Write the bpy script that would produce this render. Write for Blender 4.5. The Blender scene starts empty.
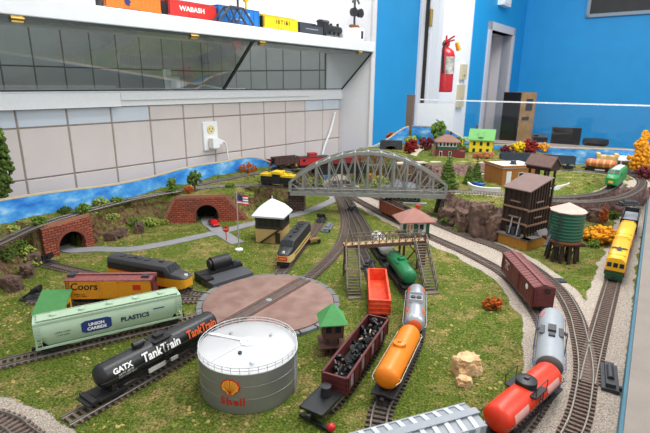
import bpy, bmesh, math, random
import numpy as np
from mathutils import Vector, Matrix, noise as mnoise
random.seed(7); np.random.seed(7)
S = 0.01                      # all sizes below are written in centimetres
SC = bpy.context.scene; COL = SC.collection
PI = math.pi
# ------------------------------------------------------------------ camera model
F, CX, CY, CAMH = 470.0, 325.0, 216.5, 37.0
TH = math.atan((CY - 83.0) / F); RO = math.atan(0.0099)
c_, s_, cr, sr = math.cos(TH), math.sin(TH), math.cos(RO), math.sin(RO)
def ray(px, py):
    x = (px - CX) / F; u = (CY - py) / F
    x, u = x * cr - u * sr, x * sr + u * cr
    return (x, c_ + u * s_, -s_ + u * c_)
def G(px, py, z=0.0):         # point on the level z
    d = ray(px, py); k = (z - CAMH) / d[2]
    return (d[0] * k, d[1] * k)
def G3(px, py, z=0.0):
    p = G(px, py, z); return (p[0], p[1], z)
def plane_at(px, py, O, u, n, d=0.0):
    r = ray(px, py)
    k = ((O[0] + n[0] * d) * n[0] + (O[1] + n[1] * d) * n[1]) / (r[0] * n[0] + r[1] * n[1])
    X, Y, Z = r[0] * k, r[1] * k, CAMH + r[2] * k
    return ((X - O[0]) * u[0] + (Y - O[1]) * u[1], Z)
cam = bpy.data.cameras.new('camera'); co = bpy.data.objects.new('camera', cam); COL.objects.link(co)
R = Matrix(((cr, -sr, 0), (sr * s_, cr * s_, -c_), (sr * c_, cr * c_, s_)))
# columns: right, up, back
co.matrix_world = Matrix.Translation((0, 0, CAMH * S)) @ R.to_4x4()
cam.sensor_width = 36.0; cam.lens = F / 650 * 36.0; cam.clip_start = 0.01; cam.clip_end = 50
cam.dof.use_dof = True; cam.dof.focus_distance = 0.85; cam.dof.aperture_fstop = 18.0
SC.camera = co
vs = SC.view_settings
SC.display_settings.display_device = 'sRGB'
vs.view_transform = 'Standard'; vs.look = 'None'; vs.gamma = 1.0; vs.use_curve_mapping = False
vs.exposure = 0.0
# ------------------------------------------------------------------ materials
def lin(h):
    if isinstance(h, str):
        h = h.lstrip('#'); v = [int(h[i:i + 2], 16) / 255 for i in (0, 2, 4)]
    else: v = h
    return tuple((x / 12.92 if x <= 0.04045 else ((x + 0.055) / 1.055) ** 2.4) for x in v) + (1.0,)
MATS = {}
def mat(name, hexc, rough=0.55, metal=0.0, var=0.12, scale=120.0, bump=0.0, bscale=400.0, hex2=None, spec=0.5):
    if name in MATS: return MATS[name]
    m = bpy.data.materials.new(name); m.use_nodes = True; nt = m.node_tree; N = nt.nodes; L = nt.links
    b = N['Principled BSDF']; b.inputs['Roughness'].default_value = rough; b.inputs['Metallic'].default_value = metal
    b.inputs['Specular IOR Level'].default_value = spec
    c1 = lin(hexc); c2 = lin(hex2) if hex2 else tuple(x * (1 - var) for x in c1[:3]) + (1,)
    tc = N.new('ShaderNodeTexCoord'); nz = N.new('ShaderNodeTexNoise'); nz.inputs['Scale'].default_value = scale; nz.inputs['Detail'].default_value = 4
    L.new(tc.outputs['Object'], nz.inputs['Vector'])
    rp = N.new('ShaderNodeValToRGB'); rp.color_ramp.elements[0].position = 0.35; rp.color_ramp.elements[1].position = 0.65
    rp.color_ramp.elements[0].color = c1; rp.color_ramp.elements[1].color = c2
    L.new(nz.outputs['Fac'], rp.inputs['Fac']); L.new(rp.outputs['Color'], b.inputs['Base Color'])
    if bump > 0:
        n2 = N.new('ShaderNodeTexNoise'); n2.inputs['Scale'].default_value = bscale; n2.inputs['Detail'].default_value = 5
        L.new(tc.outputs['Object'], n2.inputs['Vector'])
        bp = N.new('ShaderNodeBump'); bp.inputs['Strength'].default_value = bump; bp.inputs['Distance'].default_value = 0.002
        L.new(n2.outputs['Fac'], bp.inputs['Height']); L.new(bp.outputs['Normal'], b.inputs['Normal'])
    MATS[name] = m; return m
def brick_mat(name, ca, cb, cm, bw, bh, mort=0.08, rough=0.85, vertical='z', bump=0.6):
    """bricks laid on vertical faces; bw, bh in cm"""
    if name in MATS: return MATS[name]
    m = bpy.data.materials.new(name); m.use_nodes = True; nt = m.node_tree; N = nt.nodes; L = nt.links
    b = N['Principled BSDF']; b.inputs['Roughness'].default_value = rough
    tc = N.new('ShaderNodeTexCoord'); sp = N.new('ShaderNodeSeparateXYZ'); L.new(tc.outputs['Object'], sp.inputs[0])
    ad = N.new('ShaderNodeMath'); ad.operation = 'ADD'; L.new(sp.outputs['X'], ad.inputs[0]); L.new(sp.outputs['Y'], ad.inputs[1])
    cb_ = N.new('ShaderNodeCombineXYZ'); L.new(ad.outputs[0], cb_.inputs['X']); L.new(sp.outputs['Z'], cb_.inputs['Y'])
    br = N.new('ShaderNodeTexBrick'); L.new(cb_.outputs[0], br.inputs['Vector'])
    br.inputs['Scale'].default_value = 1.0; br.inputs['Brick Width'].default_value = bw * S; br.inputs['Row Height'].default_value = bh * S
    br.inputs['Mortar Size'].default_value = mort * S; br.inputs['Mortar Smooth'].default_value = 0.2
    br.inputs['Color1'].default_value = lin(ca); br.inputs['Color2'].default_value = lin(cb); br.inputs['Mortar'].default_value = lin(cm)
    L.new(br.outputs['Color'], b.inputs['Base Color'])
    bp = N.new('ShaderNodeBump'); bp.inputs['Strength'].default_value = bump; bp.inputs['Distance'].default_value = 0.002; bp.invert = True
    L.new(br.outputs['Fac'], bp.inputs['Height']); L.new(bp.outputs['Normal'], b.inputs['Normal'])
    MATS[name] = m; return m
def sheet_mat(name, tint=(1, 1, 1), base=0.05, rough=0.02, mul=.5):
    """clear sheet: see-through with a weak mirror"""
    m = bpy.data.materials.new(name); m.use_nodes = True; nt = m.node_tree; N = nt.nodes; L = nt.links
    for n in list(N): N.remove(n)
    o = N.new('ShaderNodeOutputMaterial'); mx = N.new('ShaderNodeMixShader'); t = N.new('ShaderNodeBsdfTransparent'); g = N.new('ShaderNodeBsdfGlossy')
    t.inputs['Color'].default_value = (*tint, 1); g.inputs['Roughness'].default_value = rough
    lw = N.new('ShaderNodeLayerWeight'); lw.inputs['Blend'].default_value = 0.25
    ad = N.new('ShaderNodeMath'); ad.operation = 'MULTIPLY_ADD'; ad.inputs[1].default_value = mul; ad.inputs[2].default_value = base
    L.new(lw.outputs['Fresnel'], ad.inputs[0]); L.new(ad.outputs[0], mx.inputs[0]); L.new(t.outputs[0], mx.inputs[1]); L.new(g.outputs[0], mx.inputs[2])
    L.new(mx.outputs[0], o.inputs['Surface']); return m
# ------------------------------------------------------------------ mesh builder (centimetres)
class MB:
    def __init__(self): self.v = []; self.f = []; self.m = []
    def add(self, vs, fs, mi=0):
        b = len(self.v); self.v += [tuple(p) for p in vs]; self.f += [tuple(b + i for i in f) for f in fs]; self.m += [mi] * len(fs); return self
    def box(self, x0, x1, y0, y1, z0, z1, mi=0, M=None):
        p = [(x, y, z) for z in (z0, z1) for y in (y0, y1) for x in (x0, x1)]
        if M: p = [M @ Vector(q) for q in p]
        return self.add(p, [(0, 2, 3, 1), (4, 5, 7, 6), (0, 1, 5, 4), (2, 6, 7, 3), (1, 3, 7, 5), (0, 4, 6, 2)], mi)
    def bar(self, a, b, w=0.2, h=None, mi=0, up=(0, 0, 1)):
        """square bar from a to b"""
        a = Vector(a); b = Vector(b); d = (b - a)
        if d.length < 1e-6: return self
        d.normalize(); u = Vector(up)
        if abs(d.dot(u)) > 0.98: u = Vector((0, 1, 0))
        x = d.cross(u).normalized(); y = x.cross(d); h = h or w
        q = []
        for p in (a, b):
            for sx, sy in ((-1, -1), (1, -1), (1, 1), (-1, 1)): q.append(p + x * sx * w / 2 + y * sy * h / 2)
        return self.add(q, [(0, 1, 2, 3), (7, 6, 5, 4), (0, 4, 5, 1), (1, 5, 6, 2), (2, 6, 7, 3), (3, 7, 4, 0)], mi)
    def cyl(self, a, b, r, r2=None, n=16, mi=0, caps=True):
        a = Vector(a); b = Vector(b); r2 = r if r2 is None else r2
        d = (b - a).normalized(); u = Vector((0, 0, 1)) if abs(d.z) < 0.95 else Vector((1, 0, 0))
        x = d.cross(u).normalized(); y = d.cross(x)
        q = [p + (x * math.cos(2 * PI * i / n) + y * math.sin(2 * PI * i / n)) * rr for p, rr in ((a, r), (b, r2)) for i in range(n)]
        f = [(i, (i + 1) % n, n + (i + 1) % n, n + i) for i in range(n)]
        if caps: f += [tuple(reversed(range(n))), tuple(range(n, 2 * n))]
        return self.add(q, f, mi)
    def lathe(self, prof, n=24, M=None, mi=0, a0=0.0, a1=2 * PI):
        """prof [(r, z)]"""
        q = []; full = abs(a1 - a0 - 2 * PI) < 1e-6; k = n if full else n + 1
        for r, z in prof:
            for i in range(k):
                a = a0 + (a1 - a0) * i / n; p = Vector((r * math.cos(a), r * math.sin(a), z)); q.append(M @ p if M else p)
        f = []
        for j in range(len(prof) - 1):
            for i in range(n):
                i2 = (i + 1) % k if full else i + 1
                f.append((j * k + i, j * k + i2, (j + 1) * k + i2, (j + 1) * k + i))
        if full:
            if prof[0][0] > 1e-5: f.append(tuple(reversed(range(k))))
            if prof[-1][0] > 1e-5: f.append(tuple((len(prof) - 1) * k + i for i in range(k)))
        return self.add(q, f, mi)
    def prism(self, poly, z0, z1, M=None, mi=0):
        n = len(poly); q = [(p[0], p[1], z) for z in (z0, z1) for p in poly]
        if M: q = [M @ Vector(p) for p in q]
        return self.add(q, [tuple(reversed(range(n))), tuple(range(n, 2 * n))] + [(i, (i + 1) % n, n + (i + 1) % n, n + i) for i in range(n)], mi)
    def loft(self, rings, mi=0, caps=True, closed=True):
        n = len(rings[0]); q = [p for r in rings for p in r]; f = []
        for j in range(len(rings) - 1):
            for i in range(n if closed else n - 1):
                f.append((j * n + i, j * n + (i + 1) % n, (j + 1) * n + (i + 1) % n, (j + 1) * n + i))
        if caps: f += [tuple(reversed(range(n))), tuple((len(rings) - 1) * n + i for i in range(n))]
        return self.add(q, f, mi)
    def tube(self, pts, r, n=8, mi=0):
        pts = [Vector(p) for p in pts]; rings = []
        for i, p in enumerate(pts):
            d = (pts[min(i + 1, len(pts) - 1)] - pts[max(i - 1, 0)]).normalized()
            u = Vector((0, 0, 1)) if abs(d.z) < 0.95 else Vector((1, 0, 0)); x = d.cross(u).normalized(); y = d.cross(x)
            rings.append([p + (x * math.cos(2 * PI * k / n) + y * math.sin(2 * PI * k / n)) * r for k in range(n)])
        return self.loft(rings, mi)
    def lump(self, c, r, sx=1, sy=1, sz=1, sub=1, jit=0.25, mi=0, seed=None):
        V, FF = ico(sub); rr = random.Random(seed) if seed is not None else random
        q = []
        for p in V:
            k = r * (1 + rr.uniform(-jit, jit)); q.append((c[0] + p[0] * k * sx, c[1] + p[1] * k * sy, c[2] + p[2] * k * sz))
        return self.add(q, FF, mi)
_ico = {}
def ico(sub):
    if sub not in _ico:
        bm = bmesh.new(); bmesh.ops.create_icosphere(bm, subdivisions=sub, radius=1.0)
        bm.verts.ensure_lookup_table()
        _ico[sub] = ([tuple(v.co) for v in bm.verts], [tuple(v.index for v in f.verts) for f in bm.faces]); bm.free()
    return _ico[sub]
def mesh(name, mb, mats, smooth=38):
    me = bpy.data.meshes.new(name); me.from_pydata([(p[0] * S, p[1] * S, p[2] * S) for p in mb.v], [], mb.f)
    mats = mats if isinstance(mats, (list, tuple)) else [mats]
    for m in mats: me.materials.append(m)
    if len(mats) > 1: me.polygons.foreach_set('material_index', mb.m)
    bm = bmesh.new(); bm.from_mesh(me); bmesh.ops.recalc_face_normals(bm, faces=bm.faces); bm.to_mesh(me); bm.free()
    if smooth:
        me.polygons.foreach_set('use_smooth', [True] * len(me.polygons)); me.set_sharp_from_angle(angle=math.radians(smooth))
    me.update(); return me
def obj(name, mb, mats, parent=None, loc=(0, 0, 0), rz=0.0, smooth=38, label=None):
    me = mb if isinstance(mb, bpy.types.Mesh) else mesh(name, mb, mats, smooth)
    o = bpy.data.objects.new(name, me); COL.objects.link(o)
    o.location = (loc[0] * S, loc[1] * S, loc[2] * S); o.rotation_euler = (0, 0, rz)
    if parent: o.parent = parent
    if label: o['label'] = label
    return o
def tag(o, label, cat, group=None, kind=None):
    o['label'] = label; o['category'] = cat
    if group: o['group'] = group
    if kind: o['kind'] = kind
    return o
def thing(name, label, cat, loc=(0, 0, 0), rz=0.0, group=None):
    o = bpy.data.objects.new(name, None); COL.objects.link(o); o.empty_display_size = 0.01
    o.location = (loc[0] * S, loc[1] * S, loc[2] * S); o.rotation_euler = (0, 0, rz)
    return tag(o, label, cat, group)
def struct(name, mb, mats, loc=(0, 0, 0), rz=0.0, parent=None, smooth=30):
    o = obj(name, mb, mats, parent, loc, rz, smooth); o['kind'] = 'structure'; return o
def text(s, size, m, parent, loc, rot, align='CENTER', sx=1.0, shear=0.0, bold=0.0):
    """raised lettering as a mesh; size in cm"""
    cu = bpy.data.curves.new('lettering', 'FONT'); cu.body = s; cu.size = size * S; cu.align_x = align; cu.align_y = 'CENTER'
    cu.extrude = 0.004 * S; cu.shear = shear; cu.offset = bold * S; cu.resolution_u = 3
    t = bpy.data.objects.new('tmp', cu); COL.objects.link(t); bpy.context.view_layer.update()
    me = bpy.data.meshes.new_from_object(t.evaluated_get(bpy.context.evaluated_depsgraph_get()))
    bpy.data.objects.remove(t); bpy.data.curves.remove(cu)
    me.name = 'lettering'; me.materials.clear(); me.materials.append(m)
    o = bpy.data.objects.new('lettering', me); COL.objects.link(o); o.parent = parent
    o.location = (loc[0] * S, loc[1] * S, loc[2] * S); o.rotation_euler = rot; o.scale = (sx, 1, 1); return o
def spline(pts, step=0.4):
    """Catmull-Rom through pts, resampled evenly"""
    P = [np.array(p, float) for p in pts]; P = [2 * P[0] - P[1]] + P + [2 * P[-1] - P[-2]]
    out = []
    for i in range(1, len(P) - 2):
        p0, p1, p2, p3 = P[i - 1:i + 3]; n = max(6, int(np.linalg.norm(p2 - p1) / 0.3))
        for k in range(n):
            t = k / n
            out.append(0.5 * (2 * p1 + (p2 - p0) * t + (2 * p0 - 5 * p1 + 4 * p2 - p3) * t * t + (3 * p1 - p0 - 3 * p2 + p3) * t ** 3))
    out.append(P[-2]); A = np.array(out); d = np.r_[0, np.cumsum(np.linalg.norm(np.diff(A, axis=0), axis=1))]
    n = max(3, int(d[-1] / step) + 1); q = np.linspace(0, d[-1], n)
    return np.stack([np.interp(q, d, A[:, k]) for k in range(A.shape[1])], 1)
# ------------------------------------------------------------------ palette
M_black = mat('black plastic', '#1b1b1d', 0.5, var=0.3)
M_dark = mat('dark grey plastic', '#3a3b40', 0.55, var=0.2)
M_truck = mat('truck black', '#232022', 0.6, var=0.3)
M_rail = mat('rail metal', '#8f887e', 0.4, 0.55, var=0.25)
M_tie = mat('brown tie plastic', '#7a675d', 0.85, var=0.35, scale=300)
M_tieb = mat('dark tie plastic', '#5c5049', 0.8, var=0.3, scale=300)
M_white = mat('white paint', '#eceef0', 0.5, var=0.04)
M_silver = mat('silver paint', '#b9bcc0', 0.32, 0.55, var=0.08)
M_steel = mat('bridge grey', '#7f817f', 0.55, var=0.15)
M_brass = mat('brass', '#b99a4e', 0.35, 0.8, var=0.2)
M_glassdark = mat('dark window', '#20262a', 0.15, var=0.2)
M_brown = mat('brown timber', '#4a3631', 0.8, var=0.35, scale=200, bump=0.4)
M_whitetxt = mat('white print', '#f2f2ee', 0.5, var=0.02)
M_blacktxt = mat('black print', '#1a1614', 0.5, var=0.02)
M_redtxt = mat('red print', '#c22a14', 0.5, var=0.05)
M_orangetxt = mat('orange print', '#e2622a', 0.5, var=0.05)
M_bluetxt = mat('blue print', '#20346f', 0.5, var=0.05)
M_yellowtxt = mat('yellow print', '#f0b23a', 0.5, var=0.05)
# ------------------------------------------------------------------ frames of the room
AN = math.radians(38.0); E1 = (math.sin(AN), math.cos(AN)); E2 = (E1[1], -E1[0])
RZ1 = math.atan2(E1[1], E1[0])        # local x runs along the tiled wall, local -y points into the room
WO = (-32.0, 163.0)                   # a point on the tiled wall
KO = (39.0, 218.0)                    # far corner of the layout
E2B = (math.cos(math.radians(31)), -math.sin(math.radians(31))); E1B = (-E2B[1], E2B[0]); RZB = math.radians(-31)
RZ2 = math.atan2(E2[1], E2[0])        # local x runs along the far edge, local y points away from the layout
UP = 7.0; VIL = 10.2
FLOOR = -92.0
# ------------------------------------------------------------------ terrain
def seg_dist(X, Y, pts, closed=False):
    D = np.full(X.shape, 1e9); P = list(pts) + ([pts[0]] if closed else [])
    for (x0, y0), (x1, y1) in zip(P[:-1], P[1:]):
        dx, dy = x1 - x0, y1 - y0; L2 = dx * dx + dy * dy + 1e-9
        t = np.clip(((X - x0) * dx + (Y - y0) * dy) / L2, 0, 1)
        D = np.minimum(D, np.hypot(X - x0 - t * dx, Y - y0 - t * dy))
    return D
def inside(X, Y, pts):
    r = np.zeros(X.shape, bool); n = len(pts)
    for i in range(n):
        x0, y0 = pts[i]; x1, y1 = pts[(i + 1) % n]
        if y0 == y1: continue
        c = ((y0 > Y) != (y1 > Y)) & (X < (x1 - x0) * (Y - y0) / (y1 - y0) + x0); r ^= c
    return r
def sstep(t): t = np.clip(t, 0, 1); return t * t * (3 - 2 * t)
LOW = [(-110, 5), (-110, 56), (-74, 64), G(0, 300), G(22, 281), G(42, 259), G(93, 244), G(112, 240), G(135, 233), G(160, 224.5), G(250, 219),
       G(262, 212), G(290, 209), G(304, 205), (-7, 150), (-5, 163), (-2, 174), (1, 186), (15, 188), (21, 178), (31, 168), (37, 155), (38, 140),
       G(440, 222), G(455, 228), G(488, 238), G(505, 238), G(530, 226), G(560, 222), G(590, 220), G(612, 213), G(643, 209), (130, 125), (140, 100), (100, 5)]
VILL = [G(385, 172, 9), G(395, 168.5, 10), G(443, 167, 10), G(488, 166.5, 10), (76, 178), (95, 190), (100, 260), (20, 260), (12, 205), (13, 190)]
VPTS = VILL[:5]
def vnoise(X, Y, sc, seed=0):
    out = np.zeros(X.shape); it = np.nditer([X, Y], flags=['multi_index'])
    xs = X.ravel(); ys = Y.ravel()
    return np.array([mnoise.noise((a / sc + seed, b / sc - seed, seed * 1.7)) for a, b in zip(xs, ys)]).reshape(X.shape)
# track centre lines -------------------------------------------------
def gl(pts, z=0.0): return [G(x, y, z) for x, y in pts]
TR = {}
def deftrack(key, pts, z): TR[key] = (spline(pts, 0.4), z)
deftrack('A', gl([(334, 181), (345, 193), (360, 202), (387, 216.5), (430, 237), (470, 255), (505, 275), (526, 297), (540, 317), (547, 336), (547, 362), (544, 388), (529, 414), (504, 440)]) + [(14, 40), (3, 36.5), (-15, 34)], 0)
deftrack('B', gl([(343, 180.5), (352, 187.5), (375, 197.5), (399, 207), (430, 221.5), (470, 238), (503, 250), (535, 270), (560, 292), (574, 315), (581, 340), (585, 365), (584, 390), (574, 430)]) + [(22, 38), (14, 33)], 0)
deftrack('T1', gl([(637, 203), (630.5, 222), (624.5, 243), (617, 266), (610.5, 290), (603, 318), (596, 345), (590.5, 368), (587, 385)]), 0)
deftrack('C1', gl([(335, 186), (339, 198), (344, 212), (346, 226), (342, 243), (330, 259), (315, 273), (302.5, 283)]), 0)
deftrack('C2', gl([(341, 200), (350, 221), (358, 243), (368, 265), (375, 286), (378.5, 307), (378, 327), (371, 348), (356, 371), (340, 393), (321, 413)]), 0)
deftrack('C3', gl([(345, 196), (361, 221), (374, 246), (388, 266), (400.5, 282), (410.5, 297), (416, 316), (415.5, 334), (409, 353), (396, 382), (381, 412)]) + [(5.5, 40)], 0)
deftrack('TA', gl([(43, 264), (75, 271.5), (110, 279), (160, 289), (204, 297)]), 0)
deftrack('TB', gl([(30, 301), (70, 302.5), (120, 302.5), (160, 301.5), (201.5, 300.5)]), 0)
deftrack('TC', gl([(-40, 375), (0, 365.5), (42, 355.5), (110, 339.5), (183, 322), (207, 315.5)]), 0)
deftrack('TD', gl([(66, 424), (100, 405), (135, 385.5), (175, 363), (212, 341.5), (226, 333)]), 0)
deftrack('TE', gl([(319, 224), (308, 238), (296, 253), (284, 269), (276.5, 279.5)]), 0)
deftrack('FL', [(-60, 52.5), (-50, 48.5)] + gl([(0, 421), (25, 436)]) + [(-24, 37)], 0)
deftrack('UL', gl([(-30, 258), (0, 244), (40, 226), (90, 211), (140, 198.5), (185, 191), (220, 187), (258, 186)], UP) + gl([(292, 188.5), (330, 189), (400, 190.5), (443, 191.7)], UP) + gl([(480, 193.5), (520, 196.5), (560, 198), (594, 195), (612, 188), (618, 180.5), (613, 175.3), (598, 172.6), (570, 170.4), (535, 168.6), (505, 167.3)], UP), UP)
deftrack('UO', gl([(512, 199.2), (530, 200.6), (560, 202.3), (595, 202), (622, 198), (638, 190), (642, 183), (637, 177.5), (625, 173.6), (615, 171.2)], UP), UP)
deftrack('UB', gl([(196, 185.6), (240, 177), (270, 172.2), (300, 169.2), (330, 167.5), (362, 166.2), (384, 165)], UP), UP)
def near_track(keys, X, Y):
    D = np.full(X.shape, 1e9)
    for k in keys:
        P = TR[k][0][::4]; D = np.minimum(D, seg_dist(X, Y, [tuple(p) for p in P]))
    return D
# portals: centre, heading (pointing out of the hill), half width of the slot
def portal_frame(pa, pb):
    a = np.array(G(*pa)); b = np.array(G(*pb)); t = (b - a) / np.linalg.norm(b - a)
    return a, b, t, np.array((t[1], -t[0]))       # n points to the viewer
PORT = []
pa1, pb1, pt1, pn1 = portal_frame((43, 258), (92, 244)); PORT.append((np.array(G(71, 250)), pt1, pn1, 3.2))
pa2, pb2, pt2, pn2 = portal_frame((165, 223), (246, 219)); PORT.append((np.array(G(207.5, 221)), pt2, pn2, 3.2))
def heights(X, Y, slots=True):
    d = seg_dist(X, Y, LOW, True); ins = inside(X, Y, LOW); d = np.where(ins, 0, d)
    n1 = vnoise(X, Y, 2.2, 3); n2 = vnoise(X, Y, 7, 9)
    w = np.where(X < -8, 8.0, 2.8) + 1.6 * n2
    # gentler bank at the far valley and behind portal edges
    for pc, t, n, hw in PORT:
        along = (X - pc[0]) * t[0] + (Y - pc[1]) * t[1]
        w = np.where((np.abs(along) < 7.5) & (np.hypot(X - pc[0], Y - pc[1]) < 12), 0.9, w)
    vb = np.exp(-(((X - 10) / 18) ** 2 + ((Y - 178) / 14) ** 2)); w = w + 5 * vb
    h = UP * sstep(d / np.maximum(w, 0.8))
    tr = np.minimum(near_track(['UL', 'UO', 'UB'], X, Y), 40)
    flat = sstep((tr - 2.2) / 4)
    up = (h > 5.5)
    h = h + np.where(up, flat * (0.55 + 0.9 * n2 + 0.35 * n1) * sstep(d / 5), 0)
    h = h + np.where(~ins & (h < 6.3), (0.6 * n1 + .35 * vnoise(X, Y, 1.1, 14)) * sstep(d / 1.0), 0)
    h = h + 1.8 * np.exp(-(((X - 80) / 9) ** 2 + ((Y - 146) / 8) ** 2)) * flat * (h > 6)
    dv = np.where(inside(X, Y, VILL), seg_dist(X, Y, VPTS), 0)
    h = h + (VIL - UP) * sstep(dv / 4.5) * (h > 1)
    tl = near_track(['A', 'B', 'T1', 'C1', 'C2', 'C3', 'TA', 'TB', 'TC', 'TD', 'TE', 'FL'], X, Y)
    h = h + np.where(ins, 0.16 * vnoise(X, Y, 5, 21) * sstep((tl - 1.8) / 3) - 0.05, 0)
    if slots:
        for pc, t, n, hw in PORT:
            a = (X - pc[0]) * t[0] + (Y - pc[1]) * t[1]; b = (X - pc[0]) * n[0] + (Y - pc[1]) * n[1]
            h = np.where((np.abs(a) < hw) & (b > -5.6) & (b < 2), np.minimum(h, -0.1), h)
    return h
def hz(x, y, slots=False):
    return float(heights(np.array([[x]], float), np.array([[y]], float), slots)[0, 0])
# limits of the layout
BACKL = [(-86, 66), (-73, 90), (-54.5, 120), (-29.5, 162), KO]
RB0, RB1 = np.array((27.9, 37.0)), np.array((53.4, 74.2)); RBT = (RB1 - RB0) / np.linalg.norm(RB1 - RB0)
RBN = np.array((RBT[1], -RBT[0]))     # away from the layout
RBE = RB0 + RBT * 160.5
KE = (KO[0] + E2B[0] * 93, KO[1] + E2B[1] * 93)
LIM = [(-100, 18), (-100, 45)] + BACKL + [tuple(np.array(KE) + RBN * .8), tuple(RBE + RBN * .8), tuple(RB0 - RBT * 30 + RBN * .8)]
def build_ground():
    st = 0.62
    xs = np.arange(-98, 122, st); ys = np.arange(24, 222, st); X, Y = np.meshgrid(xs, ys)
    keep = inside(X, Y, LIM)
    # pull the outline: only cells wholly inside
    Hh = heights(X, Y); n = X.shape
    bal = near_track(['A', 'B', 'T1', 'FL'], X, Y); bal2 = near_track(['UL', 'UO', 'UB'], X, Y); bal3 = near_track(['C1', 'C2', 'C3', 'TE'], X, Y)
    jit = vnoise(X, Y, 3, 5) * 0.8
    ball = sstep((3.9 + jit - bal) / 1.2)
    between = inside(X, Y, [G(350, 190), G(395, 206), G(432, 222), G(500, 251), G(506, 262), G(484, 262), G(430, 239), G(385, 217), G(345, 197)]); ball = np.maximum(ball, between * 1.0)
    rightbit = inside(X, Y, [G(552, 300), G(583, 309), G(604, 285), G(633, 300), G(618, 433), G(520, 433), G(540, 395)]); ball = np.maximum(ball, rightbit * 1.0)
    thr = inside(X, Y, [G(322, 183), G(345, 172), G(352, 190), G(344, 205), G(330, 199)]); ball = np.maximum(ball, thr * 0.9)
    ball = np.maximum(ball, np.where(X < -8, .5, .95) * sstep((2.8 + jit - bal2) / 1.5) * (Hh > 6.6)); ball = np.maximum(ball, 0.45 * sstep((1.7 + jit - bal3) / 1.0))
    gx, gy = np.gradient(Hh, st); sl = np.hypot(gx, gy); ball = np.where((sl > .9) & (Hh > 1), 0, ball); rock = sstep((sl - 0.75) / 0.5) * (1 - ball) * np.where(X < -8, .8, 1)
    dv = seg_dist(X, Y, VPTS); rock = np.maximum(rock, sstep((6.0 - dv) / 2) * (Hh > 6.9) * (Hh < 10.2) * (1 - ball) * 0.95)
    side = sstep((X - 20) / 20) * 1.0     # the purple-brown earth lies on the far bank
    dirt = sstep((vnoise(X, Y, 9, 31) - 0.12) / 0.25)
    idx = -np.ones(n, int); idx[keep] = np.arange(keep.sum())
    v = np.stack([X[keep], Y[keep], Hh[keep]], 1) * S
    f = []
    I = idx
    a, b, c, d = I[:-1, :-1], I[:-1, 1:], I[1:, 1:], I[1:, :-1]
    ok = (a >= 0) & (b >= 0) & (c >= 0) & (d >= 0)
    f = np.stack([a[ok], b[ok], c[ok], d[ok]], 1)
    col = np.stack([ball[keep], dirt[keep], rock[keep], side[keep]], 1)
    # roofs of earth over the two tunnels
    H2 = heights(X, Y, False); addv = []; addf = []; addc = []; base = len(v)
    for pc, t, nn, hw in PORT:
        A_ = (X - pc[0]) * t[0] + (Y - pc[1]) * t[1]; B_ = (X - pc[0]) * nn[0] + (Y - pc[1]) * nn[1]
        m = (np.abs(A_) < hw + 1.2) & (B_ > -7.0) & (B_ < -0.35) & (H2 > 5.6); m2 = -np.ones(n, int); m2[m] = base + np.arange(m.sum())
        addv.append(np.stack([X[m], Y[m], H2[m] + 0.02], 1) * S); addc.append(np.stack([ball[m] * 0, dirt[m], 0 * rock[m], side[m]], 1)); base += m.sum()
        a, b, c, d = m2[:-1, :-1], m2[:-1, 1:], m2[1:, 1:], m2[1:, :-1]; o = (a >= 0) & (b >= 0) & (c >= 0) & (d >= 0)
        addf.append(np.stack([a[o], b[o], c[o], d[o]], 1))
    v = np.concatenate([v] + addv); f = np.concatenate([f] + addf); col = np.concatenate([col] + addc)
    me = bpy.data.meshes.new('ground'); me.from_pydata(v.tolist(), [], f.tolist())
    ca = me.color_attributes.new('cover', 'FLOAT_COLOR', 'POINT'); ca.data.foreach_set('color', col.astype(np.float32).ravel())
    me.polygons.foreach_set('use_smooth', [True] * len(me.polygons)); me.update()
    return me, (X, Y, Hh, ball, rock, keep)
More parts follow.
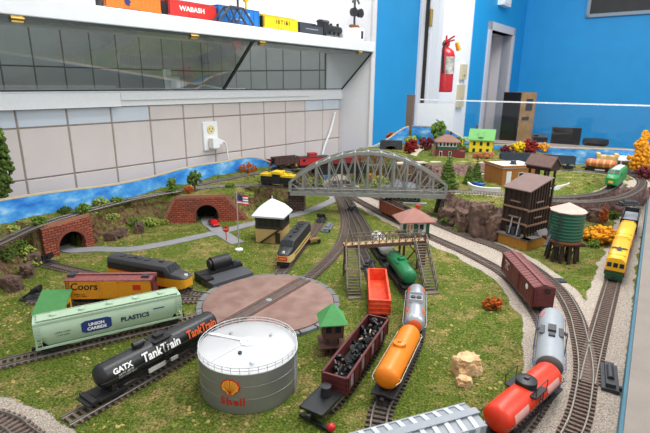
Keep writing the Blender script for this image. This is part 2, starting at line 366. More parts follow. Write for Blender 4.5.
def ground_mat():
    m = bpy.data.materials.new('scenic ground'); m.use_nodes = True; nt = m.node_tree; N = nt.nodes; L = nt.links
    b = N['Principled BSDF']; b.inputs['Roughness'].default_value = 0.95; b.inputs['Specular IOR Level'].default_value = 0.15
    tc = N.new('ShaderNodeTexCoord'); at = N.new('ShaderNodeAttribute'); at.attribute_name = 'cover'
    sep = N.new('ShaderNodeSeparateColor'); L.new(at.outputs['Color'], sep.inputs[0])
    def noise(sc, det=5, rough=0.6):
        n = N.new('ShaderNodeTexNoise'); n.inputs['Scale'].default_value = sc; n.inputs['Detail'].default_value = det; n.inputs['Roughness'].default_value = rough
        L.new(tc.outputs['Object'], n.inputs['Vector']); return n.outputs['Fac']
    def ramp(f, stops):
        r = N.new('ShaderNodeValToRGB'); e = r.color_ramp.elements
        while len(e) < len(stops): e.new(0.5)
        for k, (p, c) in enumerate(stops): e[k].position = p; e[k].color = lin(c)
        L.new(f, r.inputs['Fac']); return r.outputs['Color']
    def mix(fac, a, c, mode='MIX'):
        x = N.new('ShaderNodeMix'); x.data_type = 'RGBA'; x.blend_type = mode
        if isinstance(fac, float): x.inputs[0].default_value = fac
        else: L.new(fac, x.inputs[0])
        L.new(a, x.inputs[6]); L.new(c, x.inputs[7]); return x.outputs[2]
    def math_(op, a, c, clamp=False):
        x = N.new('ShaderNodeMath'); x.operation = op; x.use_clamp = clamp
        for i, q in enumerate((a, c)):
            if isinstance(q, (int, float)): x.inputs[i].default_value = q
            else: L.new(q, x.inputs[i])
        return x.outputs[0]
    fine = noise(360, 7, 0.78); mid = noise(42, 5, 0.7); big = noise(13, 3, 0.5)
    green = ramp(fine, [(0.34, '#232d11'), (0.46, '#4d5f22'), (0.56, '#748430'), (0.68, '#a0aa50')])
    straw = ramp(fine, [(0.34, '#453f20'), (0.48, '#8a7a44'), (0.62, '#cdb680')])
    gs = math_('ADD', math_('MULTIPLY', mid, 1.1), math_('MULTIPLY', big, 0.9)); gsr = N.new('ShaderNodeValToRGB'); L.new(math_('MULTIPLY', gs, 0.5), gsr.inputs[0])
    gsr.color_ramp.elements[0].position = 0.48; gsr.color_ramp.elements[1].position = 0.62
    grass = mix(gsr.outputs['Color'], green, straw)
    bl = ramp(noise(620, 5, 0.75), [(0.34, '#6f6359'), (0.47, '#b9aa9b'), (0.62, '#e9ddcf')])
    rk1 = ramp(noise(110, 6, 0.7), [(0.32, '#2a1f1a'), (0.43, '#5f4336'), (0.5, '#7f5c4c'), (0.54, '#5f6a2e'), (0.7, '#959c52')])
    rk2 = ramp(noise(110, 6, 0.7), [(0.3, '#4a3636'), (0.5, '#7c605c'), (0.7, '#a68b82')])
    rk = mix(at.outputs['Alpha'], rk1, rk2)
    fb = math_('ADD', sep.outputs[0], math_('MULTIPLY', math_('SUBTRACT', fine, 0.5), 0.9)); fb = math_('MULTIPLY', math_('SUBTRACT', fb, 0.35), 5.0, True)
    fr = math_('ADD', sep.outputs[2], math_('MULTIPLY', math_('SUBTRACT', mid, 0.5), 1.3)); fr = math_('MULTIPLY', math_('SUBTRACT', fr, 0.35), 4.0, True)
    out = mix(fb, mix(fr, grass, rk), bl)
    L.new(out, b.inputs['Base Color'])
    bp = N.new('ShaderNodeBump'); bp.inputs['Strength'].default_value = 1.0; bp.inputs['Distance'].default_value = 0.003
    hb = math_('ADD', fine, math_('MULTIPLY', noise(1100, 3, 0.7), 0.6)); L.new(hb, bp.inputs['Height']); L.new(bp.outputs['Normal'], b.inputs['Normal'])
    return m
g_me, GR = build_ground(); g_me.materials.append(ground_mat())
go = bpy.data.objects.new('ground', g_me); COL.objects.link(go); go['kind'] = 'structure'
def zg(x, y):
    X, Y, Hh = GR[0], GR[1], GR[2]; i = int(round((y - Y[0, 0]) / 0.62)); j = int(round((x - X[0, 0]) / 0.62))
    i = min(max(i, 0), Hh.shape[0] - 1); j = min(max(j, 0), Hh.shape[1] - 1); return float(Hh[i, j])
def on_ground(px, py, zguess):
    """where the line of sight of a pixel meets the scenery"""
    z = zguess
    for _ in range(25):
        x, y = G(px, py, z); z = 0.6 * z + 0.4 * zg(x, y)
    x, y = G(px, py, z); return (x, y, zg(x, y))
# loose grass foam on the meadows: nobody could count the tufts
CLEAR = [(*G(269, 304), 13.0), (-9.45, 52.2, 7.0), (*G(273, 239), 5.0), (*G(561, 258.5), 4.2), (*G(525, 240), 7.5), (*G(331.5, 350), 2.4), (*G(226, 276), 5.5), (*G(55, 312), 3.2), (*G(404, 198), 8.5),
         (*G(512, 180, UP), 9.0), (*G(611, 170, UP), 6.0), (*G(622, 170, UP), 7.0), (*G(446, 157, VIL), 6.5), (*G(480, 153.5, VIL), 7.0), (*G(354, 292), 3.0), (*G(431, 289), 3.0), (*G(417, 255), 4.0), (*G(297, 209), 5.0)]
def edge_gap(x, y):
    d = 99.0
    P = BACKL + [KE]
    for (x0, y0), (x1, y1) in zip(P[:-1], P[1:]):
        dx, dy = x1 - x0, y1 - y0; t = min(1, max(0, ((x - x0) * dx + (y - y0) * dy) / (dx * dx + dy * dy))); d = min(d, math.hypot(x - x0 - t * dx, y - y0 - t * dy))
    return d
def build_tufts():
    X, Y, Hh, ball, rock, keep = GR; mb = MB(); rr = random.Random(11)
    tl = near_track(['A', 'B', 'T1', 'C1', 'C2', 'C3', 'TA', 'TB', 'TC', 'TD', 'TE', 'FL', 'UL', 'UO', 'UB'], X, Y)
    ok = keep & (ball < 0.3) & (tl > 2.3)
    ij = np.argwhere(ok); V, FF = ico(1)
    vs_ = []; fs_ = []; ms_ = []; nb = 0; A = np.array(V)
    for _ in range(13000):
        i, j = ij[rr.randrange(len(ij))]; x = X[i, j] + rr.uniform(-.3, .3); y = Y[i, j] + rr.uniform(-.3, .3)
        if rr.random() > min(1.0, (95.0 / max(y, 30)) ** 1.3): continue
        p = PORT_CLEAR(x, y)
        if p: continue
        if any((x - a) ** 2 + (y - b) ** 2 < c * c for a, b, c in CLEAR) or min(abs((x - RB0[0]) * RBN[0] + (y - RB0[1]) * RBN[1]), edge_gap(x, y)) < 1.0: continue
        pn = mnoise.noise((x / 7, y / 7, 0.3))
        r = rr.uniform(0.1, 0.25) * (1.5 if Hh[i, j] > 5 else 1)
        if rock[i, j] > .5:
            if rr.random() < .35: continue
            r *= 1.6
        q = A * np.array([[rr.uniform(.7, 1.5), rr.uniform(.7, 1.5), rr.uniform(.35, .7)]]) * r * (1 + np.random.uniform(-.35, .35, (len(V), 1))) + np.array([[x, y, Hh[i, j] + r * 0.1]])
        vs_ += q.tolist(); fs_ += [tuple(nb + k for k in f) for f in FF]; mi = (0 if rr.random() < .6 else 1) if pn < 0.08 else (2 if rr.random() < .7 else 1); ms_ += [mi] * len(FF); nb += len(V)
    mb.v, mb.f, mb.m = vs_, fs_, ms_
    o = obj('grass_tufts', mb, [mat('tuft green', '#56662a', 0.95, var=.35, spec=.1), mat('tuft light', '#7f8e3e', 0.95, var=.3, spec=.1), mat('tuft straw', '#b3a161', 0.95, var=.3, spec=.1)], smooth=0)
    return tag(o, 'green and straw grass foam scattered over the model meadows', 'grass', kind='stuff')
# ------------------------------------------------------------------ roads
ROADS = []
def road(pts3, width, m, name='road'):
    P = spline(pts3, 0.6); mb = MB(); L_ = []; 
    for i, p in enumerate(P):
        d = P[min(i + 1, len(P) - 1)] - P[max(i - 1, 0)]; d = d[:2] / (np.linalg.norm(d[:2]) + 1e-9); n = np.array((-d[1], d[0]))
        w = width / 2 * (1 + 0.06 * mnoise.noise((p[0] / 3, p[1] / 3, 0)))
        L_.append((p[0] + n[0] * w, p[1] + n[1] * w, p[2])); L_.append((p[0] - n[0] * w, p[1] - n[1] * w, p[2]))
    ROADS.append(P[:, :2]); n = len(P)
    top = [(a, b, c + 0.16) for a, b, c in L_]; bot = [(a, b, c - 0.25) for a, b, c in L_]; q = top + bot; m2 = 2 * n; f = []
    for i in range(n - 1):
        a = 2 * i; f += [(a, a + 2, a + 3, a + 1), (m2 + a, m2 + a + 1, m2 + a + 3, m2 + a + 2), (a, m2 + a, m2 + a + 2, a + 2), (a + 1, a + 3, m2 + a + 3, m2 + a + 1)]
    f += [(0, 1, m2 + 1, m2), (2 * n - 2, m2 + 2 * n - 2, m2 + 2 * n - 1, 2 * n - 1)]
    mb.add(q, f); return struct(name, mb, m)
M_road = mat('grey road', '#8f8f92', 0.85, var=.12, scale=60, bump=.2)
M_path = mat('pale gravel path', '#c9bfa9', 0.9, var=.15, scale=150, bump=.3)
r0 = np.array(G(71, 250)); rin = r0 - pn1 * 4
road([(*rin, -.08), (*(r0 + pn1 * .5), -.06)] + [G3(*p, -.05) for p in [(95, 249.5), (130, 249.5), (165, 244), (200, 236.5), (226, 231), (252, 224), (285, 217.5), (310, 210.5), (328, 203), (341, 196)]], 3.2, M_road)
r1 = np.array(G(207.5, 221)); rin = r1 - pn2 * 4
road([(*rin, -.08), (*(r1 + pn2 * .4), -.06)] + [G3(*p, -.04) for p in [(213, 227), (224, 235), (238, 243.5)]], 3.4, M_road)
road([G3(*p, UP + .05) for p in [(545, 170.5), (560, 175), (545, 184), (533, 192.5)]], 5.2, M_road)
road([G3(*p, UP + .05) for p in [(580, 166.5), (600, 168.6), (622, 170.6), (640, 173.2)]], 4.0, M_road)
road([(x, y, VIL + .1) for x, y in (G(396, 163.5, VIL), G(440, 162, VIL), G(470, 162.5, VIL), G(487, 163, VIL))], 3.0, M_path, 'path')
road([(x, y, zg(x, y) + .15) for x, y in (G(398, 160, VIL), G(414, 155.5, VIL), G(424, 149.5, VIL), G(428, 144.5, VIL))], 2.6, M_path, 'path')
def PORT_CLEAR(x, y):
    for P in ROADS:
        if np.min(np.hypot(P[:, 0] - x, P[:, 1] - y)) < 2.4: return True
    for pc, t, n, hw in PORT:
        a = (x - pc[0]) * t[0] + (y - pc[1]) * t[1]; b = (x - pc[0]) * n[0] + (y - pc[1]) * n[1]
        if abs(a) < hw + 1.5 and -8 < b < 2: return True
    return False
build_tufts()
# ------------------------------------------------------------------ tracks
def build_track(key, label, ties=True, tie_m=None, rail_m=None):
    P, z = TR[key]; z = z + 0.02
    t = thing('railway_track', label, 'track', (*P[len(P) // 2], z)); ox, oy = P[len(P) // 2]
    mid = P - np.array([ox, oy]); d = np.gradient(mid, axis=0); d /= np.linalg.norm(d, axis=1)[:, None] + 1e-9; n = np.stack([-d[:, 1], d[:, 0]], 1)
    for sgn in (-1, 1):
        mb = MB(); rings = []
        for p, q in zip(mid, n):
            c = p + q * sgn * 0.86
            def pt(w, h): return (c[0] + q[0] * w, c[1] + q[1] * w, h)
            rings.append([pt(-.11, .26), pt(.11, .26), pt(.05, .34), pt(.075, .52), pt(-.075, .52), pt(-.05, .34)])
        mb.loft(rings); obj('rail', mb, rail_m or M_rail, t)
    mb = MB(); acc = 0.0
    for i in range(len(mid) - 1):
        acc += np.linalg.norm(mid[i + 1] - mid[i])
        if acc >= 0.78:
            acc = 0; p = mid[i]; a = math.atan2(d[i][1], d[i][0])
            mb.box(-.16, .16, -1.45, 1.45, 0.02, .26, M=Matrix.Translation((p[0], p[1], 0)) @ Matrix.Rotation(a, 4, 'Z'))
    for sgn in (-1, 1):                        # webbing under each rail
        mb.loft([[(*(p + q * (sgn * .86 - .14)), .03), (*(p + q * (sgn * .86 + .14)), .03), (*(p + q * (sgn * .86 + .14)), .12), (*(p + q * (sgn * .86 - .14)), .12)] for p, q in zip(mid[::3], n[::3])])
    obj('tie_strip', mb, tie_m or M_tie, t, smooth=0)
    return t
build_track('A', 'curved main line track carrying the brown boxcar and the red and grey tank cars')
build_track('B', 'outer curved main line track in pale ballast passing beside the brown boxcar')
build_track('T1', 'track in pale ballast under the yellow locomotive beside the table rail')
build_track('C1', 'track curving from the yard throat to the pink turntable')
build_track('C2', 'yard track carrying the red open gondola and the scrap gondola', tie_m=M_tieb)
build_track('C3', 'yard track carrying the green, silver and orange tank cars', tie_m=M_tieb)
build_track('TA', 'turntable spur under the black and yellow locomotive')
build_track('TB', 'turntable spur under the orange-sided boxcar')
build_track('TC', 'turntable spur under the pale green covered hopper')
build_track('TD', 'turntable spur under the long black tank car')
build_track('TE', 'short spur under the black and cream locomotive')
build_track('FL', 'bit of ballasted track at the near corner below the long black tank car')
build_track('UL', 'raised main line running along the hilltop, over the arch bridge and round the far loop', tie_m=M_tieb)
build_track('UO', 'outer track of the far loop in pale ballast near the stucco station', tie_m=M_tieb)
build_track('UB', 'raised back track under the red caboose and the brown hopper', tie_m=M_tieb)
def track_pose(key, px, py):
    P, z = TR[key]; p = np.array(G(px, py, z)); i = int(np.argmin(np.hypot(*(P - p).T)))
    i = min(max(i, 3), len(P) - 4); d = P[i + 3] - P[i - 3]
    # slide to the closest point on the segment
    d = d / np.linalg.norm(d); q = P[i] + d * float(np.dot(p - P[i], d)); return (q[0], q[1], z + 0.54), math.atan2(d[1], d[0])
# ------------------------------------------------------------------ the room
M_tile = mat('glazed beige tile', '#d4cac6', 0.25, var=.05, scale=12)
M_tileb = mat('glazed pale blue tile', '#ccd4de', 0.25, var=.05, scale=12)
M_grout = mat('brown grout', '#978c80', 0.9, var=.15)
M_tileg = mat('grey tile of the recess', '#b4b8b6', 0.3, var=.06, scale=12)
M_groutg = mat('grey grout', '#6f6f6a', 0.9)
M_wall = mat('white wall paint', '#eef0f3', 0.7, var=.03)
M_blue = mat('blue wall paint', '#1899d9', 0.6, var=.06, scale=5)
M_pan = mat('white panel', '#e9e9ec', 0.5, var=.03)
M_gtrim = mat('pale grey trim', '#cfcdd0', 0.6, var=.05)
W0 = (WO[0], WO[1], 0)
def tiles(t0, t1, tw, rows, d, mi, gap=0.35, off=0.0, mb=None):
    mb = mb or MB()
    for z0, z1, blue in rows:
        k = math.floor((t0 - off) / tw)
        while off + k * tw < t1:
            a = max(t0, off + k * tw) + gap / 2; b = min(t1, off + (k + 1) * tw) - gap / 2; k += 1
            if b - a < 0.3: continue
            m = mi if not blue or not blue(a) else mi + 1
            e = 0.12; y = d
            mb.add([(a, y, z0 + gap / 2), (b, y, z0 + gap / 2), (b, y, z1 - gap / 2), (a, y, z1 - gap / 2), (a + e, y - .25, z0 + gap / 2 + e), (b - e, y - .25, z0 + gap / 2 + e), (b - e, y - .25, z1 - gap / 2 - e), (a + e, y - .25, z1 - gap / 2 - e)],
                   [(4, 5, 6, 7), (0, 1, 5, 4), (1, 2, 6, 5), (2, 3, 7, 6), (3, 0, 4, 7)], m)
    return mb
mb = MB(); mb.box(-180, 62, .0, 8, FLOOR, 33.5, 0)
rows = [(1.5 + 12.25 * k, 13.75 + 12.25 * k, None) for k in range(-2, 2)] + [(26.0, 30.4, lambda t: t < -40.5 or t > 37.5)]
tiles(-180, 62, 11.5, rows, 0.0, 1, off=3.5, mb=mb)
struct('wall_left', mb, [M_grout, M_tile, M_tileb], W0, RZ1, smooth=0)
mb = MB(); mb.box(-180, 62, -1.0, 4, 30.4, 33.2).box(-180, -40.5, -2.4, -1.0, 30.4, 34.0).box(-40, 40, -1.8, -1.0, 32.0, 34.0).box(-180, 62, -.6, 9, 33.2, 34.1)
struct('trim_1', mb, M_white, W0, RZ1)
# deep tiled recess behind the glass
mb = MB(); mb.box(-230, 62, 92, 98, 18, 70, 0); tiles(-230, 62, 12, [(30.2, 42.4, None), (42.4, 66, None)], 92, 1, mb=mb, gap=.5)
struct('wall_recess', mb, [M_groutg, M_tileg], W0, RZ1, smooth=0)
mb = MB(); mb.box(-230, 62, 8, 92, 30, 33.5); mb.box(-232, -230, 0, 98, 18, 62); struct('wall_recess_lining', mb, mat('recess lining', '#a5a6a4', .6), W0, RZ1)
mb = MB(); mb.box(-98, -8, .0, .6, 18, 66, 0); tiles(-98, -8, 11, [(30.2, 42.4, None), (42.4, 66, None)], .0, 1, mb=mb, gap=.5)
struct('wall_recess_end', mb, [M_groutg, M_tileg], (WO[0] + E1[0] * 61.3, WO[1] + E1[1] * 61.3, 0), RZ1 - PI / 2, smooth=0)
# white wall above the shelf and the white stub wall at its end
mb = MB(); mb.box(-180, 62, .0, 8, 49.5, 160); struct('wall_left_upper', mb, M_wall, W0, RZ1)
mb = MB(); mb.box(62, 64.5, -14.6, 100, FLOOR, 160, 0); mb.box(61.8, 64.7, -15.6, -14.6, FLOOR, 160, 1); struct('wall_stub', mb, [M_pan, M_gtrim], W0, RZ1)
sh = MB(); sh.box(-180, 62.5, -16.6, -1, 49.2, 53.0)
bv = obj('display_shelf', sh, mat('shelf white', '#dcdfe2', .55, var=.05, scale=40), None, W0, RZ1); m_ = bv.modifiers.new('b', 'BEVEL'); m_.width = .0025; m_.segments = 2
tag(bv, 'long white shelf carrying model trains above the tiled wall', 'shelf')
# tilted glass flaps under the shelf
gl_l = sheet_mat('cabinet glass dark reflection', (.50, .54, .53), .03, mul=.2); gl_r = sheet_mat('cabinet glass pale reflection', (.76, .80, .79), .03, mul=.22)  # unequal tints put the panes' uneven reflections into the glass colour
M_edge = mat('dark green glass edge', '#23302e', .15)
for (a, b, lab) in ((-176, -4.5, 'long tilted glass flap under the shelf, beside the adapter'), (-4.0, 61.3, 'tilted glass flap under the shelf, next to the white stub wall')):
    t = thing('glass_flap', lab, 'glass door', W0, RZ1)
    p0, p1 = (-16.0, 49.0), (-1.3, 34.6); mb = MB()
    nx, nz = (p1[1] - p0[1]), -(p1[0] - p0[0]); L = math.hypot(nx, nz); nx, nz = nx / L * .25, nz / L * .25
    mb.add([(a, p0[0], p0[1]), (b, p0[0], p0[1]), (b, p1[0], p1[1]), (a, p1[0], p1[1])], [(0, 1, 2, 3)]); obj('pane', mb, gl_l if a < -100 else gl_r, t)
    mb = MB()
    for q0, q1 in (((a, *p0), (a, *p1)), ((b, *p0), (b, *p1))): mb.bar(q0, q1, .5)
    mb.bar((a, *p0), (b, *p0), .75); mb.bar((a, *p1), (b, *p1), .35); obj('edge_strip', mb, M_edge, t)
    for hx in ([-68, -26] if a < -100 else [-1, 52]):
        mb = MB(); mb.box(hx - 1.1, hx + 1.1, -16.6, -15.4, 47.9, 49.1); mb.cyl((hx - 1.2, -16.6, 48.6), (hx + 1.2, -16.6, 48.6), .35, n=10); obj('hinge', mb, M_brass, t)
# outlet with plug
o = thing('power_outlet', 'white wall outlet with a plug on the beige tiles', 'outlet', (WO[0] + E1[0] * -10.1, WO[1] + E1[1] * -10.1, 20), RZ1)
mb = MB(); mb.box(-2.9, 2.9, -1.0, 0, -4.6, 4.6); p = obj('cover_plate', mb, M_white, o); m_ = p.modifiers.new('b', 'BEVEL'); m_.width = .002; m_.segments = 2
for z in (2.1, -2.1):
    mb = MB(); mb.cyl((0, -1.0, z), (0, -1.25, z), 1.45, n=20); mb.box(-.7, -.5, -1.3, -1.2, z - .1, z + .6, 1); mb.box(.5, .7, -1.3, -1.2, z - .1, z + .6, 1); mb.cyl((0, -1.2, z - .6), (0, -1.3, z - .6), .22, n=8, mi=1)
    obj('socket', mb, [mat('ivory', '#e2d39a', .5), M_blacktxt], o, label='ivory socket')
pl = thing('power_plug', 'white plug and cord in the lower socket of the outlet', 'plug', (WO[0] + E1[0] * -10.1, WO[1] + E1[1] * -10.1, 20), RZ1)
mb = MB(); mb.box(-1.3, 1.3, -3.6, -1.35, -3.6, -.6); mb.box(1.0, 2.8, -3.2, -1.8, -2.6, -1.2); obj('plug_body', mb, M_white, pl)
cp = spline([(2.6, -2.5, -1.9), (4.2, -2.6, -2.2), (5.4, -2.2, -5), (6.2, -1.6, -9)], .4); mb = MB(); mb.tube(cp, .3); obj('cord', mb, M_white, pl)
a_t, a_z = plane_at(172, 88, WO, E1, E2, -12)
ad = thing('power_adapter', 'white power adapter and cable lying behind the tilted glass', 'adapter', (WO[0] + E1[0] * a_t - E2[0] * 12, WO[1] + E1[1] * a_t - E2[1] * 12, 34.1), RZ1)
mb = MB(); mb.box(-1.7, 2.2, -1.4, 1.4, 0, 4.4); mb.box(-2.4, -.6, -.8, .8, 4.2, 6.6); obj('adapter_body', mb, M_white, ad)
mb = MB(); mb.tube(spline([(2, 0, .4), (8, -1, .4), (14, 1.5, 1.6), (22, 0, .4), (30, -2, .4)], .6), .35); obj('cable', mb, M_white, ad)
# tall wire behind tiles near the stub
t0, z0 = plane_at(334, 112, WO, E1, E2, 1.0); t1, z1 = plane_at(323, 148, WO, E1, E2, 1.0)
mb = MB(); mb.tube(spline([(t0, -1.6, z0), ((t0 + t1) / 2 + .6, -1.7, (z0 + z1) / 2), (t1, -1.6, z1), (t1 - 3, -1.6, z1 - 9)], .6), .42, 6)
tag(obj('wall_cable', mb, M_white, None, W0, RZ1), 'white cable hanging down the tiles beside the stub wall', 'cable')
# ---- far room: blue wall beside the open door, long far wall, end wall
B3 = (60.0, 328.0)
mb = MB(); mb.box(-121.5, -.2, 0, 10, FLOOR, 200); struct('wall_blue', mb, M_blue, (*B3, 0), RZ1)
mb = MB(); mb.box(-.2, 5.2, -1.5, 12, FLOOR, 200); struct('trim_2', mb, M_pan, (*B3, 0), RZ1)
dj = (B3[0] + E1[0] * 6.2, B3[1] + E1[1] * 6.2)
d1 = obj('door_1', MB().box(0.6, 64, -4, 0, FLOOR + 1, 115), M_pan, None, (*dj, 0), math.radians(90 - 21)); d1['kind'] = 'structure'
mb = MB()
for x0, x1 in ((8, 28), (35, 56)):
    for z0_, z1_ in ((-70, 5), (15, 100)): mb.box(x0, x1, -4.5, -4, z0_, z1_)
struct('door_panel', mb, M_white, parent=d1)
obj('gap_shade', MB().box(-1.4, .6, -3.4, -.2, FLOOR + 1, 115), M_black, d1)  # black strip painted in for the dark of the door gap
for z in (79, 13): obj('hinge', MB().box(-2.6, 6.5, -4.6, -4.0, z - 5, z + 5).cyl((.2, -4.6, z - 5), (.2, -4.6, z + 5), .9, n=10), M_brass, d1)
rr_ = ray(500, 26); kk = (107 - CAMH) / rr_[2]; O2 = (rr_[0] * kk, rr_[1] * kk)
def W2(px, py, d=0): return plane_at(px, py, O2, E1, E2, d)
tc_, _ = W2(521, 60); tw_, _ = W2(470, 60); tdl, _ = W2(487, 40); tdr, tdz = W2(513, 31)
C4 = (O2[0] + E1[0] * tc_, O2[1] + E1[1] * tc_)
dl, dr = tdl + 9, tdr - 2
mb = MB(); mb.box(-420, tw_, 0, 12, FLOOR, 260, 0); mb.box(tw_, dl, 0, 12, FLOOR, 260, 1); mb.box(dr, tc_ + 12, 0, 12, FLOOR, 260, 1); mb.box(dl, dr, 0, 12, 100, 260, 1)
struct('wall_far', mb, [M_wall, M_blue], (*O2, 0), RZ1)
mb = MB(); mb.box(dl - 9, dl, -2, 30, FLOOR, 109); mb.box(dr, dr + 7, -2, 30, FLOOR, 109); mb.box(dl - 9, dr + 7, -2, 30, 100, 109); struct('trim_3', mb, M_gtrim, (*O2, 0), RZ1)
d2 = obj('door_2', MB().box(dl, dr, 24, 29, FLOOR, 100), mat('grey door', '#b4b0ba', .6, var=.04), None, (*O2, 0), RZ1); d2['kind'] = 'structure'
a_, b_ = W2(484, 60); struct('door_plate', MB().box(dl + 2, dl + 9, 23, 24, -20, 40), M_white, parent=d2)
mb = MB(); mb.box(-20, 420, 0, 12, FLOOR, 260); struct('wall_back', mb, M_blue, (*C4, 0), RZ2)
# dark board high on the end wall
bt, bz = plane_at(586, 18, C4, E2, E1)
bd = thing('wall_board', 'dark board in a grey frame high on the blue end wall', 'board', (C4[0] + E2[0] * (bt + 70), C4[1] + E2[1] * (bt + 70), bz + 45), RZ2)
obj('board_face', MB().box(-66, 66, -2, 0, -41, 41), mat('blackboard', '#2a2b2b', .6, var=.3, scale=6), bd)
mb = MB(); mb.box(-70, 70, -4, 0, -45, -41).box(-70, 70, -4, 0, 41, 45).box(-70, -66, -4, 0, -45, 45).box(66, 70, -4, 0, -45, 45); obj('board_frame', mb, mat('grey frame', '#8d9aa4', .5), bd)
# fire extinguisher
et, ez = W2(442, 92, 12); ex = thing('fire_extinguisher', 'red fire extinguisher hanging on the white wall behind the open door', 'fire extinguisher', (O2[0] + E1[0] * et + E2[0] * 12.5, O2[1] + E1[1] * et + E2[1] * 12.5, ez), RZ1)
M_red = mat('extinguisher red', '#c8202a', .3, var=.12)
mb = MB(); mb.lathe([(9, 0), (10.2, 1), (10.2, 38), (8.6, 43), (5, 46), (3, 47), (3, 49)], 24); obj('cylinder', mb, M_red, ex)
mb = MB(); mb.lathe([(10.4, 19), (10.4, 37)], 24, a0=-2.6, a1=-.4); obj('label_sticker', mb, mat('extinguisher label', '#d8d6cf', .5, hex2='#8f8d86', scale=18), ex, label='pale printed label')
mb = MB(); mb.lathe([(10.55, 21), (10.55, 26)], 8, a0=-1.5, a1=-.9); obj('inspection_sticker', mb, M_yellowtxt, ex)
mb = MB(); mb.box(-3, 3, -3, 3, 48.5, 52).bar((0, 0, 52), (0, -9, 54), 1.6).bar((0, 0, 53), (0, -9, 58), 1.6).cyl((0, 0, 52), (0, 0, 59), 1.2, n=8); obj('valve_handle', mb, M_red, ex)
mb = MB(); mb.tube(spline([(-2, 0, 50), (-9, -2, 52), (-12, -3, 40), (-11.5, -4, 20)], 1.5), 1.3); obj('hose', mb, M_black, ex)
mb = MB(); mb.cyl((6, -9, 52), (9, -11, 44), 2.2, 2.8, n=10); obj('yellow_tag', mb, M_yellowtxt, ex, label='yellow tag')
obj('wall_bracket', MB().box(-6, 6, 10.0, 12.3, 14, 48), M_dark, ex)
ex.scale = (.9, .9, .88)
for nm, px, py, w, h, lab in (('light_switch', 462, 72, 14, 16, 'beige switch plate on the white wall just above the clear screen edge'), ('wall_box', 459, 96, 16, 24, 'beige box on the white wall low behind the clear screen')):
    t_, z_ = W2(px, py); q = obj(nm, MB().box(-w / 2, w / 2, -3, 0, -h / 2, h / 2).box(-2, 2, -4.2, -3, -3, 3), mat('beige plate', '#cdc3a4', .6), None, (O2[0] + E1[0] * t_, O2[1] + E1[1] * t_, z_), RZ1); tag(q, lab, 'wall fitting')
t_, z_ = W2(502, 1); q = thing('emergency_light', 'small white box high on the blue wall over the doorway', 'light', (O2[0] + E1[0] * t_, O2[1] + E1[1] * t_, z_), RZ1)
obj('housing', MB().box(-14, 14, -7, 0, -6, 10), M_white, q); obj('lens', MB().box(-11, 11, -7.6, -7, -4, 8), M_white, q)
# tall cabinet by the end wall
ct, _ = plane_at(521, 110, C4, E2, E1, -82); cab = thing('speaker_cabinet', 'tall black and bare wood speaker cabinet standing by the blue end wall', 'speaker', (C4[0] + E2[0] * ct - E1[0] * 82, C4[1] + E2[1] * ct - E1[1] * 82, FLOOR), RZ2 + math.radians(66))
M_wood = mat('raw wood', '#b98f5f', .7, var=.25, scale=14)
obj('cabinet_body', MB().box(-14, 14, -10, 16, 0, 120), M_wood, cab); obj('front_grille', MB().box(-14.4, -13.9, -10, 16, 0, 120).box(-16, -14, -10, 16, 0, 120), M_black, cab)
obj('port', MB().box(-4, 7, -11, -10, 98, 112), M_dark, cab, label='dark rectangular port'); obj('port', MB().box(-9, 3, -11, -10, 86, 90), M_dark, cab)
# black office chair behind the screen
chx = G(567, 150, -30); cc = (172, 330)
pp = ray(565.5, 137); kc = 330 / pp[1]; cc = (pp[0] * kc, 330.0)
ch = thing('office_chair', 'black office chair standing behind the clear screen', 'chair', (*cc, FLOOR), RZ2 + .3)
obj('backrest', MB().box(-9, 9, -3, 3, 66, 101), M_black, ch); obj('seat', MB().box(-22, 22, -44, -3, 42, 50), M_black, ch)
for sx in (-1,):
    obj('armrest', MB().box(sx * 17 - 5, sx * 17 + 4, -26, -2, 93, 96).bar((sx * 20, -20, 97), (sx * 19, -20, 48), 3), M_black, ch)
obj('gas_column', MB().cyl((0, -22, 10), (0, -22, 42), 3), M_dark, ch)
for k in range(5):
    a = k * 2 * PI / 5; obj('leg', MB().bar((0, -22, 10), (28 * math.cos(a), -22 + 28 * math.sin(a), 6), 4).cyl((28 * math.cos(a), -22 + 28 * math.sin(a) - 1.5, 3), (28 * math.cos(a), -22 + 28 * math.sin(a) + 1.5, 3), 3, n=10), M_black, ch)
pp = ray(596, 139); kc = 430 / pp[1]
st = thing('stool', 'round black stool top showing behind the clear screen', 'stool', (pp[0] * kc, 430, FLOOR), 0)
zst = CAMH + pp[2] * kc
obj('seat', MB().lathe([(0.1, zst - FLOOR - 7), (9.5, zst - FLOOR - 5.6), (11, zst - FLOOR - 3), (10, zst - FLOOR), (.1, zst - FLOOR + .6)], 24), M_black, st)
for k in range(4):
    a = k * PI / 2 + .4; obj('leg', MB().cyl((9 * math.cos(a), 9 * math.sin(a), zst - FLOOR - 6), (18 * math.cos(a), 18 * math.sin(a), 0), 1.4, n=8), M_dark, st)
# floor
mb = MB(); mb.box(-330, 700, -150, 800, FLOOR - 4, FLOOR); struct('floor', mb, mat('grey floor', '#8b8a88', .6, var=.15, scale=3))
# ------------------------------------------------------------------ the layout table
M_board = mat('grey painted board', '#857b72', .6, var=.14, scale=25, bump=.15)
M_lbl = mat('light blue paint', '#43788c', .6, var=.1)
tb = thing('layout_table', 'big table with wide grey edge rails carrying the model railway', 'table', (0, 100, FLOOR))
def rel(p, z): return (p[0], p[1] - 100, z - FLOOR)
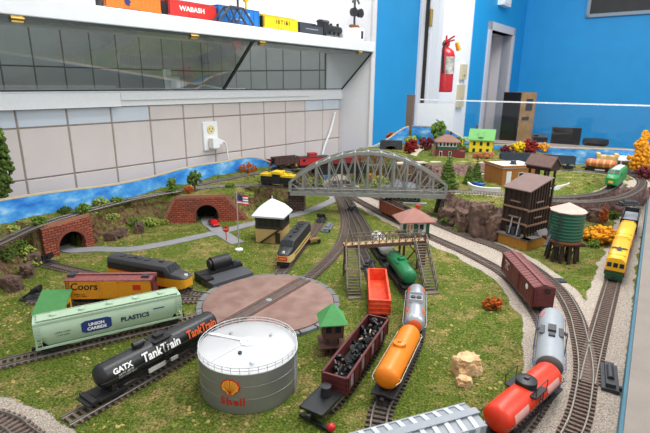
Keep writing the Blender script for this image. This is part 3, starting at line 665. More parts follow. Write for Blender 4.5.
# table top slab follows the outline
poly = [(x, y - 100) for x, y in LIM]; 
mb = MB(); mb.prism(poly, -3.2 - FLOOR, -1.2 - FLOOR); obj('table_top', mb, mat('plywood', '#b79a70', .7), tb)
mb = MB(); a = RB0 - RBT * 30; b = RBE + RBT * 14
def railseg(mb, o0, o1, z0, z1, mi):
    q = [(*(a + RBN * o0), 0), (*(b + RBN * o0), 0), (*(b + RBN * o1), 0), (*(a + RBN * o1), 0)]
    mb.prism([(p[0], p[1] - 100) for p in q], z0 - FLOOR, z1 - FLOOR, mi=mi)
railseg(mb, .4, 17, -8, 4.0, 0); railseg(mb, 0.05, .4, -8, 3.2, 1); obj('edge_rail', mb, [M_board, M_lbl], tb, label='wide grey edge rail with pale blue inner face')
mb = MB(); q = lambda t, d: (KO[0] + E2B[0] * t + E1B[0] * d, KO[1] + E2B[1] * t + E1B[1] * d - 100)
mb.prism([q(-4, 2.5), q(110, 2.5), q(110, 15), q(-4, 15)], 0 - FLOOR, 13.2 - FLOOR); obj('back_rail', mb, mat('brown board', '#7d6a5c', .65, var=.15), tb)
for p in ((-88, 25), (-60, 100), (20, 200), (100, 165), (40, 40), (70, 90)):
    obj('leg', MB().box(p[0] - 4, p[0] + 4, p[1] - 104, p[1] - 96, 0, -3.2 - FLOOR), M_wood, tb)
# painted sky backdrop board
def sky_mat():
    m = bpy.data.materials.new('painted sky'); m.use_nodes = True; nt = m.node_tree; N = nt.nodes; L = nt.links; b = N['Principled BSDF']; b.inputs['Roughness'].default_value = .6
    tc = N.new('ShaderNodeTexCoord'); mp = N.new('ShaderNodeMapping'); mp.inputs['Scale'].default_value = (1, 1, 2.2); nz = N.new('ShaderNodeTexNoise'); nz.inputs['Scale'].default_value = 16; nz.inputs['Detail'].default_value = 6; nz.inputs['Roughness'].default_value = .65
    L.new(tc.outputs['Object'], mp.inputs['Vector']); L.new(mp.outputs['Vector'], nz.inputs['Vector']); r = N.new('ShaderNodeValToRGB'); L.new(nz.outputs['Fac'], r.inputs['Fac'])
    e = r.color_ramp.elements; e.new(.5); e.new(.5)
    for k, (p, c) in enumerate([(.3, '#1a60b4'), (.43, '#2f86da'), (.55, '#55a6e4'), (.68, '#a9d3f1')]): e[k].position = p; e[k].color = lin(c)
    L.new(r.outputs['Color'], b.inputs['Base Color']); return m
M_sky = sky_mat(); M_bedge = mat('bare board edge', '#cdbd9e', .7, var=.1)
def backdrop(pts, tops, name, label):
    """pts: base line; tops: heights"""
    P = spline(pts, 1.2); D = np.r_[0, np.cumsum(np.hypot(*np.diff(P, axis=0).T))]; Q = np.array([(x, y) for x, y in pts]); 
    kd = [D[int(np.argmin(np.hypot(*(P - q).T)))] for q in Q]; Z = np.interp(D, kd, tops)
    Z = np.convolve(np.r_[[Z[0]] * 4, Z, [Z[-1]] * 4], np.ones(9) / 9, 'valid')
    d = np.gradient(P, axis=0); d /= np.linalg.norm(d, axis=1)[:, None]; n = np.stack([-d[:, 1], d[:, 0]], 1) * .55
    o = thing(name, label, 'backdrop', (P[0][0], P[0][1], 0)); R_ = P - P[0]
    mb = MB(); mb.loft([[(r[0], r[1], -1), (r[0] + q[0], r[1] + q[1], -1), (r[0] + q[0], r[1] + q[1], z), (r[0], r[1], z)] for r, q, z in zip(R_, n, Z)]); obj('painted_panel', mb, M_sky, o)
    mb = MB(); mb.loft([[(r[0] - q[0] * .1, r[1] - q[1] * .1, z - .1), (r[0] + q[0] * 1.1, r[1] + q[1] * 1.1, z - .1), (r[0] + q[0] * 1.1, r[1] + q[1] * 1.1, z + .3), (r[0] - q[0] * .1, r[1] - q[1] * .1, z + .3)] for r, q, z in zip(R_, n, Z)]); obj('top_edge', mb, M_bedge, o)
    return o
def on_line(px, py, A_, B_):
    """height where a pixel meets the upright plane over A-B"""
    u = np.array(B_) - np.array(A_); L = np.linalg.norm(u); u = u / L; n = (u[1], -u[0]); return plane_at(px, py, A_, u, n)
LP = [(-92, 52), (-80, 76), (-71, 91.5), (-53.6, 120.5), (-29, 162)]
tops = [12, 13]; pts = [(-92, 52), (-80, 76)]
for A_, B_, lst in ((LP[2], LP[3], [(22, 197), (60, 191.5), (110, 186)]), (LP[3], LP[4], [(150, 178), (185, 168), (205, 164.5), (225, 162), (245, 157.5)]), (LP[4], KO, [(258, 157), (267, 160), (277, 167), (300, 164), (345, 153), (372, 147.5), (388, 140), (400, 130), (409, 126)])):
    u = (np.array(B_) - np.array(A_)); u = u / np.linalg.norm(u)
    for px, py in lst:
        t, z = on_line(px, py, A_, B_); pts.append((A_[0] + u[0] * t, A_[1] + u[1] * t)); tops.append(z)
backdrop(pts, tops, 'sky_backdrop', 'wavy blue painted sky board standing along the tiled wall')
u = np.array(E2B); pts = []; tops = []
for px, py in [(412, 126), (430, 126.5), (448, 129), (462, 138), (470, 144), (486, 144.5), (500, 145), (530, 146.3), (560, 148.3), (600, 149), (640, 150.5)]:
    t, z = plane_at(px, py, KO, E2B, E1B); pts.append((KO[0] + E2B[0] * t, KO[1] + E2B[1] * t)); tops.append(z)
pts.append((KO[0] + E2B[0] * 92, KO[1] + E2B[1] * 92)); tops.append(14)
backdrop(pts, tops, 'sky_backdrop', 'blue painted sky board standing along the far edge under the clear screen')
# clear screen on the back rail with its post and white card
sc_o = thing('clear_screen', 'clear plastic screen with a bright top edge standing behind the layout', 'screen', (KO[0] + E1B[0] * 8, KO[1] + E1B[1] * 8, 13.2), RZB)
obj('sheet', MB().add([(0, 0, 0), (112, 0, 0), (112, 0, 16.9), (0, 0, 16.9)], [(0, 1, 2, 3)]), sheet_mat('clear acrylic', (.95, .97, .98), .03), sc_o)
obj('polished_edge', MB().box(0, 112, -.2, .2, 16.6, 17.15), mat('polished edge', '#f4f7fa', .15), sc_o, label='bright white polished top edge')
pt_, pz = plane_at(409.5, 126, KO, E2B, E1B, 6); po = thing('screen_post', 'brown upright post holding the end of the clear screen', 'post', (KO[0] + E2B[0] * pt_ + E1B[0] * 6, KO[1] + E2B[1] * pt_ + E1B[1] * 6, 13.2), RZB)
obj('upright', MB().box(-1.6, 1.6, -1.2, 1.0, 0, 19), mat('brown post', '#7a6656', .6), po); obj('bracket', MB().box(-3.6, 3.6, -1.5, -1.1, 0, 4), M_brass, po)
wt, wz = plane_at(418, 104, KO, E2B, E1B, 7.2); wt2, wz2 = plane_at(452, 131, KO, E2B, E1B, 7.2)
wc = obj('white_card', MB().box(0, wt2 - wt, -.1, .1, 0, 15.2), M_white, None, (KO[0] + E2B[0] * wt + E1B[0] * 7.2, KO[1] + E2B[1] * wt + E1B[1] * 7.2, 13.3), RZB)
tag(wc, 'white paper card standing behind the clear screen below the extinguisher', 'card')
# ------------------------------------------------------------------ rolling stock (local x along the car, z = 0 on the rail)
_cache = {}
def wheelset_mesh():
    if 'w' not in _cache:
        mb = MB()
        for s in (-1, 1):
            mb.cyl((0, s * .76, 0), (0, s * .90, 0), .58, n=18); mb.cyl((0, s * .90, 0), (0, s * 1.0, 0), .5, n=18)
        mb.cyl((0, -1.15, 0), (0, 1.15, 0), .12, n=8); _cache['w'] = mesh('wheelset', mb, mat('wheel steel', '#4a4744', .4, .6, var=.3))
    return _cache['w']
def truck_mesh():
    if 't' not in _cache:
        mb = MB()
        for s in (-1, 1):
            y = s * 1.16
            mb.bar((-1.45, y, .62), (1.45, y, .62), .16, .2); mb.bar((-1.3, y, .5), (-.35, y, .22), .16, .14); mb.bar((-.35, y, .22), (.35, y, .22), .16, .16); mb.bar((.35, y, .22), (1.3, y, .5), .16, .14)
            for x in (-.95, .95): mb.box(x - .25, x + .25, y - .12, y + .12, .32, .72)
            for x in (-.22, 0, .22): mb.cyl((x, y, .25), (x, y, .6), .09, n=8)
        mb.box(-.3, .3, -1.15, 1.15, .5, .8); _cache['t'] = mesh('truck', mb, M_truck)
    return _cache['t']
def trucks(par, xs):
    for x in xs:
        t = obj('truck', truck_mesh(), None, par, (x, 0, 0))
        for q in (-.95, .95): obj('wheelset', wheelset_mesh(), None, t, (q, 0, .5))
def couplers(par, L, z=.75):
    for s in (-1, 1):
        mb = MB(); mb.box(min(s * (L / 2 - .6), s * (L / 2 + .35)), max(s * (L / 2 - .6), s * (L / 2 + .35)), -.14, .14, z - .14, z + .14).box(min(s * (L / 2 + .3), s * (L / 2 + .6)), max(s * (L / 2 + .3), s * (L / 2 + .6)), -.25, .25, z - .2, z + .2)
        obj('coupler', mb, M_truck, par)
def car(name, label, cat, pose=None, group=None):
    if pose is None: return thing(name, label, cat, group=group)
    return thing(name, label, cat, pose[0], pose[1], group)
def slide(key, px, py, ds, flip=False):
    (q, a) = track_pose(key, px, py); P, z = TR[key]
    i = int(np.argmin(np.hypot(P[:, 0] - q[0], P[:, 1] - q[1]))); j = min(max(i + int(round(ds / .4)), 4), len(P) - 5)
    d = P[j + 4] - P[j - 4]; return (P[j][0], P[j][1], z + .54), math.atan2(d[1], d[0]) + (PI if flip else 0)
def chord(key, px, py, flip=False, half=5.5):
    """pose of a car whose two trucks both sit on the curve"""
    (q, a) = track_pose(key, px, py); P, z = TR[key]
    i = int(np.argmin(np.hypot(P[:, 0] - q[0], P[:, 1] - q[1]))); k = int(half / .4); a0 = P[max(i - k, 0)]; b0 = P[min(i + k, len(P) - 1)]
    m = (a0 + b0) / 2; d = b0 - a0; return (m[0], m[1], z + .54), math.atan2(d[1], d[0]) + (PI if flip else 0)
def ladder(mb, x, y, z0, z1, w=.5, mi=0, ax='x'):
    for s in (-.5, .5):
        a = (x + s * w, y, z0) if ax == 'x' else (x, y + s * w, z0); mb.bar(a, (a[0], a[1], z1), .07, mi=mi)
    z = z0 + .2
    while z < z1:
        a = (x - .5 * w, y, z) if ax == 'x' else (x, y - .5 * w, z); b = (x + .5 * w, y, z) if ax == 'x' else (x, y + .5 * w, z); mb.bar(a, b, .06, mi=mi); z += .42
def frame_mesh(L, W=2.4): return MB().box(-L / 2 + .2, L / 2 - .2, -W / 2, W / 2, .8, 1.05).box(-L / 2 + 1, L / 2 - 1, -.3, .3, .45, .8)
def boxcar(par, L, side, roof, end, H=4.55, W=3.3, doorm=None, ribs=True, eave_lip=True):
    h = W / 2; zs = H - .55
    mb = MB(); 
    for s in (-1, 1):
        mb.box(-L / 2, L / 2, min(s * h, s * (h - .15)), max(s * h, s * (h - .15)), 1.0, zs)
        mb.box(-L / 2, L / 2, min(s * h, s * (h + .06)), max(s * h, s * (h + .06)), .95, 1.15)
        if ribs:
            x = -L / 2 + .9
            while x < L / 2:
                if abs(x) > 1.5: mb.box(x - .05, x + .05, min(s * h, s * (h + .05)), max(s * h, s * (h + .05)), 1.1, zs)
                x += 1.15
    mb.box(-L / 2, L / 2, -h + .15, h - .15, 1.0, 1.15); obj('body', mb, side, par)
    for s in (-1, 1):
        mb = MB(); mb.box(min(s * L / 2, s * (L / 2 - .15)), max(s * L / 2, s * (L / 2 - .15)), -h, h, 1.0, zs)
        for k in range(6): mb.box(min(s * L / 2, s * (L / 2 + .09)), max(s * L / 2, s * (L / 2 + .09)), -h + .25, h - .25, 1.25 + k * .45, 1.5 + k * .45)
        obj('end_wall', mb, end, par)
    mb = MB(); q = [(-h - .08, zs - .04), (h + .08, zs - .04), (h + .08, zs + .1), (0, H), (-h - .08, zs + .1)]
    mb.loft([[(x, y, z) for y, z in q] for x in (-L / 2 - .08, L / 2 + .08)])
    x = -L / 2 + .7
    while x < L / 2:
        for s in (-1, 1): mb.bar((x, s * (h + .05), zs + .13), (x, 0, H + .03), .1, .08)
        x += 1.1
    obj('roof', mb, roof, par)
    obj('roofwalk', MB().box(-L / 2 - .2, L / 2 + .2, -.32, .32, H + .06, H + .14), roof, par)
    for s in (-1, 1):
        obj('door', MB().box(-1.35, 1.35, min(s * (h + .02), s * (h + .14)), max(s * (h + .02), s * (h + .14)), 1.2, zs - .15).box(-1.9, 2.6, min(s * h, s * (h + .12)), max(s * h, s * (h + .12)), zs - .16, zs - .06).box(-1.9, 2.6, min(s * h, s * (h + .1)), max(s * h, s * (h + .1)), 1.05, 1.15), doorm or side, par)
        mb = MB(); ladder(mb, s * (L / 2 - .4), s * (h + .1), 1.1, zs); obj('ladder', mb, end, par); mb = MB(); ladder(mb, s * (L / 2 + .14), -s * (h - .45), 1.1, zs, ax='y'); obj('ladder', mb, end, par)
    obj('underframe', frame_mesh(L), M_truck, par); trucks(par, (-L / 2 + 2.6, L / 2 - 2.6)); couplers(par, L)
    mb = MB(); mb.cyl((L / 2 + .2, .5, zs - .5), (L / 2 + .26, .5, zs - .5), .45, n=14); obj('brake_wheel', mb, M_truck, par)
def tankcar(par, L, r, m, zc=None, dome=None, dome_m=None, walk=True, end_m=None, platform=False, straps=None, frame_m=None):
    zc = zc or 1.25 + r; prof = []; n = 28
    for k in range(6): a = k / 5 * PI / 2; prof.append((r * math.sin(a), -L / 2 + .7 * r * (1 - math.cos(a)) * .8))
    for x in (-L / 4, 0, L / 4): prof.append((r, x))
    for k in range(5, -1, -1): a = k / 5 * PI / 2; prof.append((r * math.sin(a), L / 2 - .7 * r * (1 - math.cos(a)) * .8))
    M = Matrix.Translation((0, 0, zc)) @ Matrix.Rotation(PI / 2, 4, 'Y'); mb = MB(); mb.lathe(prof, n, M); obj('tank', mb, m, par)
    if end_m:
        mb = MB(); mb.lathe([(r * .985 * math.sin(a), L / 2 + .03 - .56 * r * (1 - math.cos(a))) for a in [k / 6 * PI / 2 * .97 for k in range(6, -1, -1)]], n, M)
        mb2 = MB(); mb2.lathe([(r * .985 * math.sin(a), -(L / 2 + .03 - .56 * r * (1 - math.cos(a)))) for a in [k / 6 * PI / 2 * .97 for k in range(6, -1, -1)]], n, M)
        obj('tank_head', mb, end_m, par); obj('tank_head', mb2, end_m, par)
    if dome:
        dr, dh = dome; mb = MB(); mb.lathe([(dr, zc + r - .35), (dr, zc + r + dh * .8), (dr * .85, zc + r + dh), (.01, zc + r + dh * 1.05)], 20); mb.box(-.25, .25, -.25, .25, zc + r + dh, zc + r + dh + .2); obj('dome', mb, dome_m or m, par)
    fm = frame_m or M_truck
    mb = MB(); mb.box(-L / 2 - .5, L / 2 + .5, -.45, .45, .85, 1.2)
    for s in (-1, 1):
        mb.box(min(s * (L / 2 - 1.4), s * (L / 2 + .5)), max(s * (L / 2 - 1.4), s * (L / 2 + .5)), -1.5, 1.5, .95, 1.1)
        mb.box(s * (L / 2 - 1.6) - .3, s * (L / 2 - 1.6) + .3, -1.1, 1.1, 1.0, zc - r * .55)
        if walk: mb.bar((-L / 2, s * 1.35, 1.02), (L / 2, s * 1.35, 1.02), .35, .1)
    obj('underframe', mb, fm, par)
    mb = MB()
    for s in (-1, 1):                          # handrail round the tank
        y = s * (r + .22); pts = [(-L / 2 - .1, y * .8, zc - .1), (-L / 2 + .6, y, zc), (L / 2 - .6, y, zc), (L / 2 + .1, y * .8, zc - .1)]; mb.tube(pts, .05, 6)
        for x in (-L / 2 + 1, -L / 6, L / 6, L / 2 - 1): mb.bar((x, s * (r - .05), zc), (x, y, zc), .06)
    obj('handrail', mb, fm if not straps else straps, par)
    if platform:
        mb = MB(); mb.box(-.2 - dome[0], .2 + dome[0], -r - .2, r + .2, zc + r * .62, zc + r * .74) if dome else None
        for s in (-1, 1): ladder(mb, 0, s * (r + .25), 1.1, zc + r * .7, .7)
        for sx in (-1, 1):
            for sy in (-1, 1): mb.bar((sx * (dome[0] + .15), sy * (r + .15), zc + r * .7), (sx * (dome[0] + .15), sy * (r + .15), zc + r + .75), .07)
        for s in (-1, 1): mb.bar((-dome[0] - .15, s * (r + .15), zc + r + .75), (dome[0] + .15, s * (r + .15), zc + r + .75), .07)
        obj('platform', mb, fm, par)
    trucks(par, (-L / 2 + 1.7, L / 2 - 1.7)); couplers(par, L + 1)
    return zc
def gondola(par, L, m, H=3.0, W=3.2, inner=None, ribs=9):
    h = W / 2
    for s in (-1, 1):
        mb = MB(); mb.box(-L / 2, L / 2, min(s * h, s * (h - .14)), max(s * h, s * (h - .14)), 1.0, H); mb.box(-L / 2, L / 2, min(s * (h - .2), s * (h + .1)), max(s * (h - .2), s * (h + .1)), H - .1, H + .06)
        for k in range(ribs):
            x = -L / 2 + .5 + (L - 1) * k / (ribs - 1); mb.box(x - .09, x + .09, min(s * h, s * (h + .12)), max(s * h, s * (h + .12)), 1.0, H)
        obj('side_wall', mb, m, par)
    for s in (-1, 1):
        mb = MB(); mb.box(min(s * L / 2, s * (L / 2 - .14)), max(s * L / 2, s * (L / 2 - .14)), -h, h, 1.0, H)
        for k in range(3): mb.box(min(s * L / 2, s * (L / 2 + .1)), max(s * L / 2, s * (L / 2 + .1)), -h, h, 1.2 + k * (H - 1.2) / 3, 1.35 + k * (H - 1.2) / 3)
        mb.box(min(s * (L / 2 - .2), s * (L / 2 + .1)), max(s * (L / 2 - .2), s * (L / 2 + .1)), -h, h, H - .1, H + .06)
        obj('end_wall', mb, m, par)
    obj('floor_plate', MB().box(-L / 2 + .1, L / 2 - .1, -h + .1, h - .1, 1.0, 1.3), inner or m, par)
    obj('underframe', frame_mesh(L), M_truck, par); trucks(par, (-L / 2 + 2.2, L / 2 - 2.2)); couplers(par, L)
def shell(par, L, W, z0, zsplit, H, m_low, m_up, nose=True, m_nose=None, roof_m=None, rc=.75, tail_round=False):
    """streamlined diesel body, nose at +x"""
    h = W / 2
    def ring(x, w, t, zb, rcx): return [(x, -w, zb), (x, w, zb), (x, w, max(t - rcx, zb + .02)), (x, w - .3 * rcx, t - .32 * rcx), (x, w - rcx, t), (x, -w + rcx, t), (x, -w + .3 * rcx, t - .32 * rcx), (x, -w, max(t - rcx, zb + .02))]
    X = L / 2
    if nose: st = [(-X, h, H), (X - 4.2, h, H), (X - 3.7, h * .99, H - .05), (X - 2.8, h * .97, H - 1.15), (X - 1.6, h * .93, H - 1.35), (X - .7, h * .82, H - 1.6), (X - .2, h * .68, H - 2.0), (X, h * .5, zsplit + .15)]
    else: st = [(-X, h, H), (X, h, H)]
    mb = MB(); mb.loft([ring(x, w, t, zsplit, min(rc, w * .8, max(.1, t - zsplit - .05))) for x, w, t in st]); obj('upper_body', mb, m_up, par)
    mb = MB(); mb.loft([[(x, -w, z0), (x, w, z0), (x, w, zsplit), (x, -w, zsplit)] for x, w, t in st[:3 if nose else 2]] ); obj('lower_body', mb, m_low, par)
    if nose:
        mb = MB(); mb.loft([[(x, -w, z0 if x < X - .4 else z0 + .25), (x, w, z0 if x < X - .4 else z0 + .25), (x, w, zsplit + .001), (x, -w, zsplit + .001)] for x, w, t in [(X - 3.7, h * .99, 0), (X - 2.8, h * .97, 0), (X - 1.6, h * .95, 0), (X - .7, h * .86, 0), (X - .2, h * .72, 0), (X + .03, h * .52, 0)]]); obj('nose', mb, m_nose or m_low, par)
        for s in (-1, 1):
            mb = MB()
            mb.add([(X - 3.66, s * .12, H - .1), (X - 3.66, s * (h - .55), H - .14), (X - 2.82, s * (h - .35), H - 1.1), (X - 2.82, s * .12, H - 1.08)], [(0, 1, 2, 3)])
            mb.v[-4:] = [(x + .06, y, z + .05) for x, y, z in mb.v[-4:]]
            y0, y1 = sorted((s * (h - .02), s * (h + .02)))
            obj('windscreen', mb, M_glassdark, par); obj('window', MB().box(X - 5.2, X - 4.3, y0, y1, H - 1.7, H - .9), M_glassdark, par)
        mb = MB(); M = Matrix.Translation((X - .62, 0, H - 1.78)) @ Matrix.Rotation(PI / 2, 4, 'Y'); mb.lathe([(.32, -.2), (.34, .2), (.26, .25), (.01, .26)], 14, M); obj('headlight', mb, mat('headlight', '#dcd9cc', .2), par)
    mb = MB()
    for k in range(4): mb.cyl((-L / 2 + 2.4 + k * 1.9, 0, H - .02), (-L / 2 + 2.4 + k * 1.9, 0, H + .14), .62, n=14)
    for s in (-.7, .7): mb.box(-.5 + s * 4, .3 + s * 4, -.25, .25, H, H + .25)
    obj('roof_fan', mb, roof_m or M_dark, par)
    mb = MB(); mb.box(-L / 2 + .3, L / 2 - 1.2, -1.0, 1.0, .8, 1.0).box(-1.8, 1.8, -1.3, 1.3, .35, .95); obj('fuel_tank', mb, M_truck, par)
    trucks(par, (-L / 2 + 3.0, L / 2 - 3.6)); couplers(par, L - .2)
YS = PI / 2
def side_text(par, s, size, m, x, y, z, side, sx=1.0, shear=0, bold=.0, tilt=0.0):
    """lettering on the +y (side=1) or -y (side=-1) face"""
    rot = (PI / 2 + tilt, 0, 0) if side < 0 else (PI / 2 + tilt, 0, PI)
    return text(s, size, m, par, (x, y, z), rot, sx=sx, shear=shear, bold=bold)
# colours
M_orange_side = mat('reefer orange', '#d98e1e', .5, var=.08)
M_mroof = mat('oxide red roof', '#8d4f4c', .7, var=.15)
M_mend = mat('oxide red end', '#6d2c2c', .6, var=.15)
M_yel = mat('armour yellow', '#dd981c', .45, var=.06)
M_greyup = mat('harbour grey', '#3a3a3c', .5, var=.12)
M_cream = mat('cream stripe', '#d9b878', .5, var=.06)
M_bk = mat('locomotive black', '#232426', .42, var=.25)
# ---- orange-sided boxcar
p = chord('TB', 114, 304); c = car('boxcar', 'orange-sided boxcar with dark red roof and black script lettering beside the green hopper', 'train car', p)
boxcar(c, 14.2, M_orange_side, M_mroof, M_mend, H=4.75, ribs=False)
side_text(c, 'Coors', 1.75, M_blacktxt, -4.1, -1.68, 3.15, -1, 1.0, .15, .03)
side_text(c, 'RPRX 503', .42, M_blacktxt, -4.9, -1.68, 1.75, -1); side_text(c, 'CAPY 130000', .32, M_blacktxt, -4.7, -1.68, 1.4, -1)
obj('emblem', MB().box(4.0, 5.3, -1.72, -1.64, 2.5, 3.4), M_redtxt, c, label='red square emblem'); side_text(c, '15W2  9-39', .32, M_blacktxt, 4.6, -1.68, 1.7, -1)
obj('hatch_cover', MB().box(-6.9, -5.8, -.9, .9, 4.5, 5.0), M_dark, c); obj('hatch_cover', MB().box(5.4, 6.6, -1.2, .6, 4.4, 4.85), M_dark, c); obj('placard', MB().box(-.6, .8, -1.72, -1.6, 3.9, 4.1), M_blacktxt, c)
# ---- black and yellow streamlined locomotive
p = slide('TA', 154, 288, -.6); c = car('locomotive', 'streamlined locomotive with dark grey roof and yellow lower sides behind the orange-sided boxcar', 'locomotive', p)
shell(c, 17.0, 3.4, 1.0, 2.75, 4.95, M_yel, M_greyup, m_nose=M_yel, roof_m=M_dark)
mb = MB(); 
for s in (-1, 1): mb.box(-8.5, 4.7, min(s * 1.69, s * 1.74), max(s * 1.69, s * 1.74), 2.65, 2.8)
mb.box(-8.5, 5, -1.73, 1.73, 1.0, 1.1); obj('red_stripe', mb, M_redtxt, c)
side_text(c, 'UNION PACIFIC', .8, M_redtxt, -2, -1.72, 1.9, -1)
mb = MB(); mb.box(-8.4, 4.4, -1.73, -1.68, 2.8, 4.0); 
for k in range(5): mb.box(-7.3 + k * 2.3, -6.2 + k * 2.3, -1.76, -1.7, 3.1, 3.7)
obj('side_grille', mb, M_bk, c)
obj('number_board', MB().box(6.7, 7.25, -1.1, 1.1, 2.9, 3.2), M_redtxt, c)
# ---- black and cream locomotive
p = slide('TE', 284, 270.5, -9.0); c = car('locomotive', 'black and cream streamlined locomotive with red nose emblem beside the white-roofed station', 'locomotive', p)
shell(c, 17.6, 3.35, .95, 2.5, 4.8, M_cream, M_bk, m_nose=M_cream, roof_m=M_bk)
mb = MB()
for s in (-1, 1): mb.box(-8.8, 5.4, min(s * 1.67, s * 1.71), max(s * 1.67, s * 1.71), 1.75, 2.0); mb.box(-8.8, 5.4, min(s * 1.67, s * 1.71), max(s * 1.67, s * 1.71), .95, 1.2)
obj('side_stripe', mb, M_bk, c)
mb = MB(); mb.box(8.75, 8.95, -.95, .95, 1.55, 2.35); obj('emblem', mb, M_redtxt, c, label='red nose emblem'); mb = MB(); mb.box(8.9, 9.0, -.7, .7, 1.85, 2.05); obj('emblem_bar', mb, M_yellowtxt, c)
obj('pilot', MB().box(7.4, 8.8, -1.3, 1.3, .35, 1.0), M_bk, c)
# ---- pale green covered hopper
M_pg = mat('pale green', '#a9bfa4', .5, var=.06, scale=60)
p = chord('TC', 113, 338.5, half=7); c = car('covered_hopper', 'pale green covered hopper with blue badge beside the long black tank car', 'train car', p)
def cov_hopper(c, L, m, H=5.0, ribs=False, end_slope=1.6):
    def ring(x, k=1.0, zb=1.2): return [(x, -1.25, zb), (x, 1.25, zb), (x, 1.62, zb + .5), (x, 1.72, 2.9), (x, 1.66, 4.1), (x, 1.3, H - .12), (x, .6, H), (x, -.6, H), (x, -1.3, H - .12), (x, -1.66, 4.1), (x, -1.72, 2.9), (x, -1.62, zb + .5)]
    mb = MB(); mb.loft([ring(-L / 2, zb=3.1)] + [ring(-L / 2 + end_slope, zb=1.3), ring(L / 2 - end_slope, zb=1.3), ring(L / 2, zb=3.1)]); obj('body', mb, m, c)
    mb = MB()
    for s in (-1, 1):
        mb.box(-L / 2, L / 2, min(s * 1.66, s * 1.8), max(s * 1.66, s * 1.8), 1.25, 1.55); mb.box(-L / 2, L / 2, min(s * 1.3, s * 1.5), max(s * 1.3, s * 1.5), H - .25, H + .02)
        mb.box(min(s * (L / 2 - .2), s * L / 2), max(s * (L / 2 - .2), s * L / 2), -1.7, 1.7, 1.25, 1.6)
        for q in (-1, 1):
            mb.bar((s * (L / 2 - .1), q * 1.6, 1.4), (s * (L / 2 - .1), q * 1.5, H - .6), .16); mb.bar((s * (L / 2 - .15), q * 1.0, 1.5), (s * (L / 2 - .9), q * 1.0, 2.9), .14)
    obj('side_sill', mb, m, c)
    mb = MB()
    for k in range(3):
        x = (k - 1) * (L - 2 * end_slope - 1.5) / 3; mb.loft([[(x - 2.2, -1.2, 1.4), (x + 2.2, -1.2, 1.4), (x + 2.2, 1.2, 1.4), (x - 2.2, 1.2, 1.4)], [(x - .5, -.6, .45), (x + .5, -.6, .45), (x + .5, .6, .45), (x - .5, .6, .45)]])
    obj('hopper_bay', mb, m, c)
    mb = MB(); mb.box(-L / 2 + .5, L / 2 - .5, -1.0, 1.0, H + .12, H + .18)
    for s in (-1, 1): mb.bar((-L / 2 + .4, s * 1.15, H + .2), (L / 2 - .4, s * 1.15, H + .2), .1)
    k = -L / 2 + .9
    while k < L / 2: mb.bar((k, -1.4, H + .05), (k, 1.4, H + .05), .08, .14); k += 1.3
    obj('roofwalk', mb, m, c)
    mb = MB(); ladder(mb, L / 2 - .5, -1.82, 1.4, H - .3, .6); obj('ladder', mb, m, c); mb = MB(); ladder(mb, -L / 2 + .5, -1.82, 1.4, H - .3, .6); obj('ladder', mb, m, c); mb = MB(); ladder(mb, L / 2 + .05, .6, 1.5, H - .4, ax='y'); obj('ladder', mb, m, c)
    trucks(c, (-L / 2 + 2.0, L / 2 - 2.0)); couplers(c, L)
cov_hopper(c, 19.6, M_pg)
for k in range(5): obj('roof_hatch', MB().cyl((-7.2 + k * 3.6, 0, 5.15), (-7.2 + k * 3.6, 0, 5.45), .55, .5, n=16), M_pg, c)
mb = MB(); mb.prism([(-.2, .75), (.35, 1.0), (3.15, 1.0), (3.7, .75), (3.7, -.55), (3.15, -.8), (.35, -.8), (-.2, -.55)], -.02, .02, Matrix.Translation((-3.9, -1.735, 3.05)) @ Matrix.Rotation(PI / 2, 4, 'X')); obj('badge', mb, M_bluetxt, c, label='dark blue badge')
side_text(c, 'UNION', .62, M_whitetxt, -2.15, -1.78, 3.4, -1, bold=.02); side_text(c, 'CARBIDE', .62, M_whitetxt, -2.15, -1.78, 2.75, -1, bold=.02)
side_text(c, 'PLASTICS', .95, mat('navy print', '#16233f', .5), 3.0, -1.77, 3.05, -1, bold=.03)
side_text(c, 'UCPX 51234', .35, M_blacktxt, -6.4, -1.77, 3.2, -1); side_text(c, 'LT WT 64000', .28, M_blacktxt, -6.4, -1.77, 2.75, -1)
mb = MB(); mb.box(5.6, 7.2, -1.765, -1.74, 3.6, 3.75); obj('stencil', mb, M_bluetxt, c)
# ---- long black tank car
M_tbk = mat('tank black', '#1f1f22', .38, var=.2)
p = slide('TD', 163, 369.5, 0); c = car('tank_car', 'long glossy black tank car with white and orange lettering beside the silver storage tank', 'train car', p)
zc = tankcar(c, 18.0, 1.52, M_tbk, zc=3.05, dome=None, walk=True)
mb = MB(); mb.cyl((-3.2, 0, 4.5), (-3.2, 0, 5.05), .55, n=16); mb.cyl((-3.9, 0, 4.95), (-2.5, 0, 4.95), .42, n=12); obj('valve_housing', mb, M_tbk, c)
mb = MB(); mb.box(-1.6, 1.0, -1.15, 1.15, 4.45, 4.6); mb.box(-.9, .3, -.45, .45, 4.5, 5.0); ladder(mb, -.3, -1.75, 1.1, 4.5, .7); obj('walkway', mb, M_truck, c)
def tank_text(s, size, m, x, ang, r, bold=.03, sx=1.0):
    """lettering wrapped flat on the -y side, ang up from horizontal"""
    y = -r * math.cos(ang); z = zc + r * math.sin(ang); return text(s, size, m, c, (x, y, z), (PI / 2 - ang, 0, 0), bold=bold, sx=sx)
tank_text('GATX', .9, M_whitetxt, -6.3, .42, 1.55); tank_text('GATX 48270', .36, M_whitetxt, -6.0, .02, 1.56, .0); tank_text('CAPY 23500 GALS', .3, M_whitetxt, -5.8, -.22, 1.56, .0)
tank_text('TankTrain', 1.7, M_whitetxt, -.9, .3, 1.62, .05, .8)
tank_text('TankTrain', 1.6, M_orangetxt, 5.6, .3, 1.62, .05, .76)
mb = MB(); mb.box(-3.0, -.4, -1.55, -1.35, 1.15, 1.7); mb.box(.2, 1.4, -1.55, -1.35, 1.15, 1.6); obj('data_panel', mb, mat('pale panel', '#c9c6c2', .5), c)
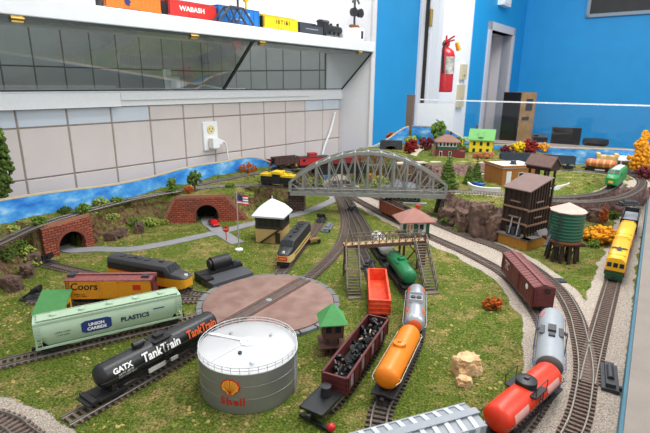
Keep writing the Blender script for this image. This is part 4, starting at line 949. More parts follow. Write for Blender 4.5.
mb = MB(); mb.box(-10.8, -8.8, -1.3, 1.3, .85, 1.05); mb.box(-10.4, -9.7, -1.4, 1.4, 1.05, 1.35); obj('end_platform', mb, M_truck, c)
# ---- red open gondola and scrap gondola
M_org = mat('bright red-orange', '#dc4124', .5, var=.08, hex2='#e85f38')
p = chord('C2', 378, 305); c = car('gondola', 'empty bright red-orange open gondola below the footbridge', 'train car', p); gondola(c, 13.2, M_org, H=3.5, W=3.3)
p = chord('C2', 358, 367.5); c = car('gondola', 'dark red gondola filled with black scrap beside the orange tank car', 'train car', p); M_drk = mat('boxcar red', '#5c2422', .6, var=.2); gondola(c, 16.2, M_drk, H=3.25, W=3.3, inner=M_truck)
for s in (-1, 1):
    for k in (1, 3, 5, 7): obj('weathered_patch', MB().box(-7.2 + k * 1.9, -6.4 + k * 1.9, min(s * 1.65, s * 1.69), max(s * 1.65, s * 1.69), 1.4, 3.0), mat('grey patch', '#8c7f84', .7), c)
sl = thing('scrap_load', 'jumbled black scrap wheels and frames heaped inside the dark red gondola', 'scrap', p[0], p[1]); sl['kind'] = 'stuff'
mb = MB(); rr = random.Random(4)
for k in range(150):
    x, y, z = rr.uniform(-7.4, 7.4), rr.uniform(-1.2, 1.2), rr.uniform(1.5, 3.15); d = Vector((rr.uniform(-1, 1), rr.uniform(-1, 1), rr.uniform(-.5, .5))).normalized()
    if rr.random() < .5:
        q = Vector((x, y, z)); mb.cyl(q, q + d * .3, rr.uniform(.3, .55), n=12, mi=0)
    else:
        q = Vector((max(-6.8, min(6.8, x)), y * .7, z)); e = q + d * rr.uniform(.5, 1.0); e.y = max(-1.4, min(1.4, e.y)); mb.bar(q, e, .18, mi=1 if rr.random() < .12 else 0)
obj('scrap_pieces', mb, [mat('scrap black', '#17171a', .4, var=.4), mat('scrap tan', '#b59a6a', .6)], sl)
# ---- black flat car and its buffer bar
p = chord('C2', 330, 403, half=3); c = car('flat_car', 'short black flat car coupled to the scrap gondola', 'train car', p)
obj('deck', MB().box(-4.6, 4.6, -1.5, 1.5, .95, 1.25).box(-4.6, 4.6, -1.55, -1.4, .8, 1.3).box(-4.6, 4.6, 1.4, 1.55, .8, 1.3), M_bk, c)
mb = MB(); mb.lathe([(.001, 1.2), (.6, 1.25), (.66, 1.3), (.5, 2.5), (.66, 2.55), (.3, 2.6)], 16, Matrix.Translation((1.4, 0, 0))); obj('brake_post', mb, M_bk, c); trucks(c, (-2.6, 2.6)); couplers(c, 9.2)
a = G3(300, 416, 0); b = G3(331, 433, 0)
t = thing('buffer_bar', 'thin black bar with a red knob in the grass before the flat car', 'track bumper', a)
obj('bar', MB().bar((0, 0, .3), (b[0] - a[0], b[1] - a[1], .3), .45, .35), M_bk, t); obj('knob', MB().lump((b[0] - a[0], b[1] - a[1], .75), .5, sub=2, jit=0), M_red, t, label='red knob')
# ---- tank cars on the right yard track
M_gt = mat('tank green', '#1f7a4a', .38, var=.1); M_ot = mat('tank orange', '#ea7f10', .38, var=.05)
p = chord('C3', 401, 282); c = car('tank_car', 'dark green tank car passing beneath the footbridge', 'train car', p); tankcar(c, 11.6, 1.45, M_gt, dome=(.75, .55), platform=False)
mb = MB(); mb.box(-1.3, 1.3, -1.2, 1.2, 3.9, 4.0); obj('dome_walk', mb, M_gt, c)
p = slide('C3', 401, 282, -14.2); c = car('tank_car', 'grey-white tank car end coupled behind the dark green tank car', 'train car', p); tankcar(c, 10.5, 1.4, mat('tank off white', '#c9c8c4', .4), dome=(.6, .4))
p = chord('C3', 416, 326); c = car('tank_car', 'shiny silver tank car with orange patches in front of the green tank car', 'train car', p); zc = tankcar(c, 12.6, 1.5, M_silver, dome=None, straps=M_silver)
mb = MB(); mb.box(-1.5, 1.5, -1.0, 1.0, zc + 1.4, zc + 1.55); mb.box(-1.4, -1.2, -1.0, 1.0, zc + 1.5, zc + 1.9); mb.box(1.2, 1.4, -1.0, 1.0, zc + 1.5, zc + 1.9); obj('hatch_deck', mb, M_silver, c)
mb = MB()
for s in (-.45, .45): mb.lathe([(.42, zc + 1.5), (.42, zc + 1.75), (.01, zc + 1.8)], 14, Matrix.Translation((0, s, 0)))
obj('hatch', mb, M_dark, c)
mb = MB()
for s in (-1, 1):
    for x in (-4.6, 3.2): mb = MB(); mb.lathe([(1.53, x - .6), (1.53, x + .6)], 8, Matrix.Translation((0, 0, zc)) @ Matrix.Rotation(PI / 2, 4, 'Y'), a0=(PI / 2 if s > 0 else -PI / 2) - .35 + s * .5, a1=(PI / 2 if s > 0 else -PI / 2) + .35 + s * .5); obj('orange_patch', mb, M_orangetxt, c, label='orange patch')

mb = MB(); mb.lathe([(1.0, 6.37), (.8, 6.5), (.01, 6.55)], 16, Matrix.Translation((0, 0, zc)) @ Matrix.Rotation(PI / 2, 4, 'Y')); obj('end_emblem', mb, M_orangetxt, c)
p = chord('C3', 398, 377); c = car('tank_car', 'orange tank car in the yard beside the scrap gondola', 'train car', p); tankcar(c, 12.6, 1.5, M_ot, dome=(.85, .35), straps=mat('rail wire', '#c8b8a0', .4))
# ---- cars on the curved main line
M_bx = mat('freight brown', '#6e3331', .6, var=.16, scale=60)
p = chord('A', 522.5, 294); c = car('boxcar', 'brown boxcar on the curved main line below the water tower', 'train car', p)
boxcar(c, 16.4, M_bx, mat('freight brown roof', '#7a4442', .65, var=.14), M_bx, H=5.0, W=3.4)
for k, (s, z) in enumerate((('CHICAGO', 3.7), ('8427', 3.1), ('CAPY 100000', 2.5))): side_text(c, s, .55 if k < 2 else .35, M_whitetxt, -5.2, -1.76, z, -1); side_text(c, s, .55 if k < 2 else .35, M_whitetxt, 5.2, 1.76, z, 1)
mb = MB()
for s in (-1, 1): mb.cyl((s * -5.2 if s < 0 else 5.2, s * 1.7, 3.4), (5.2, s * 1.77, 3.4), .5, n=16)
obj('round_emblem', mb, M_whitetxt, c)
p = chord('A', 547.5, 363, half=4.5); c = car('tank_car', 'grey tank car with black walkway behind the brown boxcar', 'train car', p)
M_gtk = mat('tank grey', '#9aa0a6', .45, var=.06); zc = tankcar(c, 15.6, 1.68, M_gtk, end_m=mat('tank end brown', '#4e4644', .6), dome=None, frame_m=mat('frame blue', '#23407a', .5))
mb = MB(); mb.box(-1.2, 1.2, -1.5, 1.5, zc + 1.3, zc + 1.45); mb.box(-.9, .9, -.5, .5, zc + 1.4, zc + 2.0)
for s in (-1, 1): ladder(mb, 0, s * 1.95, 1.1, zc + 1.3, .8); mb.bar((0, s * 1.5, zc + 1.4), (0, s * 2.0, zc + 1.2), .8, .1)
mb.box(1.3, 2.2, -.4, .4, zc + 1.6, zc + 1.9); obj('walkway', mb, M_bk, c); mb = MB(); mb.cyl((-5.4, -1.2, zc + 1.0), (-5.4, -1.32, zc + 1.1), .5, n=14); obj('round_emblem', mb, mat('faded red', '#d47a78', .5), c)
p = chord('A', 526, 412, half=3); pa = G3(544, 396, .5); pb = G3(495, 441, .5)
c = car('tank_car', 'red-orange tank car with black dome platform next to the grey hopper roof', 'train car', (((pa[0] + pb[0]) / 2, (pa[1] + pb[1]) / 2, .54), math.atan2(pb[1] - pa[1], pb[0] - pa[0])))
M_rt = mat('tank red-orange', '#dd3510', .38, var=.05); tankcar(c, 13.4, 1.62, M_rt, dome=(1.15, .55), dome_m=M_bk, platform=True)
mb = MB(); zc = 2.87; mb.lathe([(1.64, -5.2), (1.64, -2.2)], 6, Matrix.Translation((0, 0, zc)) @ Matrix.Rotation(PI / 2, 4, 'Y'), a0=PI / 2 - .1, a1=PI / 2 + .5); obj('side_panel', mb, mat('pale red panel', '#e0a39a', .5), c); mb = MB(); mb.lathe([(1.64, 2.2), (1.64, 5.2)], 6, Matrix.Translation((0, 0, zc)) @ Matrix.Rotation(PI / 2, 4, 'Y'), a0=PI / 2 - .1, a1=PI / 2 + .5); obj('side_panel', mb, mat('pale red panel', '#e0a39a', .5), c)
# grey ribbed hopper at the near edge
ea = np.array(G(464, 399.5, 5.6)); eb = np.array(G(488.5, 424, 5.6)); em = (ea + eb) / 2; far_ = np.array(G(380, 421.5, 5.6)); dv_ = ea - far_; dv_ /= np.linalg.norm(dv_)
Lh = 18.0; cx_, cy_ = em - dv_ * Lh / 2
c = car('covered_hopper', 'light grey covered hopper with ribbed roof coupled to the red-orange tank car', 'train car', ((cx_, cy_, .54), math.atan2(dv_[1], dv_[0])))
M_lg = mat('hopper light grey', '#8f949b', .5, var=.06); h = 1.7; zt = 4.7
mb = MB(); mb.loft([[(x, -h, zb), (x, h, zb), (x, h, zt), (x, 0, zt + .35), (x, -h, zt)] for x, zb in ((-Lh / 2, 2.8), (-Lh / 2 + 1.8, 1.2), (Lh / 2 - 1.8, 1.2), (Lh / 2, 2.8))])
obj('body', mb, M_lg, c); mb = MB()
k = -Lh / 2 + .7
while k < Lh / 2:
    for s in (-1, 1): mb.box(k - .28, k + .28, min(s * h, s * (h + .14)), max(s * h, s * (h + .14)), 1.4, zt); mb.bar((k, s * .35, zt + .33), (k, s * h, zt + .06), .5, .12)
    k += 1.35
obj('rib', mb, mat('hopper rib', '#bfc4ca', .45, var=.04), c)
mb = MB(); mb.box(-Lh / 2 - .2, Lh / 2 + .2, -.42, .42, zt + .42, zt + .52); mb.box(-Lh / 2, Lh / 2, -h - .1, -h + .1, zt - .1, zt + .12); mb.box(-Lh / 2, Lh / 2, h - .1, h + .1, zt - .1, zt + .12); obj('roofwalk', mb, M_lg, c)
mb = MB()
for k in (-4, 0, 4): mb.loft([[(k - 1.9, -1.2, 1.3), (k + 1.9, -1.2, 1.3), (k + 1.9, 1.2, 1.3), (k - 1.9, 1.2, 1.3)], [(k - .5, -.6, .45), (k + .5, -.6, .45), (k + .5, .6, .45), (k - .5, .6, .45)]])
obj('hopper_bay', mb, M_lg, c); obj('underframe', frame_mesh(Lh), M_truck, c); trucks(c, (-Lh / 2 + 1.8, Lh / 2 - 1.8)); couplers(c, Lh)
# brown gondola with coal behind the signal cabin
p = chord('A', 404, 221); c = car('gondola', 'rust brown gondola heaped with coal behind the footbridge cabin', 'train car', p); gondola(c, 15.0, mat('rust brown', '#8a4630', .65, var=.2), H=4.2, W=3.3)
mb = MB(); rr = random.Random(8); mb.box(-7.2, 7.2, -1.45, 1.45, 3.3, 3.6)
for k in range(260): mb.lump((rr.uniform(-7.0, 7.0), rr.uniform(-1.25, 1.25), 3.7 + rr.uniform(0, .35)), rr.uniform(.2, .4), sub=1, jit=.3)
co_ = obj('coal_load', mb, mat('coal', '#1d1d20', .6, var=.4), None, p[0], p[1], 0); tag(co_, 'heap of black coal in the rust brown gondola', 'coal', kind='stuff')
# ---- yellow train on the right siding
M_y2 = mat('bright yellow', '#efb21c', .4, var=.06); M_dg = mat('deep green', '#1d4a2c', .45, var=.12)
def yellow_unit(c, L, front):
    h = 1.68; X = L / 2
    def ring(x, w, t, zb): return [(x, -w, zb), (x, w, zb), (x, w, t - .9), (x, w - .28, t - .3), (x, w - .8, t), (x, -w + .8, t), (x, -w + .28, t - .3), (x, -w, t - .9)]
    mb = MB(); mb.loft([ring(-X, h * .94, 4.5, 1.9), ring(-X + .5, h, 4.85, 1.9), ring(X - .7, h, 4.85, 1.9), ring(X, h * .94, 4.55, 1.9)]); obj('upper_body', mb, M_y2, c)
    mb = MB(); mb.box(-X, X, -h - .03, h + .03, 1.0, 1.9); mb.box(-X + .3, X - .2, -1.2, 1.2, .7, 1.0); obj('lower_body', mb, M_dg, c)
    mb = MB(); mb.box(-X, X, -h - .05, h + .05, 1.85, 1.98); obj('red_stripe', mb, M_redtxt, c)
    for s in (-1, 1):
        for k in range(5): obj('window', MB().box(-X + 1.2 + k * 2.6, -X + 2.6 + k * 2.6, min(s * h, s * (h + .03)), max(s * h, s * (h + .03)), 2.8, 3.6), M_glassdark, c)
    if front:
        for y in (-1.05, 0, 1.05): obj('window', MB().box(X - .08, X + .06, y - .38, y + .38, 2.7, 3.6), M_glassdark, c)
    for x in (-X + 1.5, X - 1.6): obj('roof_rib', MB().bar((x, -h + .3, 4.72), (x, h - .3, 4.72), .3, .35), mat('yellow edge', '#d99a18', .5), c)
    trucks(c, (-X + 2.6, X - 2.6)); couplers(c, L)
p = slide('T1', 612, 284, -8.5); c = car('locomotive', 'yellow and green locomotive with a black eagle on its roof beside the table rail', 'locomotive', p); yellow_unit(c, 15.5, True)
# eagle with spread wings
E_ = [(0, 1.5), (.25, 1.1), (.3, .75), (.9, 1.0), (1.5, .75), (1.75, .1), (1.35, .3), (1.3, -.1), (1.0, .15), (.85, -.25), (.55, 0), (.4, -.5), (.75, -1.2), (.3, -1.0), (0, -1.4), (-.3, -1.0), (-.75, -1.2), (-.4, -.5), (-.55, 0), (-.85, -.25), (-1.0, .15), (-1.3, -.1), (-1.35, .3), (-1.75, .1), (-1.5, .75), (-.9, 1.0), (-.3, .75), (-.25, 1.1)]
mb = MB(); mb.prism(E_, 4.84, 4.92, Matrix.Translation((2.2, 0, 0)) @ Matrix.Rotation(PI / 2, 4, 'Z') @ Matrix.Diagonal((.85, 1.2, 1, 1))); obj('eagle_emblem', mb, M_blacktxt, c)
obj('pilot', MB().box(7.3, 8.1, -1.5, 1.5, .25, 1.4).box(7.9, 8.2, -.25, .25, 1.3, 1.7), M_dg, c)
p = slide('T1', 612, 284, -25); c = car('locomotive', 'plain yellow second unit coupled behind the eagle locomotive', 'locomotive', p); yellow_unit(c, 15.0, False)
p = slide('T1', 612, 284, -41.3); c = car('gondola', 'black open car with grey floor at the end of the yellow train', 'train car', p); gondola(c, 14.6, M_bk, H=4.6, W=3.6, inner=mat('grey floor plate', '#7e8088', .6)); obj('grey_liner', MB().box(-6.6, 6.6, -1.5, 1.5, 1.3, 3.6), mat('grey liner', '#8d919b', .6, var=.08), c)
# ---- hilltop trains
p = slide('UL', 284, 187.5, -1.8); c = car('switcher', 'yellow and black switcher locomotive at the near end of the arch bridge', 'locomotive', p)
obj('hood', MB().box(-5.2, 5.2, -1.2, 1.2, 1.1, 3.0), M_bk, c); obj('cab', MB().box(-1.3, 1.3, -1.55, 1.55, 1.1, 4.1), M_bk, c); mb = MB(); mb.box(-5.3, 5.3, -1.3, 1.3, 2.9, 3.5); mb.box(-1.5, 1.5, -1.7, 1.7, 3.7, 4.4)
for x in (-3.8, -2.4, 2.4, 3.8): mb.cyl((x, 0, 3.5), (x, 0, 3.9), .5, n=12)
obj('yellow_top', mb, mat('signal yellow', '#ecc51c', .45), c, label='yellow hood top'); mb = MB(); mb.box(-6, 6, -1.6, 1.6, .8, 1.1)
for s in (-1, 1):
    mb.bar((-6, s * 1.55, 2.1), (6, s * 1.55, 2.1), .08); 
    for k in range(9): mb.bar((-6 + k * 1.5, s * 1.55, 1.1), (-6 + k * 1.5, s * 1.55, 2.1), .07)
obj('frame', mb, M_bk, c); obj('window', MB().box(-.9, .9, -1.6, 1.6, 2.9, 3.6), M_glassdark, c); trucks(c, (-3.6, 3.6)); couplers(c, 12)
def open_hopper(c, L, m, H=4.4, load=None):
    h = 1.65; mb = MB()
    for s in (-1, 1):
        mb.box(-L / 2, L / 2, min(s * h, s * (h - .14)), max(s * h, s * (h - .14)), 1.9, H); mb.box(-L / 2, L / 2, min(s * (h - .2), s * (h + .1)), max(s * (h - .2), s * (h + .1)), H - .12, H + .05)
        for k in range(7): x = -L / 2 + .3 + (L - .6) * k / 6; mb.box(x - .1, x + .1, min(s * h, s * (h + .12)), max(s * h, s * (h + .12)), 1.7, H)
        mb.bar((s * L / 2, -h, H - .1), (s * L / 2, h, H - .1), .2); mb.bar((s * (L / 2 - .1), 1.5, 1.2), (s * (L / 2 - .1), 1.5, H), .16); mb.bar((s * (L / 2 - .1), -1.5, 1.2), (s * (L / 2 - .1), -1.5, H), .16)
    obj('side_wall', mb, m, c); mb = MB(); mb.loft([[(x, -h + .1, z), (x, h - .1, z), (x, h - .1, z - .15), (x, -h + .1, z - .15)] for x, z in ((-L / 2 + .1, 3.4), (-L / 4, 1.0), (0, 1.8), (L / 4, 1.0), (L / 2 - .1, 3.4))]); obj('slope_sheet', mb, m, c)
    if load: obj('ballast_fill', MB().box(-L / 2 + .6, L / 2 - .6, -h + .15, h - .15, 2.6, H - .4), load, c)
    obj('underframe', frame_mesh(L, 1.6), M_truck, c); trucks(c, (-L / 2 + 1.9, L / 2 - 1.9)); couplers(c, L)
p = slide('UB', 285, 170.6, 0); c = car('open_hopper', 'dark brown open hopper next to the red caboose on the hilltop', 'train car', p); open_hopper(c, 9.6, mat('dark hopper brown', '#4d3330', .65, var=.25), load=M_truck)
p = slide('UB', 312, 168.6, 0); c = car('caboose', 'red caboose with cupola on the raised back track', 'caboose', p); M_cab = mat('caboose red', '#b3262a', .5, var=.1)
obj('body', MB().box(-5, 5, -1.55, 1.55, 1.1, 3.7), M_cab, c); obj('cupola', MB().box(-1.4, 1.6, -1.35, 1.35, 3.9, 5.0).box(-1.6, 1.8, -1.5, 1.5, 5.0, 5.15), M_cab, c); obj('roof', MB().box(-6.4, 6.4, -1.7, 1.7, 3.7, 3.95), M_greyup, c)
for s in (-1, 1):
    for x in (-3.4, 3.4): obj('window', MB().box(x - .5, x + .5, min(s * 1.55, s * 1.6), max(s * 1.55, s * 1.6), 2.3, 3.1), M_glassdark, c)
mb = MB(); mb.box(-6.3, 6.3, -1.5, 1.5, .85, 1.1)
for s in (-1, 1):
    for y in (-1.4, 1.4): mb.bar((s * 6.2, y, 1.1), (s * 6.2, y, 3.7), .1)
    mb.bar((s * 6.2, -1.4, 2.0), (s * 6.2, 1.4, 2.0), .1)
obj('end_platform', mb, M_bk, c); obj('yellow_step', MB().box(-6.6, -6.1, -1.6, 1.6, .9, 2.0), M_yellowtxt, c, label='yellow end step'); trucks(c, (-3.6, 3.6)); couplers(c, 12.6)
p = slide('UB', 340, 167.1, 1.5); c = car('boxcar', 'low red boxcar seen through the arch bridge on the black girder bridge', 'train car', p); boxcar(c, 12.0, mat('dull red', '#7d2226', .6), mat('dull red', '#7d2226', .6), M_bk, H=3.5, W=3.0)
# ---- far loop trains
p = slide('UL', 617.5, 186, -1.5, True); c = car('locomotive', 'green streamlined locomotive with pale roof on the far loop', 'locomotive', p); M_gl = mat('leaf green', '#1f8a44', .4, var=.08); shell(c, 15.0, 3.6, 1.0, 3.0, 5.2, M_gl, M_gl, m_nose=M_gl, roof_m=mat('pale roof', '#cfd4d4', .5))
obj('roof_cap', MB().loft([[(x, -1.1, 5.1), (x, 1.1, 5.1), (x, .8, 5.35), (x, -.8, 5.35)] for x in (-7.4, 3.4)]), mat('pale roof', '#cfd4d4', .5), c); obj('emblem', MB().box(7.45, 7.6, -.6, .6, 1.7, 2.4), M_yellowtxt, c)
p = slide('UL', 604, 171.5, .5); c = car('tank_car', 'rusty orange tank car with tan stripes before the stucco station', 'train car', p); zc = tankcar(c, 9.8, 1.5, mat('rust orange', '#c4703a', .5, var=.15), dome=None); mb = MB()
for k in range(4): mb = MB(); mb.lathe([(1.53, -3.6 + k * 2.1), (1.53, -3.0 + k * 2.1)], 28, Matrix.Translation((0, 0, zc)) @ Matrix.Rotation(PI / 2, 4, 'Y')); obj('tan_band', mb, mat('tan band', '#e0a468', .5), c, label='tan band')
M_navy = mat('hopper navy', '#35414f', .55, var=.15)
p = slide('UL', 558, 170, 0); c = car('open_hopper', 'dark blue-grey hopper showing to the far side of the tower, by the grey road', 'train car', p); open_hopper(c, 10.5, M_navy, 4.6, load=M_truck)
p = slide('UL', 515, 166.7, 0); c = car('open_hopper', 'dark blue-grey hopper behind the white-roofed brick building', 'train car', p); open_hopper(c, 12.5, M_navy, 5.0, load=M_truck)
# ---- trains on the shelf
def shelf_pose(t, d=9.0): return ((WO[0] + E1[0] * t + E2[0] * d, WO[1] + E1[1] * t + E2[1] * d, 53.0), RZ1)
def st(px, py=30): return plane_at(px, py, WO, E1, E2, 9.0 + 1.7)[0]
c = car('boxcar', 'orange boxcar on the shelf beside the red boxcar', 'train car', shelf_pose(-39.2)); boxcar(c, 15.5, mat('shelf orange', '#ee7a1c', .5), mat('shelf orange', '#ee7a1c', .5), M_bk, H=5.2); mb = MB(); mb.prism([(0, .9), (.9, 0), (.4, -.5), (.7, -1), (-.5, -.7), (-.9, .1)], 0, .06, Matrix.Translation((-1.5, -1.75, 2.6)) @ Matrix.Rotation(PI / 2, 4, 'X')); obj('emblem', mb, M_bluetxt, c)
tL, tR = st(166, 10), st(218, 17)
c = car('boxcar', 'red boxcar with white lettering on the shelf', 'train car', shelf_pose((tL + tR) / 2)); boxcar(c, tR - tL - 1, mat('shelf red', '#d62a24', .45), mat('shelf red', '#d62a24', .45), M_bk, H=5.0, ribs=False); side_text(c, 'WABASH', 1.75, M_whitetxt, -.3, -1.82, 2.9, -1, 1.15, 0, .05)
tL, tR = st(217, 14), st(261, 24)
c = car('gondola', 'blue high-sided car on the shelf behind the little truss', 'train car', shelf_pose((tL + tR) / 2)); M_sb = mat('shelf blue', '#1878c8', .5, var=.12); gondola(c, tR - tL - 1, M_sb, H=5.4, W=3.3); mb = MB(); mb.box(2.5, 4.0, -1.8, -1.72, 3.4, 4.3); mb.box(-3.5, 1.0, -1.8, -1.72, 2.0, 2.3); obj('stencil', mb, mat('pale blue print', '#9cc8ea', .5), c)
tL, tR = st(262, 28), st(299, 33)
c = car('boxcar', 'bright yellow boxcar with dark letters on the shelf', 'train car', shelf_pose((tL + tR) / 2)); boxcar(c, tR - tL - 1, mat('shelf yellow', '#f4cf12', .45), mat('shelf yellow', '#f4cf12', .45), M_bk, H=5.0, ribs=False); side_text(c, 'I B T I & I', 1.7, M_blacktxt, .8, -1.82, 3.1, -1, 1.0, 0, .03)
tL, tR = st(300, 33), st(324, 36)
c = car('tender', 'dark grey tender coupled to the steam locomotive on the shelf', 'train car', shelf_pose((tL + tR) / 2)); Lt = tR - tL - .6
mb = MB(); mb.box(-Lt / 2, Lt / 2, -1.5, 1.5, 1.0, 3.6); mb.box(-Lt / 2, Lt / 2 - 4, -1.3, 1.3, 3.6, 4.4); obj('body', mb, mat('tender grey', '#3c4048', .5), c); obj('coal_bunker', MB().box(0, Lt / 2 - .3, -1.3, 1.3, 3.6, 4.1), M_bk, c); mb = MB(); mb.box(-3.5, 3.5, -1.56, -1.5, 2.3, 2.6); obj('stencil', mb, mat('grey print', '#8f949c', .5), c); obj('underframe', frame_mesh(Lt), M_truck, c); trucks(c, (-Lt / 2 + 2.4, Lt / 2 - 2.4)); couplers(c, Lt)
tL, tR = st(324, 36), st(344, 39)
c = car('steam_locomotive', 'black toy steam locomotive on the shelf beside the crossing signal', 'locomotive', shelf_pose((tL + tR) / 2)); Lt = tR - tL
mb = MB(); mb.cyl((-Lt / 2 + 3, 0, 2.7), (Lt / 2 - .6, 0, 2.5), 1.15, n=20); obj('boiler', mb, M_bk, c); mb = MB(); mb.box(-Lt / 2, -Lt / 2 + 3, -1.5, 1.5, 1.2, 4.2); mb.loft([[(x, -1.7, 4.2), (x, 1.7, 4.2), (x, .8, 4.8), (x, -.8, 4.8)] for x in (-Lt / 2 - .6, -Lt / 2 + 3.5)]); obj('cab', mb, M_bk, c)
mb = MB(); mb.cyl((Lt / 2 - 2, 0, 3.4), (Lt / 2 - 2, 0, 4.4), .4, .5, n=12); obj('smoke_stack', mb, M_bk, c); mb = MB(); mb.cyl((0, 0, 3.5), (0, 0, 4.2), .55, n=12); obj('steam_dome', mb, M_bk, c)
for k in range(4):
    mb = MB(); x = -Lt / 2 + 2.5 + k * (Lt - 4) / 3
    for s in (-1, 1): mb.cyl((x, s * .85, .95), (x, s * 1.1, .95), .95, n=18)
    mb.cyl((x, -1, .95), (x, 1, .95), .15, n=8); obj('wheelset', mb, M_dark, c)
mb = MB()
for s in (-1, 1): mb.bar((-Lt / 2 + 2, s * 1.2, .9), (Lt / 2 - 1.5, s * 1.2, .9), .14, .25); mb.box(Lt / 2 - 2.6, Lt / 2 - .8, min(s * 1.0, s * 1.5), max(s * 1.0, s * 1.5), .7, 1.6)
obj('side_rod', mb, mat('rod steel', '#9a9a98', .35, .7), c); mb = MB(); mb.loft([[(Lt / 2 - .6, -1.3, .2), (Lt / 2 - .6, 1.3, .2), (Lt / 2 - .6, 1.2, 1.1), (Lt / 2 - .6, -1.2, 1.1)], [(Lt / 2 + 1, -.3, .1), (Lt / 2 + 1, .3, .1), (Lt / 2 + .3, .3, 1.0), (Lt / 2 + .3, -.3, 1.0)]]); obj('cowcatcher', mb, M_bk, c); obj('frame', MB().box(-Lt / 2, Lt / 2 - .6, -.6, .6, .9, 1.7), M_bk, c)
# ------------------------------------------------------------------ structures on the layout
def zat(py, x, y):
    lo, hi = -60.0, 120.0
    for _ in range(50):
        m = (lo + hi) / 2; z = m - CAMH; dep = y * c_ - z * s_; up = (y * s_ + z * c_) / dep; xx = x / dep; up = -xx * sr + up * cr
        if CY - F * up > py: lo = m
        else: hi = m
    return lo
# ---- tunnel portals
M_brick = brick_mat('portal brick', '#b05a41', '#87412f', '#4d2a21', 1.3, .58, .1)
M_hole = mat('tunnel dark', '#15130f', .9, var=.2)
def portal(name, label, pc, t, n, xl, xr, ztl, ztr, tl, tr, aw, ah, thick=1.1):
    rz = math.atan2(t[1], t[0]); o = thing(name, label, 'tunnel portal', (pc[0], pc[1], -.1), rz)
    k = 14; arch = [(-aw, -.2)] + [(-aw * math.cos(PI * i / k), ah - aw + aw * math.sin(PI * i / k)) for i in range(k + 1)] + [(aw, -.2)]
    arch = [arch[0]] + [(x, max(z, -.2)) for x, z in arch[1:-1]] + [arch[-1]]
    poly = [(xl, -.2)] + arch + [(xr, -.2), (tr, ztr), (tl, ztl)]
    M = Matrix(((1, 0, 0, 0), (0, 0, -1, 0), (0, 1, 0, 0), (0, 0, 0, 1)))
    mb = MB(); mb.prism(poly, -.1, thick, M); w_ = obj('brick_wall', mb, M_brick, o, smooth=0)
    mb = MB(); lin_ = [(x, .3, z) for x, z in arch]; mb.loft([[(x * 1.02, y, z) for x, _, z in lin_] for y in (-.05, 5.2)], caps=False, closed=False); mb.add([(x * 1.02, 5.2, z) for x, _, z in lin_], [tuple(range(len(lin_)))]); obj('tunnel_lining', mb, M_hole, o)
    mb = MB(); mb.bar((tl, -thick / 2, ztl + .1), (tr, -thick / 2, ztr + .1), .35, thick + .25)
    if abs(xl - tl) > .8: mb.bar((xl, -thick / 2, .2), (tl, -thick / 2, ztl + .1), .3, thick + .2)
    if abs(xr - tr) > .8: mb.bar((tr, -thick / 2, ztr + .1), (xr, -thick / 2, .2), .3, thick + .2)
    obj('coping', mb, mat('coping', '#9c6b52', .8, var=.2), o)
    mb = MB(); ring = []
    for i in range(k + 1):
        a = PI * i / k; ring.append([(-aw * math.cos(a) * f, y, ah - aw + aw * math.sin(a) * f) for f, y in ((1.0, -thick - .12), (1.22, -thick - .12), (1.22, -thick + .1), (1.0, -thick + .1))])
    mb.loft(ring); obj('arch_ring', mb, mat('arch brick', '#8a4634', .85, var=.3, scale=250), o)
    return o
def along(pc, t, px, py): q = np.array(G(px, py)) - pc; return float(np.dot(q, t))
pc, t, n, hw = PORT[0]
portal('tunnel_portal', 'red brick tunnel portal beside the rocky bank, at the start of the grey road', pc, t, n, along(pc, t, 43, 258), along(pc, t, 93, 244), 6.6, 7.0, along(pc, t, 43, 258) + .1, along(pc, t, 93, 244) - .2, 3.0, 4.7)
pc, t, n, hw = PORT[1]
portal('tunnel_portal', 'red brick tunnel portal with sloping wings above the little red car', pc, t, n, along(pc, t, 164, 223), along(pc, t, 247, 219), 6.9, 6.9, along(pc, t, 178, 222), along(pc, t, 226, 220), 3.0, 5.0)
# ---- turntable
TT = np.array(G(269, 304)); RT = 11.2
tt = thing('turntable', 'big round dusty pink turntable with a dark track groove', 'turntable', (TT[0], TT[1], 0))
M_pink = mat('dusty pink', '#93776d', .85, var=.16, scale=40, bump=.2, hex2='#7f6157')
a0 = np.array(G(243, 319)); a1 = np.array(G(303, 284)); ga = math.atan2(*(a1 - a0)[::-1])
mb = MB(); mb.lathe([(RT, 0), (RT, .62), (RT - .15, .7), (.01, .7)], 96); obj('deck', mb, M_pink, tt)
RM = Matrix.Rotation(ga, 4, 'Z'); mb = MB(); mb.box(-RT + .3, RT - .3, -1.25, 1.25, .66, .74, M=RM); obj('track_groove', mb, mat('groove brown', '#66534d', .8, var=.25, scale=90), tt)
for s in (-1, 1):
    mb = MB(); mb.box(-RT + .2, RT - .2, s * .86 - .08, s * .86 + .08, .72, .9, M=RM); obj('rail', mb, M_rail, tt)
    mb = MB(); mb.box(-RT + .3, RT - .3, s * 1.3 - .08, s * 1.3 + .08, .7, .82, M=RM); obj('groove_curb', mb, mat('dark red curb', '#6e443c', .8), tt)
mb = MB(); mb.lathe([(.55, .7), (.5, .86), (.01, .9)], 20); obj('centre_pivot', mb, M_silver, tt)
mb = MB(); mb.lathe([(.32, .7), (.3, .95), (.01, .98)], 10, Matrix.Translation((3.8, -9.4, 0))); obj('catch_block', mb, M_black, tt)
rs = thing('turntable_ring', 'segmented grey ring round the turntable', 'turntable ring', (TT[0], TT[1], 0))
